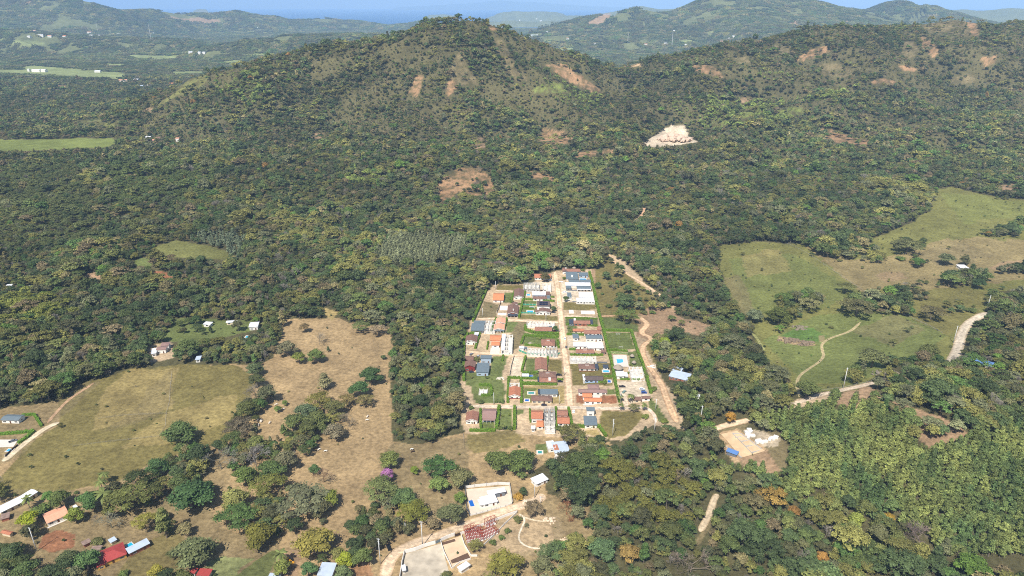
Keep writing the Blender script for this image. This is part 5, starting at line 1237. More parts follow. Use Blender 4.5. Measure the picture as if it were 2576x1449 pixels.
site("long white walled shell just above the empty right plot", A, (1440,474,1638,512), nx=5, ny=1, wc='light', cover=1)
site("narrow pale two storey concrete shell below the lower street", B_, (1080,566,1198,700), nx=2, ny=3, wc='grey', h=4.6, up=True)
site("white gabled shell at the bottom end of the narrow plot", B_, (1088,706,1196,800), nx=2, ny=2, wc='light', h=3.4)
site("pale unfinished club building near the lower pool garden", A, (2045,1242,2195,1320), nx=3, ny=3, wc='light', h=3)
site("low unfinished front wing of the pale club building", A, (2060,1325,2200,1380), nx=3, ny=1, wc='light', h=2)
site("small white shell behind the terracotta gabled house", B_, (690,272,798,314), nx=2, ny=1, wc='light', h=3.4)
site("low shell with yellow frames inside a hedge corner, lower left", B_, (345,342,436,396), nx=2, ny=2, wc='light', h=1.2)
def slab(label, c, q, m=None, th=.3):
    x, y, w_, d_, rz = quadpos(c, q, .3); t = MB().box(-w_ / 2, -d_ / 2, -.6, w_ / 2, d_ / 2, th).build('foundation_slab', m or WALLM['white']); t.location = (x, y, hz(x, y)); t.rotation_euler = (0, 0, rz); tag(t, label, 'slab'); FOOT.append((x, y, w_ / 2)); return t
slab("white foundation slab beside the tall chimney house", A, (578,552,688,604)); slab("small white slab behind the side street", A, (555,632,652,660))
slab("small square white slab in the empty right plot", A, (1355,598,1406,640)); slab("long white slab in the empty right plot", A, (1490,607,1642,648))
def yard(label, c, q, m, th=.1, name='yard_surface'):
    P = [cat(c, *p) for p in q]; n = 14; V = []
    for j in range(n + 1):
        for i in range(n + 1):
            u, v = i / n, j / n; x = (P[0].x * (1 - u) + P[1].x * u) * (1 - v) + (P[3].x * (1 - u) + P[2].x * u) * v; y = (P[0].y * (1 - u) + P[1].y * u) * (1 - v) + (P[3].y * (1 - u) + P[2].y * u) * v
            V.append((x, y, 0))
    V = np.array(V); V[:, 2] = hf(V[:, 0], V[:, 1]) + th; ix = np.arange((n + 1) ** 2).reshape(n + 1, n + 1)
    o = link(name, npmesh(name, V, np.stack([ix[:-1, :-1], ix[:-1, 1:], ix[1:, 1:], ix[1:, :-1]], -1).reshape(-1, 4), [m], True)); tag(o, label, 'paving'); return o
# pools
pool("small pool beside the flat white roofed house", A, (880,420,916,442)); pool("small blue pool left of the solar panel house", A, (920,563,956,583), WATERD); pool("long pale pool left of the wide low gabled house", A, (886,606,952,628))
pool("pool at the top right villa", A, (1476,246,1542,262)); pool("pale pool beside the slate roofed pool house", A, (1736,1272,1802,1296))
pool("green pool on a lawn left of the pale grey sheet roof", B_, (898,376,964,396), WATERG); pool("dark blue pool left of the big weathered corner house", B_, (862,450,904,478), WATERD)
pool("small blue pool in the left corner plot beside the blue walled house", B_, (1790,238,1822,268), WATERD)
yard("pale paved deck around the large club pool", A, [(1852,1235),(2022,1240),(1995,1108),(1848,1106)], DECK, .12)
pool("large light blue club pool", A, (1900,1150,1972,1222), WATER, cop=.8)
pool("white edged empty basin behind the corner orange roof", B_, (1622,418,1724,440), DECK)
pool("raised blue pool and white cover left of the vent tower house", B_, (906,185,948,205), WATERD, cop=.3)
H("small white garden canopy left of the raised blue pool", B_, (826,170,904,202), 'flat', 'white', 'white', h=2.2, win=False, cat_='canopy', name='canopy')
# hedges
G_ = 'tall clipped hedges of the estate'
hedge("tall west boundary hedge climbing past the pair of grey roofs to the woods", A, [(425,395),(380,500),(330,620),(280,735)], 2.6, 3.2); hedge("tall west boundary hedge along the red walled house", A, [(215,880),(180,960),(172,1100),(175,1250),(178,1400)], 2.6, 3.2)
hedge("long tall east boundary hedge of the upper estate", A, [(1580,190),(1610,300),(1640,430),(1665,550),(1685,640)], 2.8, 3.4); hedge("long tall east boundary hedge of the middle estate", A, [(1688,660),(1712,740),(1735,830),(1765,960),(1790,1080)], 2.8, 3.4)
hedge("east boundary hedge beside the club pool and parking lot", A, [(1800,1085),(1830,1210),(1850,1320),(1870,1430),(1905,1590),(1920,1640)], 2.4, 2.8)
hedge("outer hedge between the club garden and the dirt road", A, [(2045,840),(2080,950),(2120,1080),(2170,1200),(2210,1330),(2240,1440),(2270,1540)], 2.6, 2.8)
hedge("hedge along the top end of the small football pitch", A, [(1740,840),(1900,842),(2040,845)], 2.4, 2.6); hedge("hedge along the lower end of the small football pitch", A, [(1800,1058),(2010,1070)], 1.6, 2)
hedge("low flowering hedge row behind the club pool", A, [(1810,1085),(2010,1098)], 1.6, 1.3, (120,132,84))
for lb, k, p, w_, h_ in [
 ("hedge below the long brown roofed house in the upper middle block", A, [(850,490),(1000,494),(1190,512)], 2, 2), ("hedge left of the solar panel house, beside the brown chimney house", A, [(862,402),(845,480),(825,560),(795,690)], 2.2, 2.4),
 ("hedge between the two left houses in the upper block", A, [(742,400),(715,480),(700,525)], 1.8, 2), ("hedge between the two small blue pools", A, [(830,588),(960,592)], 1.4, 1.6),
 ("short hedge at the street beside the long brown roofed house", A, [(1130,460),(1190,466)], 1.6, 1.6), ("long hedge below the green lawn plot with the long brown house", A, [(1320,772),(1500,775),(1680,790)], 2, 2),
 ("hedge behind the green lawn plot with the long brown house", A, [(1310,694),(1500,696),(1672,704)], 1.2, 1.2),
 ("short street hedge above the small grey cube roof", A, [(1325,882),(1440,884),(1540,890)], 1.8, 2), ("hedge right of the peach tiled houses", A, [(655,705),(640,780),(618,860)], 2, 2.4), ("hedge left of the peach tiled houses", A, [(540,700),(505,780),(480,865)], 1.8, 2.2),
 ("deep hedge in front of the long terracotta house left of the street", A, [(870,835),(960,862),(1100,868),(1240,880)], 3.4, 2.4), ("hedge left of the long terracotta house left of the street", A, [(868,780),(862,835)], 2.6, 2.4),
 ("hedge behind the hedged lawn plot of the vent box house", A, [(850,895),(1000,900),(1235,915)], 2.4, 2), ("hedge left of the hedged lawn plot of the vent box house", A, [(845,905),(820,985)], 2.4, 2), ("hedge below the hedged lawn plot of the vent box house", A, [(860,998),(1000,1010),(1100,1022)], 2.4, 2),
 ("small street hedge at the lower right of the vent box house", A, [(1228,950),(1235,1030)], 2, 2), ("hedge right of the brown gabled west house", A, [(352,890),(325,970),(305,1040)], 2.2, 2.2), ("hedge behind the brown gabled west house", A, [(210,880),(270,870),(370,875)], 2, 2),
 ("short hedge left of the lower orange roof", A, [(452,960),(435,1050)], 1.4, 1.6), ("hedge left of the long terracotta house by the grey car", A, [(1355,1050),(1425,1050)], 2, 2), ("hedge right of the long terracotta house by the grey car", A, [(1640,1050),(1710,1050)], 2, 2),
 ("hedge below the long terracotta house right of the street", A, [(1365,1108),(1550,1112),(1735,1112)], 2, 1.8), ("hedge left of the very large brown roof's lawn", A, [(870,1130),(845,1210),(825,1295)], 2, 2.2), ("hedge right of the very large brown roof", A, [(1118,1140),(1105,1210),(1095,1275)], 2, 2.2),
 ("hedge below the very large brown roof's lawn", A, [(830,1310),(920,1312),(1010,1310)], 2, 2), ("long dark hedge between the reddish hipped house and the straw lawn", B_, [(830,290),(1020,292),(1220,294)], 3.2, 2.4), ("hedge above the small canopy and pool", B_, [(815,228),(900,230),(1010,232)], 2.2, 2),
 ("tall hedge right of the terracotta gabled house", B_, [(815,230),(820,360),(820,500)], 2.4, 2.6), ("tall hedge left of the terracotta gabled house", B_, [(678,220),(672,360),(668,500)], 2.0, 2.4), ("hedge behind the small white shell", B_, [(680,222),(805,226)], 1.8, 2),
 ("hedge ring behind the low yellow framed shell", B_, [(345,305),(470,308),(486,340),(486,415)], 2, 2.2), ("hedge in front of the low yellow framed shell", B_, [(370,420),(486,418)], 2, 2),
 ("tall hedge right of the steep dark brown sheet roof", B_, [(572,545),(560,660),(540,795)], 2.6, 3), ("tall hedge left of the bare dirt plot below the street", B_, [(745,550),(745,680),(742,800)], 2.4, 3), ("hedge left of the two storey terracotta house", B_, [(914,575),(918,650),(922,720)], 1.4, 2),
 ("hedge left of the courtyard house below the street", B_, [(1205,555),(1210,650),(1212,740),(1220,800)], 1.8, 2.2), ("hedge right of the courtyard house below the street", B_, [(1345,560),(1365,650),(1382,750)], 2, 2.4), ("hedge between the white gabled cottage and the dark brown sheet roof", B_, [(362,575),(365,680),(368,790)], 1.8, 2.2),
 ("bottom hedge of the lower left estate plots", B_, [(240,812),(380,815),(530,812)], 2.2, 2), ("hedge below the large flat grey metal roof", B_, [(1390,768),(1550,772),(1690,770)], 2.2, 2.4), ("hedge corner running down from the large flat grey roof", B_, [(1690,770),(1725,820),(1765,880)], 2.2, 2.4),
 ("hedge right of the pale blue walled house", B_, [(1680,268),(1780,272)], 2.2, 2.2), ("hedge behind the pale blue walled house", B_, [(1740,205),(1840,210)], 1.8, 1.8), ("hedge under the parking lot's upper edge", A, [(1925,1382),(2030,1385)], 1.6, 1.4), ("hedge under the unfinished club front wing", A, [(2050,1388),(2150,1390)], 1.6, 1.4),
 ("short hedge at the street beside the reddish hipped house", B_, [(1220,240),(1288,242)], 1.4, 1.4), ("thin hedge column on the lawn beside the dirt lane", A, [(618,1115),(608,1180)], 1.6, 1.8)]:
    hedge(lb, k, p, w_, h_)
# walls, fences and nets
wall_run("green net fence around the long grey concrete shell", A, [(790,1062),(880,1100),(1050,1112),(1200,1118),(1250,1095)], 1.9, NETM, .08, posts=3, name='net_fence', cat_='fence')
wall_run("green net fence beside the lawn left of the solar panels", A, [(830,548),(985,552)], 1.7, NETM, .08, posts=3, name='net_fence', cat_='fence'); wall_run("green net fence below the long pale pool", A, [(815,640),(985,645),(1130,660)], 1.6, NETM, .08, posts=3, name='net_fence', cat_='fence')
wall_run("dark boundary fence along the dug plot", A, [(740,1125),(710,1230),(688,1355)], 1.8, DARKW, .1, posts=4, name='board_fence', cat_='fence'); wall_run("dark fence along the long pale building shell", A, [(840,388),(1030,392),(1110,392)], 1.8, DARKW, .1, posts=4, name='board_fence', cat_='fence')
wall_run("dark screen fence around the white foundation slab", A, [(588,530),(570,580),(545,640)], 1.8, DARKW, .1, posts=4, name='board_fence', cat_='fence'); wall_run("dark wall below the pale shell with rubble yard", A, [(1370,1186),(1500,1188),(1780,1200)], 1.4, WALLM['slate'], .15, name='low_wall')
wall_run("dark wall below the long white walled shell", A, [(1390,516),(1635,518)], 1.2, WALLM['slate'], .15, name='low_wall'); wall_run("dark wall below the grey pitched roof house by the east hedge", A, [(1330,388),(1600,392)], 1.2, WALLM['slate'], .15, name='low_wall')
def palapa(label, c, x, y, rpx, h=4.2):
    p = cat(c, x, y, h * .6); z = hz(p.x, p.y); r = rpx * CROPS[c][2] / FPX * (p - Vector((0, 0, CAMH))).length
    t = thing('palapa', label, 'thatched shelter', (p.x, p.y, z)); m = MB(); k = 16; n = 4
    rr = [(1, 0), (.7, .42), (.35, .76), (.04, 1)]
    for q, hh in rr: m.V += [(r * q * math.cos(6.2832 * i / k) * (1 + .03 * math.sin(i * 5)), r * q * math.sin(6.2832 * i / k), h * .52 + hh * h * .48) for i in range(k)]
    for j in range(3): m.F += [(j * k + i, j * k + (i + 1) % k, (j + 1) * k + (i + 1) % k, (j + 1) * k + i) for i in range(k)]
    m.F += [tuple(range(3 * k, 4 * k)), tuple(range(k - 1, -1, -1))]
    m.build('thatch_roof', THATCH, t)
    for i in range(6): MB().bar((0, 0, -.4), (0, 0, h * .56), .1, 6).build('post', DARKW, t).location = (r * .8 * math.cos(i * 1.047), r * .8 * math.sin(i * 1.047), 0)
    return t
palapa("upper round thatched shelter by the outer hedge", A, 2060, 1112, 26); palapa("lower round thatched shelter by the outer hedge", A, 2080, 1185, 26); palapa("large thatched shelter at the foot of the club pool", A, 1903, 1240, 56, 5.5)
palapa("small thatched parasol at the top of the estate", A, 1410, 130, 22, 3.4); palapa("dark garden gazebo on the hedged lawn of the vent box house", A, 920, 974, 27, 3)
def goal(label, c, x, y, wpx):
    p = cat(c, x, y); w_ = 3.6; t = thing('football_goal', label, 'goal', p, VROT)
    MB().bar((-w_ / 2, 0, 0), (-w_ / 2, 0, 2), .09, 6).bar((w_ / 2, 0, 0), (w_ / 2, 0, 2), .09, 6).bar((-w_ / 2 - .09, 0, 2), (w_ / 2 + .09, 0, 2), .09, 6).build('goal_frame', FRAME, t)
    MB().bar((-w_ / 2, 0, 2), (-w_ / 2, 1.1, 0), .05).bar((w_ / 2, 0, 2), (w_ / 2, 1.1, 0), .05).bar((-w_ / 2, 1.1, 0), (w_ / 2, 1.1, 0), .05).build('net_support', FRAME, t)
    return t
goal("white goal at the far end of the small pitch", A, 1900, 884, 44); goal("white goal at the near end of the small pitch", A, 1932, 1034, 44)
# cars
car("white car in front of the low terracotta house at the top of the street", A, 1140, 274, 0, (232,232,232)); car("white car beside the sheet covered shell, right of the street", A, 1306, 410, 0, (228,228,230))
car("dark car in front of the wide low gabled house", A, 1178, 634, 0, (40,44,52)); car("white van driving down the main street", A, 1306, 928, R(88), (236,236,236)); car("dark grey car driving down the main street", A, 1322, 1024, R(86), (84,84,88))
car("dark red car beside the long terracotta hedge house", A, 1198, 845, 0, (92,42,46)); car("black car in the upper driveway of the reddish hipped house", B_, 1242, 190, 0, (28,34,44)); car("black car in the lower driveway of the reddish hipped house", B_, 1254, 264, 0, (30,32,38))
car("dark car on the lower street in front of the weathered corner house", B_, 1074, 528, 0, (52,50,60)); car("white car parked below the lower street beside the flat grey roof", B_, 1403, 600, R(85), (236,236,236)); car("grey car by the small brown roof at the west hedge", A, 262, 1104, R(60), (120,122,128)); car("silver car beside the pale two storey house", A, 338, 1126, R(70), (168,172,178))
car("dark blue car on the lawn below the red walled house", A, 260, 1302, 0, (44,52,70)); car("dark pickup truck alone in the gravel parking lot", B_, 1948, 320, R(-3), (44,42,48), 'pickup')
car("white car in the parking row", B_, 2168, 348, R(-4), (228,232,236)); car("silver car in the parking row, between white and blue", B_, 2186, 368, R(-4), (150,160,172)); car("blue car at the front of the parking row", B_, 2192, 390, R(-4), (34,72,150))
car("small grey green utility buggy in the gravel parking lot", B_, 1970, 380, R(50), (120,146,140)); car("black pickup truck under the trees at the bend of the pale road", 'C', 340, 1138, R(115), (30,32,36), 'pickup'); car("grey pickup truck in the walled yard at far left", 'E', 146, 1216, R(40), (110,114,120), 'pickup')
car("dark car half hidden behind the pale blue roofed villa", B_, 1330, 948, R(20), (34,38,46))
# estate poles
for lb, c, x, y, h, a in [("grey pole at the top end of the main street", A, 1184, 180, 9.5, 1), ("pole on the lawn left of the street junction", A, 1094, 725, 10.5, 2), ("pole at the upper left side street", A, 388, 680, 10, 0), ("bare pole beside the woods above the small orange roof", A, 532, 374, 10, 0),
  ("pole in front of the brown gabled west house", A, 222, 1048, 10, 1), ("pole on the left lawn above the lower street", B_, 513, 514, 11, 0), ("street pole beside the upper part of the main street", A, 1222, 585, 8, 1), ("street pole left of the grey car", A, 1262, 1052, 8, 1), ("street pole by the middle street junction", A, 1246, 850, 8, 1),
  ("street pole beside the black parked cars", A, 1300, 1335, 8, 1), ("street pole at the straw lawn corner", B_, 1242, 515, 9, 0), ("pole with transformer by the parking lot palms", B_, 1926, 500, 10, 2), ("pole beside the entrance driveway", B_, 2320, 578, 10, 1),
  ("tall pole with crossarms on the open lawn below the lower street", B_, 1840, 870, 15, 2), ("tall pole half hidden by trees right of the lawn", B_, 2305, 830, 13, 1), ("tall pole among trees between the dirt road and ridge road", 'H', 250, 348, 15, 1),
  ("white roadside pole standing in the green pasture edge", 'G', 1276, 1138, 18.5, 1), ("white pole beside the far curve of the ridge road", 'G', 2306, 578, 18, 0), ("white pole left of the steep part of the ridge road", 'G', 2067, 810, 18, 1),
  ("tall pole beside the white roofed hut", 'C', 970, 578, 0, 0), ("tall pole at the end of the pale road beside the white hut", 'C', 1970, 578, 17, 0), ("tall pole between the pale road and the white wall", 'C', 718, 1116, 19, 2), ("tall pole at the bend of the pale road", 'C', 248, 1316, 19, 2),
  ("thin pole behind the roadside trees", 'C', 530, 985, 9, 0), ("leaning tall pole beside the red earth patch", 'D', 415, 1172, 18, 1), ("short pole with meter box beside the pale road's end", 'C', 2038, 640, 6, 1)]:
    if h: pole(lb, c, x, y, h, a)

# ------------------------------------------------------------------ foreground plots
H("wide pale blue metal roofed villa with white terrace and shade sail", B_, [(1195,1062),(1368,1038),(1300,925)], 'shed', 'pale', 'white', h=3.2, pitch=5, ext=[('wing', -.55, .3, .5, .7, 'flat', 'white', 'white', 3.2), ('wing', -.3, .0, .3, .5, 'shed', 'terra', 'cream', 3.4), ('terrace', .5, 3)])
pool("green pool behind trees beside the pale blue roofed villa", B_, (1005,1040,1050,1062), WATERG)
H("white roofed hut with white walls beside the tall pole", 'C', [(1990,425),(2128,362),(2068,296)], 'shed', 'white', 'white', h=3, pitch=5)
wall_run("stepped grey block wall enclosing the white villa with blue pool", 'C', [(1195,470),(1300,455),(1430,442),(1560,428),(1690,432),(1722,640)], 2.2, WALLM['light'], .2, posts=4, step=4)
wall_run("dark left boundary wall of the white villa with blue pool", 'C', [(1195,470),(1208,690),(1250,776)], 1.6, WALLM['slate'], .2, step=5)
wall_run("pillared front wall of the white villa facing the pale road", 'C', [(1250,776),(1390,742),(1540,700),(1640,675),(1722,640)], 1.1, WALLM['light'], .2, posts=2.8, step=5)
yard("pale paved yard inside the stepped grey block wall", 'C', [(1252,770),(1718,640),(1688,440),(1205,478)], mat('yardpale', s2l((204,188,168)), .9, .08, .4))
H("white flat roofed villa in the paved yard", 'C', [(1390,652),(1562,612),(1530,530)], 'shed', 'white', 'white', h=3.1, pitch=4, ext=[('wing', -.5, -.1, .35, .7, 'flat', 'white', 'white', 2.8)])
H("higher rear block of the white villa with slate side wall", 'C', [(1450,542),(1650,502),(1610,464)], 'shed', 'white', 'slate', h=3.9, pitch=5)
pool("bright blue pool in the paved yard of the white villa", 'C', [(1256,674),(1300,665),(1262,600)], WATERD, cop=.4)
W_ = WALLM['white']
wall_run("tall white wall of the gravel compound along the pale road", 'C', [(516,1198),(640,1165),(740,1125),(862,1090)], 2.6, W_, .25, step=5); wall_run("white left wall of the gravel compound", 'C', [(516,1198),(490,1310),(462,1500)], 2.6, W_, .25, step=5)
wall_run("white wall section beside the grey gate along the pale road", 'C', [(920,1060),(1000,1025),(1078,998)], 2.4, W_, .25, step=5); wall_run("grey metal sliding gate of the gravel compound", 'C', [(862,1090),(920,1064)], 2.2, ROOFM['grey'], .1, name='gate', cat_='gate')
wall_run("brown metal gate in the roadside wall", 'C', [(1078,1010),(1138,992)], 2.0, DARKW, .1, name='gate', cat_='gate'); wall_run("white dividing wall between gravel and paved plots", 'C', [(920,1070),(960,1200),(1010,1300),(1040,1370)], 1.6, W_, .2, step=5)
wall_run("white retaining wall tapering along the steel frame plot", 'C', [(1140,985),(1240,950),(1350,900),(1460,860),(1560,820),(1660,780),(1775,742)], 1.8, W_, .25, step=5); wall_run("thin dark rear wall of the steel frame plot", 'C', [(1775,745),(1640,870),(1520,1000),(1400,1110)], 1.4, WALLM['light'], .2, step=6)
wall_run("long white outer wall of the paved plot at bottom centre", 'C', [(1150,1000),(1190,1120),(1260,1230),(1330,1230)], 1.4, W_, .2, step=6); wall_run("low white wall around the brown planting bed", 'C', [(1040,1372),(1140,1300),(1255,1265)], 1.2, W_, .2, step=5)
yard("grey gravel yard surface inside the white walled compound", 'C', [(470,1500),(1035,1480),(925,1085),(522,1205)], mat('gravel', s2l((182,170,150)), .95, .34, .16, bump=.4))
yard("sandy paved plot with planting beds", 'C', [(1040,1365),(1262,1250),(1145,1000),(930,1075)], mat('sandpave', s2l((206,180,148)), .95, .16, .2), .12)
yard("dark brown planting bed in the paved plot", 'C', [(1045,1312),(1258,1256),(1220,1192),(1030,1275)], mat('bedsoil', s2l((98,76,60)), .95, .2, .5), .2); yard("brown planting strip behind the roadside wall", 'C', [(940,1105),(1088,1062),(1075,1035),(935,1075)], _M['bedsoil'], .2)
H("white box store with flat roof at the bottom edge of the paved plot", 'C', [(1150,1395),(1255,1330),(1190,1300)], 'flat', 'white', 'white', h=2.8, win=False); H("small white guard booth inside the compound's left wall", 'C', [(488,1395),(535,1385),(535,1325)], 'flat', 'white', 'white', h=2.6, win=True)
def steelframe(label, c, q, nx, ny, h):
    fl, fr, br = [cat(c, *p) for p in q]; e = (fr - fl); w_ = math.hypot(e.x, e.y); rz = math.atan2(e.y, e.x); f = Vector((-math.sin(rz), math.cos(rz), 0)); d_ = (br - fr).dot(f)
    t = thing('steel_frame', label, 'building frame', (fl + fr) / 2 + f * d_ / 2, rz); a, b = w_ / 2, d_ / 2
    MB().box(-a, -b, -.6, a, b, .14).build('floor_slab', WALLM['light'], t)
    for i in range(nx + 1):
        for j in range(ny + 1): MB().box(-.1, -.1, 0, .1, .1, h).build('post', REDST, t).location = (-a + w_ * i / nx, -b + d_ * j / ny, 0)
    for z_, s_ in ((h, 0), (h * .5, 1)):
        for j in range(ny + 1 - s_): MB().box(-a, -.09, z_ - .1, a, .09, z_ + .1).build('beam', REDST, t).location = (0, -b + d_ * j / ny, 0)
        for i in range(nx * 2 + 1 - s_): MB().box(-.06, -b, z_ + .11, .06, b, z_ + .24).build('joist', REDST, t).location = (-a + w_ * i / (nx * 2), 0, 0)
    for i in range(nx): MB().bar((-a + w_ * i / nx, -b, h), (-a + w_ * (i + 1) / nx, b, 0), .06).build('brace', REDST, t)
    FOOT.append((t.location.x, t.location.y, a * .8))
steelframe("red primed steel frame nearest the brown gate", 'C', [(1215,1085),(1400,1055),(1350,925)], 5, 4, 3.2); steelframe("red primed steel frame at the narrow end of the plot", 'C', [(1400,1050),(1565,975),(1610,850)], 5, 3, 3.2)
steelframe("smaller raised red steel frame by the roadside wall", 'C', [(1205,1005),(1318,965),(1308,925)], 3, 1, 5.2); steelframe("second raised red steel frame by the roadside wall", 'C', [(1430,910),(1540,870),(1530,840)], 3, 1, 5.2)
# farm houses at lower left
H("long white metal roofed barn at the left edge, front half", 'D', [(0,742),(270,610),(180,575)], 'gx', 'white', 'cream', h=3, pitch=10); H("long white metal roofed barn, rear half with roof vents", 'D', [(240,620),(425,505),(360,470)], 'gx', 'white', 'cream', h=3.4, pitch=10)
H("peach roofed farmhouse with white columns", 'D', [(520,862),(772,755),(720,655)], 'gx', 'peach', 'white', h=3, pitch=12, ext=[('terrace', .5, 1)])
H("red hipped roof farmhouse with wide eaves", 'D', [(1100,1330),(1420,1200),(1320,1090)], 'hip', 'red', 'yellow', h=3, pitch=18, ext=[('wing', -.42, -.35, .3, .5, 'gy', 'red', 'yellow', 2.9)])
H("grey metal roofed barn behind the red farmhouse", 'D', [(1440,1200),(1680,1080),(1610,1042)], 'shed', 'pale', 'brick', h=3, pitch=5); pool("turquoise pool between the red farmhouse and the grey barn", 'D', [(1430,1135),(1495,1100),(1450,1078)], mat('turq', s2l((40,160,190)), .15, .05), cop=.4)
H("small rusty metal roof on the red earth lane", 'D', [(930,1108),(1022,1062),(970,1038)], 'shed', 'rust', 'brick', h=2.4, pitch=4, win=False, name='shed', cat_='shed'); H("pale corrugated shed under trees left of the red farmhouse", 'D', [(990,1190),(1105,1180),(1050,1115)], 'shed', 'rust', 'cream', h=2.4, pitch=4, win=False, name='shed', cat_='shed')
H("small pale roof half hidden above the red farmhouse", 'D', [(1235,1080),(1310,1040),(1270,1010)], 'shed', 'pale', 'cream', h=2.4, pitch=4, win=False, name='shed', cat_='shed'); H("tiny orange roofed shelter at the left edge", 'D', [(0,965),(105,990),(90,950)], 'gx', 'terra', 'cream', h=2.4, name='shed', cat_='shed', win=False)
H("rusty roofed shed below the long white barn", 'D', [(0,820),(105,790),(70,745)], 'shed', 'rust', 'brick', h=2.5, pitch=4, win=False, name='shed', cat_='shed'); H("small white shed on the red earth beside the peach farmhouse", 'D', [(830,690),(870,670),(850,650)], 'shed', 'white', 'white', h=2.2, pitch=4, win=False, name='shed', cat_='shed')
H("narrow red roofed house at the bottom edge", 'M', [(0,1380+0),(0+0.1,1380),(0,1350)], 'gx', 'red', 'white') if False else None
H("white walled house with narrow red roof at the bottom edge", 'D', [(2112,1415),(2175,1420),(2220,1362)], 'shedx', 'red', 'white', h=3.2, pitch=10); H("square red metal roof on posts at the bottom edge", 'D', [(2190,1440),(2335,1445),(2378,1372)], 'shed', 'red', 'cream', h=2.8, pitch=5, win=False)
H("pale metal roofed house at the bottom edge with a round red bowl beside it", 'M', [(1250,1440),(1420,1445),(1495,1310)], 'shed', 'pale', 'white', h=3, pitch=5); H("small green and white roof at the very bottom edge", 'M', [(705,1460),(840,1465),(830,1430)], 'shed', 'pale', 'blue', h=2.4, pitch=4, win=False, name='shed', cat_='shed')
H("dark grey roofed farmhouse with white walls at the left edge", 'E', [(0,975),(205,980),(245,915)], 'gx', 'grey', 'white', h=3.2, pitch=14)
yard("pale paved yard with a round pool at the left edge", 'E', [(-60,1285),(150,1275),(205,1195),(-40,1195)], DECK, .1); pool("round blue plunge pool beside the farm road", 'E', (62,1292,124,1325), WATER, cop=.6)
hedge("bright hedge around the farmhouse lawn at far left", 'E', [(250,925),(385,920),(430,990),(465,1050)], 1.8, 1.8, (84,112,36)); hedge("bright hedge above the walled yard at far left", 'E', [(0,1140),(200,1125),(380,1105),(300,1180),(205,1240)], 2.4, 2, (84,112,36))
wall_run("dark board fence between yard and farm road", 'E', [(205,1262),(130,1320),(60,1390)], 1.6, DARKW, .1, posts=4, name='board_fence', cat_='fence')
# houses inside the woods
H("brown roofed house in trees above the olive field, front roof", 'E', [(1738,192),(1852,186),(1860,150)], 'gx', 'mauve', 'white', h=4.2, pitch=10); H("brown round cornered rear roof of the house above the olive field", 'E', [(1790,150),(1888,140),(1860,104)], 'hip', 'mauve', 'white', h=4.4, pitch=12); H("white side building left of the brown house in trees", 'E', [(1688,240),(1748,230),(1740,175)], 'flat', 'white', 'white', h=3.2)
H("white pointed roof on the lawn clearing in the woods", 'F', [(262,190),(345,196),(350,166)], 'shed', 'white', 'white', h=3, pitch=6); H("long white roofed house in the wood clearing", 'F', [(520,172),(642,166),(640,145)], 'gx', 'white', 'cream', h=3, pitch=8); H("white and grey house at the pasture corner of the woods", 'F', [(775,222),(880,215),(850,165)], 'gx', 'white', 'white', h=4, pitch=8)
pool("turquoise pool among dark trees by the pasture corner", 'F', (735,315,782,340), mat('turq', s2l((40,160,190)))); H("pale roof glimpsed through the bare grey tree", 'F', [(175,590),(235,585),(235,545)], 'shed', 'pale', 'white', h=3, pitch=5)
H("tiny white roof in the woods at the left edge", 'L', [(35,772),(78,768),(70,756)], 'shed', 'white', 'white', h=3, pitch=5); H("small pale hut in the left woods", 'L', [(190,776),(225,776),(220,765)], 'shed', 'pale', 'cream', h=3, pitch=5)
H("small blue tarpaulin roof in the left forest", 'I', [(328,1300),(360,1300),(358,1288)], 'shed', 'blue', 'blue', h=4, pitch=5, rot=0); H("grey roof beside the blue tarpaulin roof", 'I', [(362,1290),(430,1285),(420,1274)], 'shed', 'pale', 'cream', h=4, pitch=5)
H("pale grey metal roofed house in trees right of the dirt road", 'G', [(20,1050),(160,1068),(165,1030)], 'shed', 'pale', 'brick', h=3.2, pitch=6, ext=[('wing', -.3, .7, .5, .8, 'shed', 'pale', 'cream', 3)]); H("small white and blue shack right of the dirt road", 'G', [(198,1195),(250,1195),(245,1175)], 'shed', 'white', 'white', h=2.6, pitch=5)
H("blue metal roofed house beside the ridge road", 'G', [(2188,945),(2370,972),(2400,955)], 'gx', 'blue', 'white', h=3.2, pitch=12); H("white roofed shack in the upper right pasture", 'G', [(2125,272),(2185,272),(2195,248)], 'shed', 'white', 'white', h=3, pitch=5)
# hillside building pad
yard("sandy building pad with foundation trenches", 'H', [(545,600),(715,552),(512,405),(398,430)], mat('padsand', s2l((196,168,132)), .95, .2, .2), .3)
for i_, q_ in enumerate([[(480,430),(540,428),(690,540)],[(480,430),(500,445),(620,570),(690,540)],[(500,460),(560,445)],[(540,490),(610,470)],[(575,525),(655,505)],[(430,520),(545,600)]]): wall_run(["dark foundation line along the far side of the sandy pad", "dark foundation line along the near side of the sandy pad", "rearmost short cross foundation on the sandy pad", "middle cross foundation on the sandy pad", "front cross foundation on the sandy pad", "long foundation edge beside the blue store hut"][i_], 'H', q_, .9, WALLM['grey'], .35, name='foundation', cat_='foundation')
H("small blue metal store hut below the sandy pad", 'H', [(432,555),(512,580),(515,545)], 'shed', 'blue', 'slate', h=2.6, pitch=5, win=False, name='shed', cat_='shed')
BL = [(600,402),(610,418),(580,425),(590,440),(625,445),(600,450),(655,490),(690,492),(715,488),(750,470),(770,465),(792,455),(670,480)]
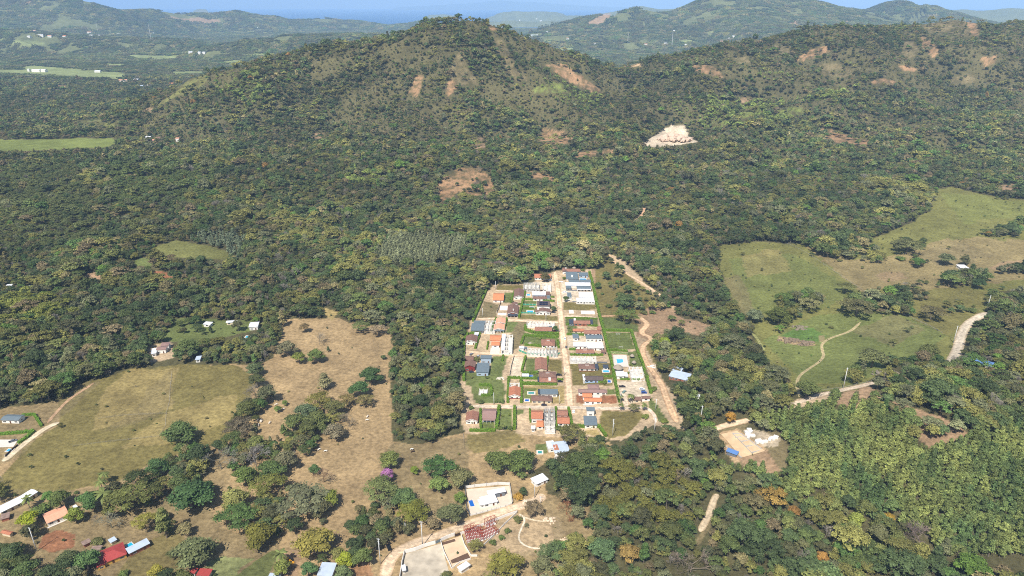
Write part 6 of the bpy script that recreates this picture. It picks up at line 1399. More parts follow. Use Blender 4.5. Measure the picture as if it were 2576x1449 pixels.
for i, (x, y) in enumerate(BL):
    p = cat('H', x, y); g = MB(); 
    for k in range(3): g.box(-1.6, -1.0, k * .56, 1.6, 1.0, k * .56 + .5)
    o = g.build('material_bale', WALLM['white']); o.location = p; o.rotation_euler = (0, 0, i * .8)
    tag(o, "white wrapped block pallet stacked beside the sandy building pad" if i < 6 else "white wrapped block pallet in the curved row beyond the sandy pad", 'pallet', 'wrapped building blocks in the rear heap' if i < 6 else 'wrapped building blocks in the curved row')
# earth mover
p = cat('M', 935, 1290); t = thing('backhoe_loader', "yellow backhoe loader on the orange earth track at the bottom", 'digger', p, R(-22))
MB().box(-1.7, -.7, .7, 1.6, .7, 1.25).box(.3, -.55, 1.25, 1.7, .55, 1.75).build('chassis', GOLD, t); MB().box(-1.1, -.7, 1.25, .25, .7, 2.5).build('cab', GLASS, t); MB().box(-1.2, -.8, 2.5, .35, .8, 2.65).build('cab_roof', GOLD, t)
MB().bar((1.6, -.5, 1.2), (3.0, -.5, .6), .12).bar((1.6, .5, 1.2), (3.0, .5, .6), .12).build('loader_arm', GOLD, t); MB().slab([(2.9, -1.1, .9), (3.6, -1.1, .2), (3.6, 1.1, .2), (2.9, 1.1, .9)], .25).build('bucket', GOLD, t)
MB().bar((-1.7, 0, 1.1), (-3.2, 0, 2.6), .2).bar((-3.2, 0, 2.6), (-4.2, 0, 1.2), .16).build('boom', GOLD, t); MB().box(-4.6, -.4, .5, -4.0, .4, 1.2).build('digging_bucket', GOLD, t)
for sx, rr in ((-1.1, .7), (1.3, .5)):
    for sy in (-1, 1): o = MB().bar((0, -.2, 0), (0, .2, 0), rr, 14).build('wheel', RUBBER, t); o.location = (sx, sy * .85, rr); MB().bar((0, -.21, 0), (0, .21, 0), rr * .5, 10).build('rim', GOLD, o)
# boulders and heaps
def rock(label, c, x, y, r, col, name='rock_heap', cat_='rocks', n=22):
    p = cat(c, x, y); rg = np.random.default_rng(int(x)); V = []; F = []
    bm = bmesh.new(); bmesh.ops.create_icosphere(bm, subdivisions=1, radius=1); bv = np.array([v.co[:] for v in bm.verts]); bf = np.array([[v.index for v in f.verts] for f in bm.faces]); bm.free()
    for k in range(n):
        a = rg.uniform(0, 6.28); q = math.sqrt(rg.random()); s = r * rg.uniform(.16, .42) * (1.3 - .6 * q)
        m = bv * rg.uniform(.6, 1.2, (len(bv), 1)) * np.array([rg.uniform(.8, 1.6), 1, rg.uniform(.5, .9)]) * s
        F.append(bf + k * len(bv)); V.append(m + np.array([r * 1.5 * q * math.cos(a), r * q * math.sin(a), r * .28 * (1 - q)]))
    me = npmesh(name, np.concatenate(V), np.concatenate(F), [mat('rock_%d_%d' % (col[0], col[1]), s2l(col), .95, .3, .9, bump=.5)]); o = link(name, me, None, p); tag(o, label, cat_); FOOT.append((p.x, p.y, r)); return o
rock("pale boulder at the end of the white loop path", 'C', 2145, 828, 3, (206,186,160)); rock("pale flat stone slab beside the pale road", 'C', 1868, 614, 2.2, (214,196,172)); rock("broken pale rubble right of the loop path", 'C', 2320, 1040, 2.4, (206,180,150))
rock("grey brush heap behind the bright green weed patch", 'G', 960, 702, 6, (122,112,94)); rock("long brown brush heap in front of the weed patch", 'G', 880, 792, 7, (120,104,86)); rock("brown brush heap at the weed patch's front right", 'G', 1010, 815, 6, (122,106,88)); rock("grey branch heap beside the pasture fence", 'G', 1545, 1030, 5, (118,110,98)); rock("smaller grey branch heap right of the larger one", 'G', 1640, 1030, 4, (122,112,98))
rock("white gravel heap beside the main street's upper part", A, 1270, 290, 2.2, (226,222,214)); rock("white rubble heap beside the dug plot lane", A, 590, 1372, 2.6, (206,196,180)); rock("white rubble at the dirt road's curve", A, 2300, 1240, 3.5, (222,210,194))
rock("large pale quarry spoil mound on the forest slope", 'P', 1695, 350, 24, (196,172,150), 'spoil_mound', 'mound', 60)
_pm = None
def wire_fence(label, c, pts, h=1.4, sp=5.):
    global _pm
    P = [cat(c, *p) for p in pts]; Q = walk([(p.x, p.y) for p in P], sp); o0 = Vector((Q[0][0], Q[0][1], hz(*Q[0]))); t = thing('wire_fence', label, 'fence', o0)
    if _pm is None: _pm = MB().bar((0, 0, -.4), (0, 0, 1.4), .13, 5).mesh('post', mat('old_post', s2l((150,136,116)), .9, .2))
    Z = [hz(*q) for q in Q]; m = MB()
    for q, z in list(zip(Q, Z))[:95]: link('post', _pm, t, (q[0] - o0.x, q[1] - o0.y, z - o0.z))
    for k in (.5, .85, 1.2):
        for i in range(min(94, len(Q) - 1)): m.bar((Q[i][0] - o0.x, Q[i][1] - o0.y, Z[i] - o0.z + k), (Q[i + 1][0] - o0.x, Q[i + 1][1] - o0.y, Z[i + 1] - o0.z + k), .025, 3)
    m.build('wires', STEEL, t)
wire_fence("old post and wire fence running across the olive field", 'E', [(1925,440),(1905,600),(1895,780),(1862,905),(1640,915),(1370,925),(1100,965)]); wire_fence("post and wire fence from the single field tree towards the farm road", 'E', [(1860,905),(1850,1050),(1780,1160),(1180,1225),(820,1270)])
wire_fence("post and wire fence along the ridge road's pasture side", 'G', [(960,1150),(1150,1150),(1290,1130),(1450,1095),(1620,1065)]); wire_fence("post and wire fence on the diagonal pasture boundary", 'G', [(860,90),(1010,160),(1250,320),(1430,440),(1700,600)]); wire_fence("post and wire fence below the pasture grove", 'G', [(1560,575),(1750,620),(1900,690),(1990,740)])
wire_fence("post and wire fence dropping from the estate's lower left corner", 'B', [(170,850),(178,930),(180,1010)])
# cows
def cowmesh(col):
    P_ = [(0,0,1.05),(.45,0,1.1),(.8,0,1.15),(1.05,0,1.2),(1.3,0,.95),(1.5,0,.72),(-.45,0,1.08),(-.8,0,1.12),(-.95,0,.9),(-1.0,0,.5),
          (.75,.2,.75),(.75,.22,.4),(.77,.22,.02),(.75,-.2,.75),(.75,-.22,.4),(.77,-.22,.02),(-.75,.2,.8),(-.86,.22,.45),(-.8,.22,.02),(-.75,-.2,.8),(-.86,-.22,.45),(-.8,-.22,.02),(1.22,.2,1.12),(1.22,-.2,1.12)]
    E = [(0,1),(1,2),(2,3),(3,4),(4,5),(0,6),(6,7),(7,8),(8,9),(2,10),(10,11),(11,12),(2,13),(13,14),(14,15),(7,16),(16,17),(17,18),(7,19),(19,20),(20,21),(4,22),(4,23)]
    Rr = [.36,.36,.34,.24,.17,.10,.36,.33,.05,.03,.14,.07,.06,.14,.07,.06,.17,.08,.06,.17,.08,.06,.04,.04]
    me = bpy.data.meshes.new('cow'); me.from_pydata(P_, E, []); o = bpy.data.objects.new('cow_src', me); COL.objects.link(o)
    md = o.modifiers.new('s', 'SKIN'); sv = me.skin_vertices[0].data
    for i, r in enumerate(Rr): sv[i].radius = (r, r)
    sv[0].use_root = True; o.modifiers.new('u', 'SUBSURF').levels = 1
    dg = bpy.context.evaluated_depsgraph_get(); m2 = bpy.data.meshes.new_from_object(o.evaluated_get(dg)); bpy.data.objects.remove(o); m2.materials.clear(); m2.materials.append(col); m2.name = 'cow_body'
    m2.polygons.foreach_set('use_smooth', [True] * len(m2.polygons)); return m2
cw = cowmesh(mat('cow_hide_white', s2l((226,218,204)), .8, .08, 1.)); cb_ = cowmesh(mat('cow_hide_brown', s2l((64,44,34)), .8, .1, 1.))
for i, (c, x, y, a, lb, b) in enumerate([('F',995,980,.2,"white cow at the edge of the bare grey tree's shadow",0),('F',1040,1010,-1,"white cow just outside the bare grey tree's shadow",0),('F',1083,1098,.6,"white cow behind the lower small green tree",0),('F',1162,1148,.4,"white cow at the foot of the lower small green tree",0),
  ('F',880,1272,1.6,"leftmost white cow of the group by the tree line",0),('F',912,1278,1.5,"white cow in the middle of the tree line group",0),('F',922,1286,1.4,"white cow touching another in the tree line group",0),('F',892,1320,-1.4,"lowest white cow of the tree line group",0),('F',1012,1302,1.3,"white cow standing alone right of the tree line group",0),
  ('F',2106,1232,1.2,"white cow beside the leafless tree, farther of two",0),('F',2100,1270,.1,"white cow beside the leafless tree, nearer of two",0),('M',1122,42,1.5,"white cow by the shaded grove edge",0),('M',1278,44,.8,"white cow in the open below the long grove, left of two",0),('M',1348,62,.3,"white cow in the open below the long grove, right of two",0),
  ('C',595,42,.2,"white cow grazing beside the brown one",0),('C',606,68,.3,"dark brown cow beside the white one",1)]):
    t = thing('cow', lb, 'cow', cat(c, x, y), a, 'cattle grazing in the tan pasture'); t.scale = (1.15,) * 3; link('body', cb_ if b else cw, t)
# ------------------------------------------------------------------ trees placed by hand
TRL = [('F',1400,215,58,'round',(112,104,70),"thin straggly tree at the top of the tan pasture"),('F',1560,345,74,'bare',(150,140,124),"dead leafless tree in the upper tan pasture"),('F',1200,445,108,'round',(96,100,72),"grey green round tree left of the two bright trees"),
 ('F',1335,550,78,'round',(98,112,50),"bright green round tree, left of the pair in the tan pasture"),('F',1525,530,94,'round',(84,104,52),"green tree right of the bright green round one"),('F',2030,210,100,'flat',(86,100,56),"umbrella shaped green tree at the pasture's top right corner"),('F',2225,245,96,'flat',(120,114,88),"thin grey umbrella tree beside the green one at the pasture corner"),
 ('F',1620,800,76,'tall',(116,120,84),"pale green conical tree alone in mid pasture"),('F',2140,745,132,'round',(58,82,44),"large dark green tree, upper of the pair at the right pasture edge"),('F',2010,900,118,'round',(62,90,48),"large dark green tree, lower of the pair at the right pasture edge"),('F',2085,1035,96,'flat',(96,96,58),"olive tree below the two dark green trees"),
 ('F',1870,1030,92,'flat',(104,100,60),"olive spreading tree left of its lower neighbour"),('F',1180,1065,34,'round',(92,116,56),"upper small green tree near the cows"),('F',1097,1132,42,'round',(92,116,56),"lower small green tree near the cows"),('F',1900,1240,112,'bare',(142,130,112),"leafless spreading tree in the lower tan pasture"),
 ('F',845,930,116,'bare',(146,136,122),"grey leafless tree in the line between the fields"),('F',840,680,90,'round',(76,92,58),"round tree at the top of the line between the fields"),('F',850,800,92,'round',(70,80,46),"dark round tree above the grey leafless one"),('F',760,1120,118,'round',(74,84,44),"olive round tree below the grey leafless one"),
 ('F',660,1330,150,'flat',(84,82,62),"wide dull tree at the lower end of the field line"),('E',2010,1090,160,'round',(72,92,50),"big round tree standing alone in the olive field"),
 ('F',1560,1040,150,'flat',(96,98,48),"large olive crown at the top of the long grove"),('F',1400,1150,120,'round',(78,96,66),"grey green crown at the left of the long grove"),('F',1720,1110,120,'round',(86,92,52),"olive crown at the right of the long grove"),('F',1290,1260,120,'round',(78,92,50),"green crown in the lower left of the long grove"),('F',1530,1250,140,'round',(80,92,50),"green crown in the middle of the long grove"),('F',1730,1370,120,'round',(104,104,80),"pale grey crown at the lower right of the long grove"),
 ('M',880,150,140,'round',(92,96,68),"grey olive crown above the small bare spot of the long grove"),('M',560,120,150,'bare',(140,134,130),"large bare grey crown in the long grove"),('M',160,130,170,'bare',(134,132,120),"very wide bare grey crown at the left of the long grove"),('M',720,250,150,'round',(70,90,46),"dark green crown at the lower right of the long grove"),('M',440,300,120,'round',(80,100,48),"leafy green crown under the bare grey crown"),
 ('D',1750,210,110,'round',(60,86,48),"dark green tree at the left tip of the long grove"),('D',2110,530,220,'round',(58,84,46),"big dark green round tree above the dry grass, lower left"),('D',1440,570,200,'flat',(82,92,46),"wide olive umbrella tree beside the coconut palm"),('D',1000,590,120,'round',(66,94,48),"leafy green tree left of the wide umbrella tree"),
 ('D',310,800,95,'round',(118,134,36),"yellow green tree beside the peach farmhouse"),('D',830,750,80,'round',(104,122,50),"round light green tree right of the peach farmhouse"),('D',660,570,100,'round',(76,92,46),"low green tree behind the peach farmhouse"),('D',530,550,60,'round',(86,120,58),"small bright tree beside the long white barn"),
 ('D',1220,800,120,'bare',(150,148,128),"pale leafless tree above the red farmhouse"),('D',2150,1150,200,'round',(86,98,62),"large grey green tree in the lower left grove"),('D',960,1260,120,'round',(74,102,56),"green tree in front of the red farmhouse"),('D',760,1240,100,'round',(74,88,54),"dull tree left of the red farmhouse"),('D',270,1380,110,'round',(72,92,50),"round tree at the bottom left corner"),
 ('D',1750,1390,80,'round',(126,128,52),"yellowish tree at the bottom beside the lane"),('D',1610,830,110,'flat',(112,116,52),"yellow green spreading tree in the dry scrub"),('D',1800,760,70,'round',(94,104,62),"small round tree in the dry field"),
 ('M',700,420,180,'flat',(88,96,44),"olive umbrella crown at the top of the big middle grove"),('M',330,580,150,'round',(110,118,64),"yellow green crown at the left of the big middle grove"),('M',1080,600,260,'flat',(88,96,68),"very large grey green crown in the big middle grove"),('M',1390,560,110,'round',(94,108,42),"bright olive crown at the right of the big middle grove"),('M',1290,680,120,'round',(84,88,58),"dull crown under the bright olive one"),
 ('M',350,790,200,'flat',(66,90,44),"dark spreading crown at the lower left of the big middle grove"),('M',610,980,170,'round',(88,92,38),"dark olive round tree below the big middle grove"),('M',1220,1060,200,'round',(112,112,52),"big yellow olive tree above the bottom edge houses"),('M',1320,300,120,'bare',(120,106,82),"thin brown leafless tree in the open pasture"),('M',1225,245,60,'round',(72,98,56),"small green crown beside the thin brown tree"),
 ('M',1570,1250,90,'round',(124,140,44),"bright yellow green tree right of the pale roofed house"),('M',1760,1230,110,'round',(84,102,52),"leafy tree left of the tall pole"),('M',1150,1360,90,'round',(74,104,60),"dark tree left of the pale roofed house"),('M',860,1340,90,'round',(104,118,58),"shrubby tree beside the yellow digger"),('M',1540,1400,90,'round',(92,110,70),"tree covering the right end of the pale roofed house"),
 ('C',350,130,115,'round',(94,108,56),"round olive tree alone near the grazing cows"),('C',625,258,52,'round',(100,122,44),"small bright round tree right of the pink blossom"),('C',320,305,80,'round',(176,120,168),"pink blossoming tree in the tan pasture"),('C',250,470,190,'flat',(88,102,58),"spreading tree directly below the pink blossom"),('C',510,560,150,'round',(76,98,56),"dark green tree right of the spreading one"),
 ('C',900,230,180,'flat',(60,88,44),"dark green spreading crown left of the white walled villa"),('C',890,410,110,'round',(98,120,62),"bright round tree below the dark spreading crown"),('C',1140,330,140,'round',(96,102,64),"grey olive round tree left of the villa's stepped wall"),('C',1140,560,70,'round',(92,116,52),"narrow green tree at the villa's left wall"),
 ('C',1560,150,170,'round',(80,96,48),"big dark crown above the white walled villa, left half"),('C',1820,140,170,'round',(74,92,46),"big dark crown above the white walled villa, right half"),('C',610,720,170,'flat',(92,100,40),"olive dome shaped tree above the pale road"),('C',1030,740,150,'round',(84,94,60),"grey green tree between the villa wall and the pale road"),('C',1790,550,70,'bush',(176,138,62),"orange brown shrubby tree right of the villa wall"),
 ('C',1640,1310,190,'flat',(104,108,48),"big olive dome tree alone at the bottom, right of the walls"),('C',2330,680,90,'bare',(150,98,66),"rusty brown thin tree in the scrub"),('C',1960,690,110,'flat',(104,98,72),"dull scrubby tree beside the pale road's end"),('C',2060,1320,120,'round',(92,100,66),"scrubby tree below the brown clearing"),('C',1310,1100,80,'flat',(130,126,70),"thin yellowish tree overhanging the steel frame plot"),
 ('N',1505,553,66,'round',(84,118,48),"vivid green tree in the wood above the estate"),('A',600,95,100,'bare',(128,112,116),"mauve grey leafless crown in the wood above the estate"),('A',1085,225,60,'round',(84,84,50),"tree in front of the low terracotta house"),('A',1320,470,38,'round',(66,86,44),"street tree beside the sheet covered shell"),('A',1200,805,38,'round',(60,90,44),"tree at the street end of the long terracotta house"),('A',1180,580,34,'round',(70,90,50),"tree at the street side of the solar panel house"),
 ('A',2000,655,125,'flat',(82,100,48),"large umbrella tree alone east of the estate"),('A',1680,320,42,'round',(70,92,46),"small dark tree just outside the east hedge"),('A',2420,950,75,'round',(112,134,44),"yellow green tree beside the dirt road's curve"),('B',1390,840,150,'flat',(88,92,50),"wide tree below the lower hedge of the estate"),('B',2250,160,50,'bare',(150,124,106),"thin leafless tree beside the outer hedge"),('B',2080,545,62,'flat',(100,106,66),"spreading tree at the entrance"),
 ('G',820,600,88,'round',(70,82,36),"dark olive tree in the green pasture grove"),('G',1495,905,95,'round',(84,94,56),"round tree alone in the lower green pasture"),('G',850,480,60,'round',(76,98,46),"green tree at the back of the green pasture grove"),('G',1040,525,75,'flat',(112,118,76),"pale spreading tree right of the green pasture grove"),('G',640,600,62,'round',(92,106,76),"grey green tree at the left edge of the green pasture"),
 ('G',1300,405,58,'flat',(88,96,54),"flat tree beside the pasture's diagonal boundary"),('G',1740,110,90,'flat',(90,98,60),"spreading tree in the upper right pasture"),('G',2020,195,52,'round',(86,98,64),"round tree near the white roofed shack"),('G',1820,222,42,'round',(66,96,44),"dark green tree left of the white roofed shack"),('G',2260,375,40,'round',(56,78,46),"very dark round tree in the right pasture"),('G',1380,545,110,'flat',(88,92,58),"broad crown of the central pasture grove"),('G',1920,585,80,'flat',(92,92,60),"dull spreading tree below the pasture grove"),
 ('G',1740,640,10,'bush',(90,100,60),"tiny dark bush on the pasture slope") ,('G',1740,712,22,'flat',(86,96,60),"small tree in the lower right pasture"),('G',1020,1130,80,'round',(80,94,50),"tree at the pasture gate by the ridge road"),('G',470,1335,42,'round',(180,138,62),"bright orange flowering tree at the ridge road junction"),
 ('H',765,870,98,'flat',(158,130,68),"large golden orange tree in the mixed wood"),('H',925,980,46,'round',(156,118,64),"small orange tree right of the large golden one"),('H',1610,1025,36,'round',(176,146,60),"small yellow orange tree below the plantation"),('H',1375,1035,52,'round',(118,134,62),"pale lime tree in the mixed wood"),('H',1125,1310,46,'round',(178,136,72),"small tan orange tree near the bottom"),('H',2215,1370,100,'round',(76,104,42),"vivid green round tree at the bottom right"),
 ('H',1840,1160,95,'bare',(140,122,116),"mauve grey leafless tree in the lower plantation"),('H',190,1340,120,'bare',(138,124,110),"brown grey leafless tree at the bottom beside the narrow track"),
 ('P',1583,1390,27,'round',(158,132,76),"round yellow orange tree at the bottom of the wood"),('P',1515,1378,34,'round',(78,104,66),"blue green round tree left of the yellow orange one"),]
for c, x, y, r, k, col, lb in TRL:
    if r > 1: tree(lb, c, x, y, r, k, col)
for c, x, y, r, lb in [('D',1165,575,95,"tall coconut palm beside the wide umbrella tree"),('D',1165,340,55,"coconut palm at the olive field's lower edge"),('D',1130,430,60,"coconut palm behind the leafy green tree"),('D',310,620,55,"palm beside the long white barn"),('B',1925,440,42,"palm left of the parking lot entrance"),('B',2045,440,46,"palm beside the left gate house"),('B',1938,540,40,"palm at the lower street's right end"),('B',2195,540,40,"palm beside the entrance driveway"),('M',850,1240,75,"banana like palm beside the yellow digger"),('B',620,760,36,"small palm on the lawn between two tall hedges")]:
    tree(lb, c, x, y, r, 'palm', (84,98,52), name='palm_tree', cat_='palm')
for c, x, y, r, lb in [('A',1800,550,40,"bush on the slope east of the east hedge"),('A',1725,415,22,"small bush just right of the east hedge"),('A',1930,420,60,"large bush on the slope towards the dirt road"),('A',2050,330,70,"bush beside the dirt road above the estate"),('A',2120,520,60,"bush group below the dirt road"),('A',2190,620,45,"bluish bush by the dirt clearing"),('A',2285,620,42,"round bush on the dirt clearing"),('B',430,205,22,"small bush at the corner of the grey metal roofed house"),('B',605,470,38,"round bush beside the lower street lawn"),('B',370,480,34,"bush left of the lawn pole"),('B',540,478,20,"small bush right of the lawn pole"),('A',265,1350,20,"small bush on the lawn below the dark blue car"),('A',320,1140,50,"leafy garden bush between the red and pale houses"),
  ('C',1500,1060,42,"bush at the dark rear wall"),('C',1600,1005,38,"small bush in the brown clearing's left edge"),('C',1670,935,40,"bush beside the dark rear wall"),('C',1780,800,55,"bush at the tip of the steel frame plot"),('C',2240,1080,60,"bush on the brown clearing's lower edge"),('C',990,1420,55,"bush inside the gravel compound"),('D',1080,1050,60,"dark bush beside the rusty roof"),('D',430,700,90,"long dark bush row behind the peach farmhouse"),('D',850,510,24,"bright yellow bush behind the farm garden"),('D',1385,1410,50,"low bush on the lawn strip"),('G',1640,790,26,"small bush in the lower pasture"),('G',1190,690,16,"tiny tree like bush in mid pasture"),('G',2205,565,34,"dark bush below the far ridge road"),('G',1690,195,32,"small bush in the upper right pasture"),('G',1250,210,18,"small bush at the pasture's top"),('E',1750,1010,10,"tiny bush in the olive field")]:
    tree(lb, c, x, y, r * 1.1, 'bush', random.choice([(76,92,48),(88,96,54),(80,100,50)]), name='bush', cat_='bush')
for c, x, y, r, lb in [('A',480,560,16,"small garden bush below the small orange roofed house"),('A',716,500,24,"leafy shrub between the two upper left brown houses"),('A',800,530,22,"garden shrub right of the chimney house"),('A',700,470,18,"shrub on the hedge end beside the brown tiled house"),('A',1350,800,18,"garden shrub behind the terracotta patio roof"),('A',1380,830,20,"leafy shrub left of the terracotta patio roof"),
  ('A',1030,915,22,"round bush on the back hedge of the vent box house"),('A',930,1290,26,"bush at the lower left corner of the very large brown roof"),('A',1000,1300,18,"small bush under the very large brown roof"),('A',985,1140,22,"bush at the back of the very large brown roof"),('A',440,1350,22,"round bush at the grey metal roofed house corner"),('A',1750,1410,26,"big bush beside the pale blue walled house"),('A',1510,150,30,"tree like bush behind the top brown roofed house"),
  ('A',1300,240,28,"thin shrub beside the top of the main street"),('A',2020,1300,20,"palm like shrub beside the club buildings"),('A',2040,1210,18,"shrub between the two round thatched shelters and the path"),('A',1660,560,14,"tiny bush at the end of the empty right plot"),('B',690,620,20,"small bush on the lawn between two tall hedges, right one"),('B',612,635,18,"small bush on the lawn between two tall hedges, left one"),('B',580,770,30,"broad leafy bush at the lawn's lower left corner"),('B',700,770,32,"broad leafy bush at the lawn's lower right corner"),
  ('B',260,540,34,"palm like shrub at the west end of the lower street"),('B',280,700,28,"shrub in front of the white gabled cottage"),('B',1240,770,46,"yellow green shrub below the courtyard house"),('B',2210,640,44,"shrub mass beside the entrance driveway curve"),('B',2420,690,40,"shrub between driveway and dirt road"),('B',2300,330,44,"shrub between the outer hedge and the dirt road"),('B',490,230,14,"tiny bush on the left lawn"),('B',500,330,14,"tiny bush right of the hedge corner")]:
    tree(lb, c, x, y, r * 1.1, 'bush', random.choice([(84,100,46),(96,112,50),(78,96,48)]), name='bush', cat_='bush')
# ------------------------------------------------------------------ far buildings, masts, boat
FARB = [('I',267,518,62,'white'),('I',318,518,36,'white'),('I',210,514,14,'white'),('I',705,520,36,'white'),('I',888,588,52,'peach'),('I',985,584,36,'white'),('I',1090,585,60,'white'),('I',1018,630,30,'pale'),('I',1073,616,24,'orange'),('I',1235,612,28,'orange'),('I',1075,1006,38,'white'),('I',1098,1030,40,'peach'),('I',1282,1015,26,'peach'),('I',1140,1012,40,'brown'),
 ('I',1372,388,26,'white'),('I',1438,388,22,'white'),('I',1470,389,20,'white'),('I',212,272,18,'white'),('I',292,262,36,'white'),('I',360,268,22,'peach'),('I',470,270,24,'orange'),('I',658,264,26,'white'),('I',710,262,22,'white'),('I',645,240,26,'peach'),('I',855,250,22,'white'),('I',1100,246,22,'white'),('I',1848,204,16,'white'),('I',252,230,18,'peach'),
 ('J',1448,262,56,'white'),('J',1420,270,30,'pale'),('J',1540,236,10,'white'),('J',1312,240,20,'white'),('J',1690,285,24,'peach'),('J',1886,325,12,'white'),('J',2248,328,24,'peach'),('J',2390,322,20,'white'),('J',2535,330,14,'white'),('J',1495,152,16,'white'),('J',1343,148,10,'white'),('J',1464,138,10,'white'),
 ('K',60,230,14,'white'),('K',400,308,20,'peach'),('K',485,270,16,'white'),('K',455,285,14,'white'),('K',140,330,8,'white'),('K',8,325,10,'white')]
for i, (c, x, y, wpx, rc) in enumerate(FARB):
    p = cat(c, x, y); dd = (p - Vector((0, 0, CAMH))).length; w_ = max(8, wpx * CROPS[c][2] / FPX * dd * .92); d_ = min(w_, 16 + i % 3 * 4); h = 6 + (dd > 4000) * 4
    t = thing('valley_building', {'white': 'white', 'pale': 'pale grey', 'peach': 'pinkish', 'orange': 'orange', 'brown': 'brown'}[rc] + (" roofed building on the green valley field" if c == 'I' and y > 480 and y < 600 else " roofed building in the woods below the grassy spur" if c == 'I' and y > 900 else " roofed building in the far left valley" if c == 'I' else " roofed building in the far valley behind the central hill"), 'building', (p.x, p.y, p.z + 1), (i % 5 - 2) * .12, 'far valley buildings')
    MB().box(-w_ / 2 + .5, -d_ / 2 + .5, -6, w_ / 2 - .5, d_ / 2 - .5, h).build('wall', WALLM['white'], t); roofmesh(w_, d_, 'gx', h, R(16), 'roof', ROOFM[rc], t)
for c, x, y, h, lb in [('J',2120,305,75,"thin lattice radio mast in the far valley, left one"),('J',2437,330,95,"thin lattice radio mast in the far valley, right one"),('I',703,225,80,"thin radio mast on the far left slope"),('I',1088,290,110,"thin radio mast in the left valley")]:
    p = cat(c, x, y); t = thing('radio_mast', lb, 'mast', p); k = 2.2
    MB().bar((-k, -k, 0), (0, 0, h), .5).bar((k, -k, 0), (0, 0, h), .5).bar((0, k, 0), (0, 0, h), .5).build('mast_legs', FRAME, t)
    m = MB()
    for j in range(9): z_ = h * j / 9; q = k * (1 - j / 9); m.bar((-q, -q, z_), (q, -q, z_ + h / 9), .3).bar((q, -q, z_), (0, q, z_ + h / 9), .3)
    m.build('lattice', FRAME, t)
for c, x, y, lb in [('I',2123,100,"white boat alone on the sea, right one"),('I',1453,92,"white boat near the small islands")]:
    px, py = pc(c, x, y); d = ray(px, py); s = (SEA - CAMH) / d[2]; t = thing('boat', lb, 'boat', (s * d[0], s * d[1], SEA)); MB().slab([(-20, -5, 5), (14, -5, 5), (24, 0, 5.6), (14, 5, 5), (-20, 5, 5)], 6).build('hull', FRAME, t); MB().box(-14, -3.4, 5, 4, 3.4, 11).build('cabin', FRAME, t)
HANDCLEAR += [(x, y, r + 1.0) for x, y, r in FOOT]
# everything with a footprint keeps the wood off itself: (x, y, radius) filled by the builders above
HC = np.array(HANDCLEAR) if HANDCLEAR else np.zeros((0, 3))
cand = keep & (py_ < 1100)
ii = np.nonzero(cand)[0]
if len(HC):
    for x, y, r in HC:
        d = (px_[ii] - x) ** 2 + (py_[ii] - y) ** 2 < (r + 3.0 * scl[ii]) ** 2
        keep[ii[d]] = False
X, Y, Z, B, SC = px_[keep], py_[keep], pz_[keep], pb[keep], scl[keep]
QX, QY = qx[keep], qy[keep]; BG, SP = big[keep], spn[keep]; TH = thin[keep]
n = len(X)
sp = np.array([TR.choice(8, p=SPECW / SPECW.sum()) for _ in range(0)] or TR.choice(8, n, p=SPECW / SPECW.sum()))
sp = np.where((SP > .25) & (TR.random(n) < .6), 3, sp); sp = np.where((SP < -.3) & (TR.random(n) < .6), 2, sp)
T = SPEC[sp] * TR.uniform(.66, 1.34, (n, 1)) * (1 + .34 * BG[:, None] + .3 * fbm(X / 330, Y / 330, 3)[:, None] + .22 * SP[:, None])
r = TR.random(n)
kind = np.where(r < .55, 0, np.where(r < .78, 1, np.where(r < .9, 2, 3)))   # round flat tall round2
fl = (SP > .15); kind = np.where(fl & (TR.random(n) < .5), 1, kind)
# dry trees
bare_ = TR.random(n) < (.035 + .10 * sst(.3, .8, fbm(X / 55 + 70, Y / 55, 3)) + .03 * TH)
kind = np.where(bare_, 4, kind)
u = TR.random(n)
dryc = np.array(s2l((112, 100, 72))) * 1.4; T = np.where(((u < .035 + .10 * TH) & ~bare_)[:, None], dryc * TR.uniform(.75, 1.2, (n, 1)), T)
T = np.where((u > .9985)[:, None], np.array(s2l((156, 122, 66))), T)
T = np.where(((u > .990) & (u < .9985))[:, None], np.array(s2l((98, 124, 54))) * 1.2, T)
T[bare_] = np.array(s2l((138, 130, 120))) * 1.25 * TR.uniform(.7, 1.1, (bare_.sum(), 1))
for P in TEAK:
    q = inpoly(QX, QY, P) & (Y < 1200)
    kind[q & (TR.random(n) < .95)] = 2
    a = np.clip(.5 + .9 * fbm(X / 22, Y / 22, 3) + TR.normal(0, .18, n), 0, 1)[:, None]
    tc_ = (np.array(s2l((88, 108, 62))) * (1 - a) + np.array(s2l((132, 138, 76))) * a) * 1.15
    if P[0][0] < 1200: tc_ = np.array(s2l((128, 132, 96))) * 1.15 * (.8 + .4 * a)
    T[q] = (tc_ * TR.uniform(.65, 1.3, (n, 1)))[q]
for P in GREYT:
    q = inpoly(QX, QY, P) & (Y < 1200); kind[q] = 2; T[q] = np.array(s2l((118, 128, 98)))
for P, c in [([(-20,770),(70,740),(180,760),(200,800),(60,830),(-20,820)], (112, 116, 52)), ([(300,400),(520,430),(560,520),(250,520)], (86, 96, 52)), ([(1520,1180),(1760,1180),(1740,1340),(1500,1330)], (98, 96, 44)), ([(-20,420),(200,420),(260,620),(-20,640)], (88, 94, 54))]:
    q = inpoly(QX, QY, P) & (Y < 2000) & (TR.random(n) < .6) & (kind < 4); T[q] = 1.4 * np.array(s2l(c)) * TR.uniform(.85, 1.15, (n, 1))[q]; kind[q] = 1
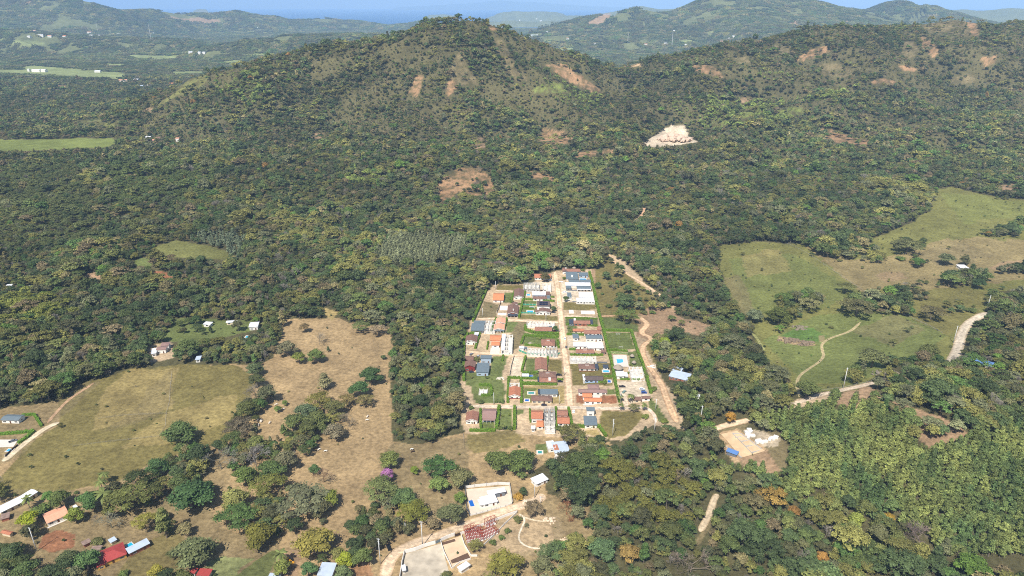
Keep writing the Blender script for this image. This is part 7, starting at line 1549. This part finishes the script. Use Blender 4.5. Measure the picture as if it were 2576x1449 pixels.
# the trees that show largest in the picture become things of their own
onscreen = (QX > 5) & (QX < 2571) & (QY > 600) & (QY < 1475) & (Y < 700)
dist = np.sqrt(X ** 2 + Y ** 2 + (Z - CAMH) ** 2)
score = np.where(onscreen, SC / dist, -1)
NIND = max(0, 292 - NHAND)
own = np.argsort(-score)[:NIND]
for P in [[(1690,265),(1800,245),(1960,255),(2040,280),(1980,305),(1800,335),(1700,320)],[(1330,210),(1420,190),(1520,235),(1500,270),(1400,260),(1340,240)],[(1900,180),(2000,190),(1990,215),(1900,210)],[(1890,240),(2060,250),(2150,215),(2160,240),(2020,262)],[(860,430),(1000,440),(980,470),(850,460)],[(540,180),(640,185),(700,240),(620,270),(540,230)]]:
    q = inpoly(QX, QY, P) & (Y > 1100) & (TR.random(n) < .5); T[q] = (np.array(s2l((122, 134, 68))) * 1.5 * TR.uniform(.7, 1.15, (n, 1)))[q]
VAR = ['round', 'flat', 'tall', 'round', 'bare']
LM = {}
def ownmesh(k, v):
    if (k, v) not in LM:
        c, t = kindmesh(k, 0, 900 + 17 * v + len(k))
        cm = mesh_of(k + '_crown', [c], [LEAF if k != 'bare' else LEAF])
        tm = mesh_of(k + '_trunk', [t], [BARK], True) if t else None
        LM[(k, v)] = (cm, tm)
    return LM[(k, v)]
ZONES = [  # where a wood tree stands, named by what one can find there
 (lambda x, y: inpoly([x], [y], TEAK[0])[0], 'in the pale hillside plantation'),
 (lambda x, y: x > 1720 and y > 1180, 'in the mixed wood below the plantation'),
 (lambda x, y: x > 1960 and y > 900, 'in the wood along the ridge road'),
 (lambda x, y: x > 1380 and y > 1130, 'in the wood left of the narrow track'),
 (lambda x, y: x > 1380, 'in the wood east of the housing estate'),
 (lambda x, y: x > 1060 and y > 1180, 'near the white walled plots'),
 (lambda x, y: x > 980 and y < 1180, 'in the wood strip west of the housing estate'),
 (lambda x, y: x > 860 and y > 1240, "in the grove at the pale road's bend"),
 (lambda x, y: x > 540 and y > 1230, 'in the big grove amid the tan pasture'),
 (lambda x, y: x > 380 and y > 1100, 'in the long grove crossing the tan pasture'),
 (lambda x, y: x > 560 and y > 900, 'in the line between olive field and tan pasture'),
 (lambda x, y: y > 1220, 'among the farm houses at lower left'),
 (lambda x, y: True, 'in the wood edge above the olive field'),
]
def colname(c):
    c = np.array(c); names = [('dark green', (64,80,52)), ('olive green', (84,90,54)), ('yellowish olive', (100,100,54)), ('grey green', (84,90,68)), ('dull brownish', (112,100,72)), ('pale yellow green', (134,134,68)), ('fresh green', (104,132,50)), ('orange', (170,120,52))]
    return min(names, key=lambda q: np.abs(np.array(s2l(q[1])) * 1.72 - c).sum())[0]
SHAPE = {0: 'round crowned', 1: 'flat spreading', 2: 'tall narrow', 3: 'round crowned', 4: 'leafless grey'}
for i in own:
    k = VAR[kind[i]]; v = int(TR.integers(0, 4)); cm, tm = ownmesh(k, v)
    zn = next(z_ for f_, z_ in ZONES if f_(QX[i], QY[i]))
    cn = '' if kind[i] == 4 else colname(T[i]) + ' '
    sz = '' if kind[i] == 4 else ('large ' if SC[i] > 1.12 else ('small ' if SC[i] < .72 else ''))
    t = thing('tree', f"{sz}{cn}{SHAPE[int(kind[i])]} tree {zn}", 'tree', (X[i], Y[i], Z[i]), TR.uniform(0, 6.28), 'trees ' + zn)
    s = SC[i]; t.scale = (s, s, s * TR.uniform(.9, 1.12))
    c = link('crown' if kind[i] != 4 else 'branches', cm, t); c.color = (*T[i], 1)
    if tm: link('trunk', tm, t)
rest = np.ones(n, bool); rest[own] = False
X, Y, Z, B, SC, T, kind = X[rest], Y[rest], Z[rest], B[rest], SC[rest], T[rest], kind[rest]; n = len(X)
# far woods: patches of canopy, 38 m across
FX = []; FY = []
y = 3100.
while y < 9800:
    s_ = 34 * (1 + max(0, (y - 4500)) / 4500)
    xs = np.arange(-(y * .8 + 80), y * .8 + 80, s_)
    FX.append(xs + TR.uniform(-.4, .4, len(xs)) * s_); FY.append(y + TR.uniform(-.4, .4, len(xs)) * s_); y += s_ * .9
FX = np.concatenate(FX); FY = np.concatenate(FY); FZ = hf(FX, FY)
fqx, fqy = project(FX, FY, FZ)
fm_ = fbm(FX / 28 + 9, FY / 28, 4)
fk = FZ > SEA + 3
for b, k, e, P in CLEAR:
    if b == 'f': fk &= ~(inpoly(fqx + e * fm_, fqy + e * .5 * fm_, P))
fk &= fbm(FX / 300, FY / 300, 4) + .25 * fbm(FX / 60, FY / 60, 3) > -.38
FX, FY, FZ, fqx, fqy = FX[fk], FY[fk], FZ[fk], fqx[fk], fqy[fk]
gx = (hf(FX + 12, FY) - hf(FX - 12, FY)) / 24; gy = (hf(FX, FY + 12) - hf(FX, FY - 12)) / 24
nf = len(FX)
fs = (1 + np.maximum(0, FY - 4500) / 4500)
fT = SPEC[TR.choice(8, nf, p=SPECW / SPECW.sum())] * TR.uniform(.6, 1.35, (nf, 1)) * (1 + .4 * fbm(FX / 350, FY / 350, 3))[:, None]
PX = np.concatenate([X, FX]); PY = np.concatenate([Y, FY]); PZ = np.concatenate([Z, FZ])
TI = np.concatenate([T, fT]); SCL = np.concatenate([SC, fs])
ROT = np.zeros((len(PX), 3)); ROT[:n, 2] = TR.uniform(0, 6.28, n)
ROT[n:, 0] = np.arctan(gy); ROT[n:, 1] = -np.arctan(gx)
# variants: near round/flat/tall x2, mid x, far
VARI = []
def addv(k, lod, seeds):
    b0 = len(VARI)
    for s_ in seeds:
        c, t = kindmesh(k, lod, s_)
        parts = [c] + ([t] if t else [])
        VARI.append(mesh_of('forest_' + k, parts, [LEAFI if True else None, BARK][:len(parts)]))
    return list(range(b0, len(VARI)))
idx = {}
for lod in (1, 2):
    for k in ('round', 'flat', 'tall', 'bare'):
        idx[(k, lod)] = addv(k, lod, (1 + lod * 10, 2 + lod * 10, 3 + lod * 10) if k != 'bare' else (4, 5))
def patch(seed):
    rg = np.random.default_rng(seed); L = []
    for i in range(5):
        for j in range(5):
            L.append(((i - 2) * 7.6 + rg.uniform(-3, 3), (j - 2) * 7.6 + rg.uniform(-3, 3), rg.uniform(1, 8), rg.uniform(2.8, 6.4), rg.uniform(2.6, 4.6)))
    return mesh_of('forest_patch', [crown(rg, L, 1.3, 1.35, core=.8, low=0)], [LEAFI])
pi = []
for s_ in (1, 2, 3, 4):
    VARI.append(patch(s_)); pi.append(len(VARI) - 1)
vi = np.zeros(len(PX), int); rv = TR.integers(0, 6, len(PX))
for i in range(n):
    l = idx[(VAR[kind[i]], 1 if Y[i] < 1250 else 2)]
    vi[i] = l[rv[i] % len(l)]
vi[n:] = np.array(pi)[rv[n:] % 4]
fo_me = npmesh_pts = bpy.data.meshes.new('forest')
fo_me.vertices.add(len(PX)); fo_me.vertices.foreach_set('co', np.stack([PX, PY, PZ - .25], 1).astype(np.float32).ravel())
def addattr(me, nm, typ, arr):
    a = me.attributes.new(nm, typ, 'POINT')
    a.data.foreach_set('color' if 'COLOR' in typ else ('vector' if 'VECTOR' in typ else 'value'), np.asarray(arr, np.int32 if typ == 'INT' else np.float32).ravel())
addattr(fo_me, 'tint', 'FLOAT_COLOR', np.concatenate([TI, np.ones((len(TI), 1))], 1)); addattr(fo_me, 'idx', 'INT', vi)
addattr(fo_me, 'rot', 'FLOAT_VECTOR', ROT)
addattr(fo_me, 'scl', 'FLOAT_VECTOR', np.stack([SCL, SCL, SCL * np.concatenate([TR.uniform(.88, 1.15, n), np.full(nf, .9)])], 1))
for m_ in (LEAFI, BARK): fo_me.materials.append(m_)
forest = link('forest', fo_me); tag(forest, "dense mixed dry-season woodland covering the valley and hills", kind='stuff')
ng = bpy.data.node_groups.new('forest_scatter', 'GeometryNodeTree')
ng.interface.new_socket('Geometry', in_out='INPUT', socket_type='NodeSocketGeometry'); ng.interface.new_socket('Geometry', in_out='OUTPUT', socket_type='NodeSocketGeometry')
gi = ng.nodes.new('NodeGroupInput'); go = ng.nodes.new('NodeGroupOutput'); jn = ng.nodes.new('GeometryNodeJoinGeometry')
def named(nm, typ):
    q = ng.nodes.new('GeometryNodeInputNamedAttribute'); q.data_type = typ; q.inputs[0].default_value = nm; return q
na, nr, nsc = named('idx', 'INT'), named('rot', 'FLOAT_VECTOR'), named('scl', 'FLOAT_VECTOR')
for k, me in enumerate(VARI):
    so_ = bpy.data.objects.new('tree_source', me)
    oi = ng.nodes.new('GeometryNodeObjectInfo'); oi.inputs['Object'].default_value = so_; oi.inputs['As Instance'].default_value = False
    cmp_ = ng.nodes.new('FunctionNodeCompare'); cmp_.data_type = 'INT'; cmp_.operation = 'EQUAL'; cmp_.inputs[3].default_value = k
    ip = ng.nodes.new('GeometryNodeInstanceOnPoints')
    L = ng.links
    L.new(na.outputs[0], cmp_.inputs[2]); L.new(gi.outputs[0], ip.inputs['Points']); L.new(cmp_.outputs[0], ip.inputs['Selection'])
    L.new(oi.outputs['Geometry'], ip.inputs['Instance'])
    L.new(nr.outputs[0], ip.inputs['Rotation']); L.new(nsc.outputs[0], ip.inputs['Scale'])
    L.new(ip.outputs[0], jn.inputs[0])
ng.links.new(jn.outputs[0], go.inputs[0])
md = forest.modifiers.new('scatter', 'NODES'); md.node_group = ng
print('FOREST', n, nf, 'own', len(own))
S.cycles.use_denoising = DENOISE; S.cycles.denoiser = 'OPENIMAGEDENOISE'
S.cycles.max_bounces = 5; S.cycles.diffuse_bounces = 3; S.cycles.glossy_bounces = 2; S.cycles.transmission_bounces = 2; S.cycles.volume_bounces = 1
S.cycles.use_adaptive_sampling = False; S.cycles.filter_width = 1.05
S.cycles.sample_clamp_indirect = 4
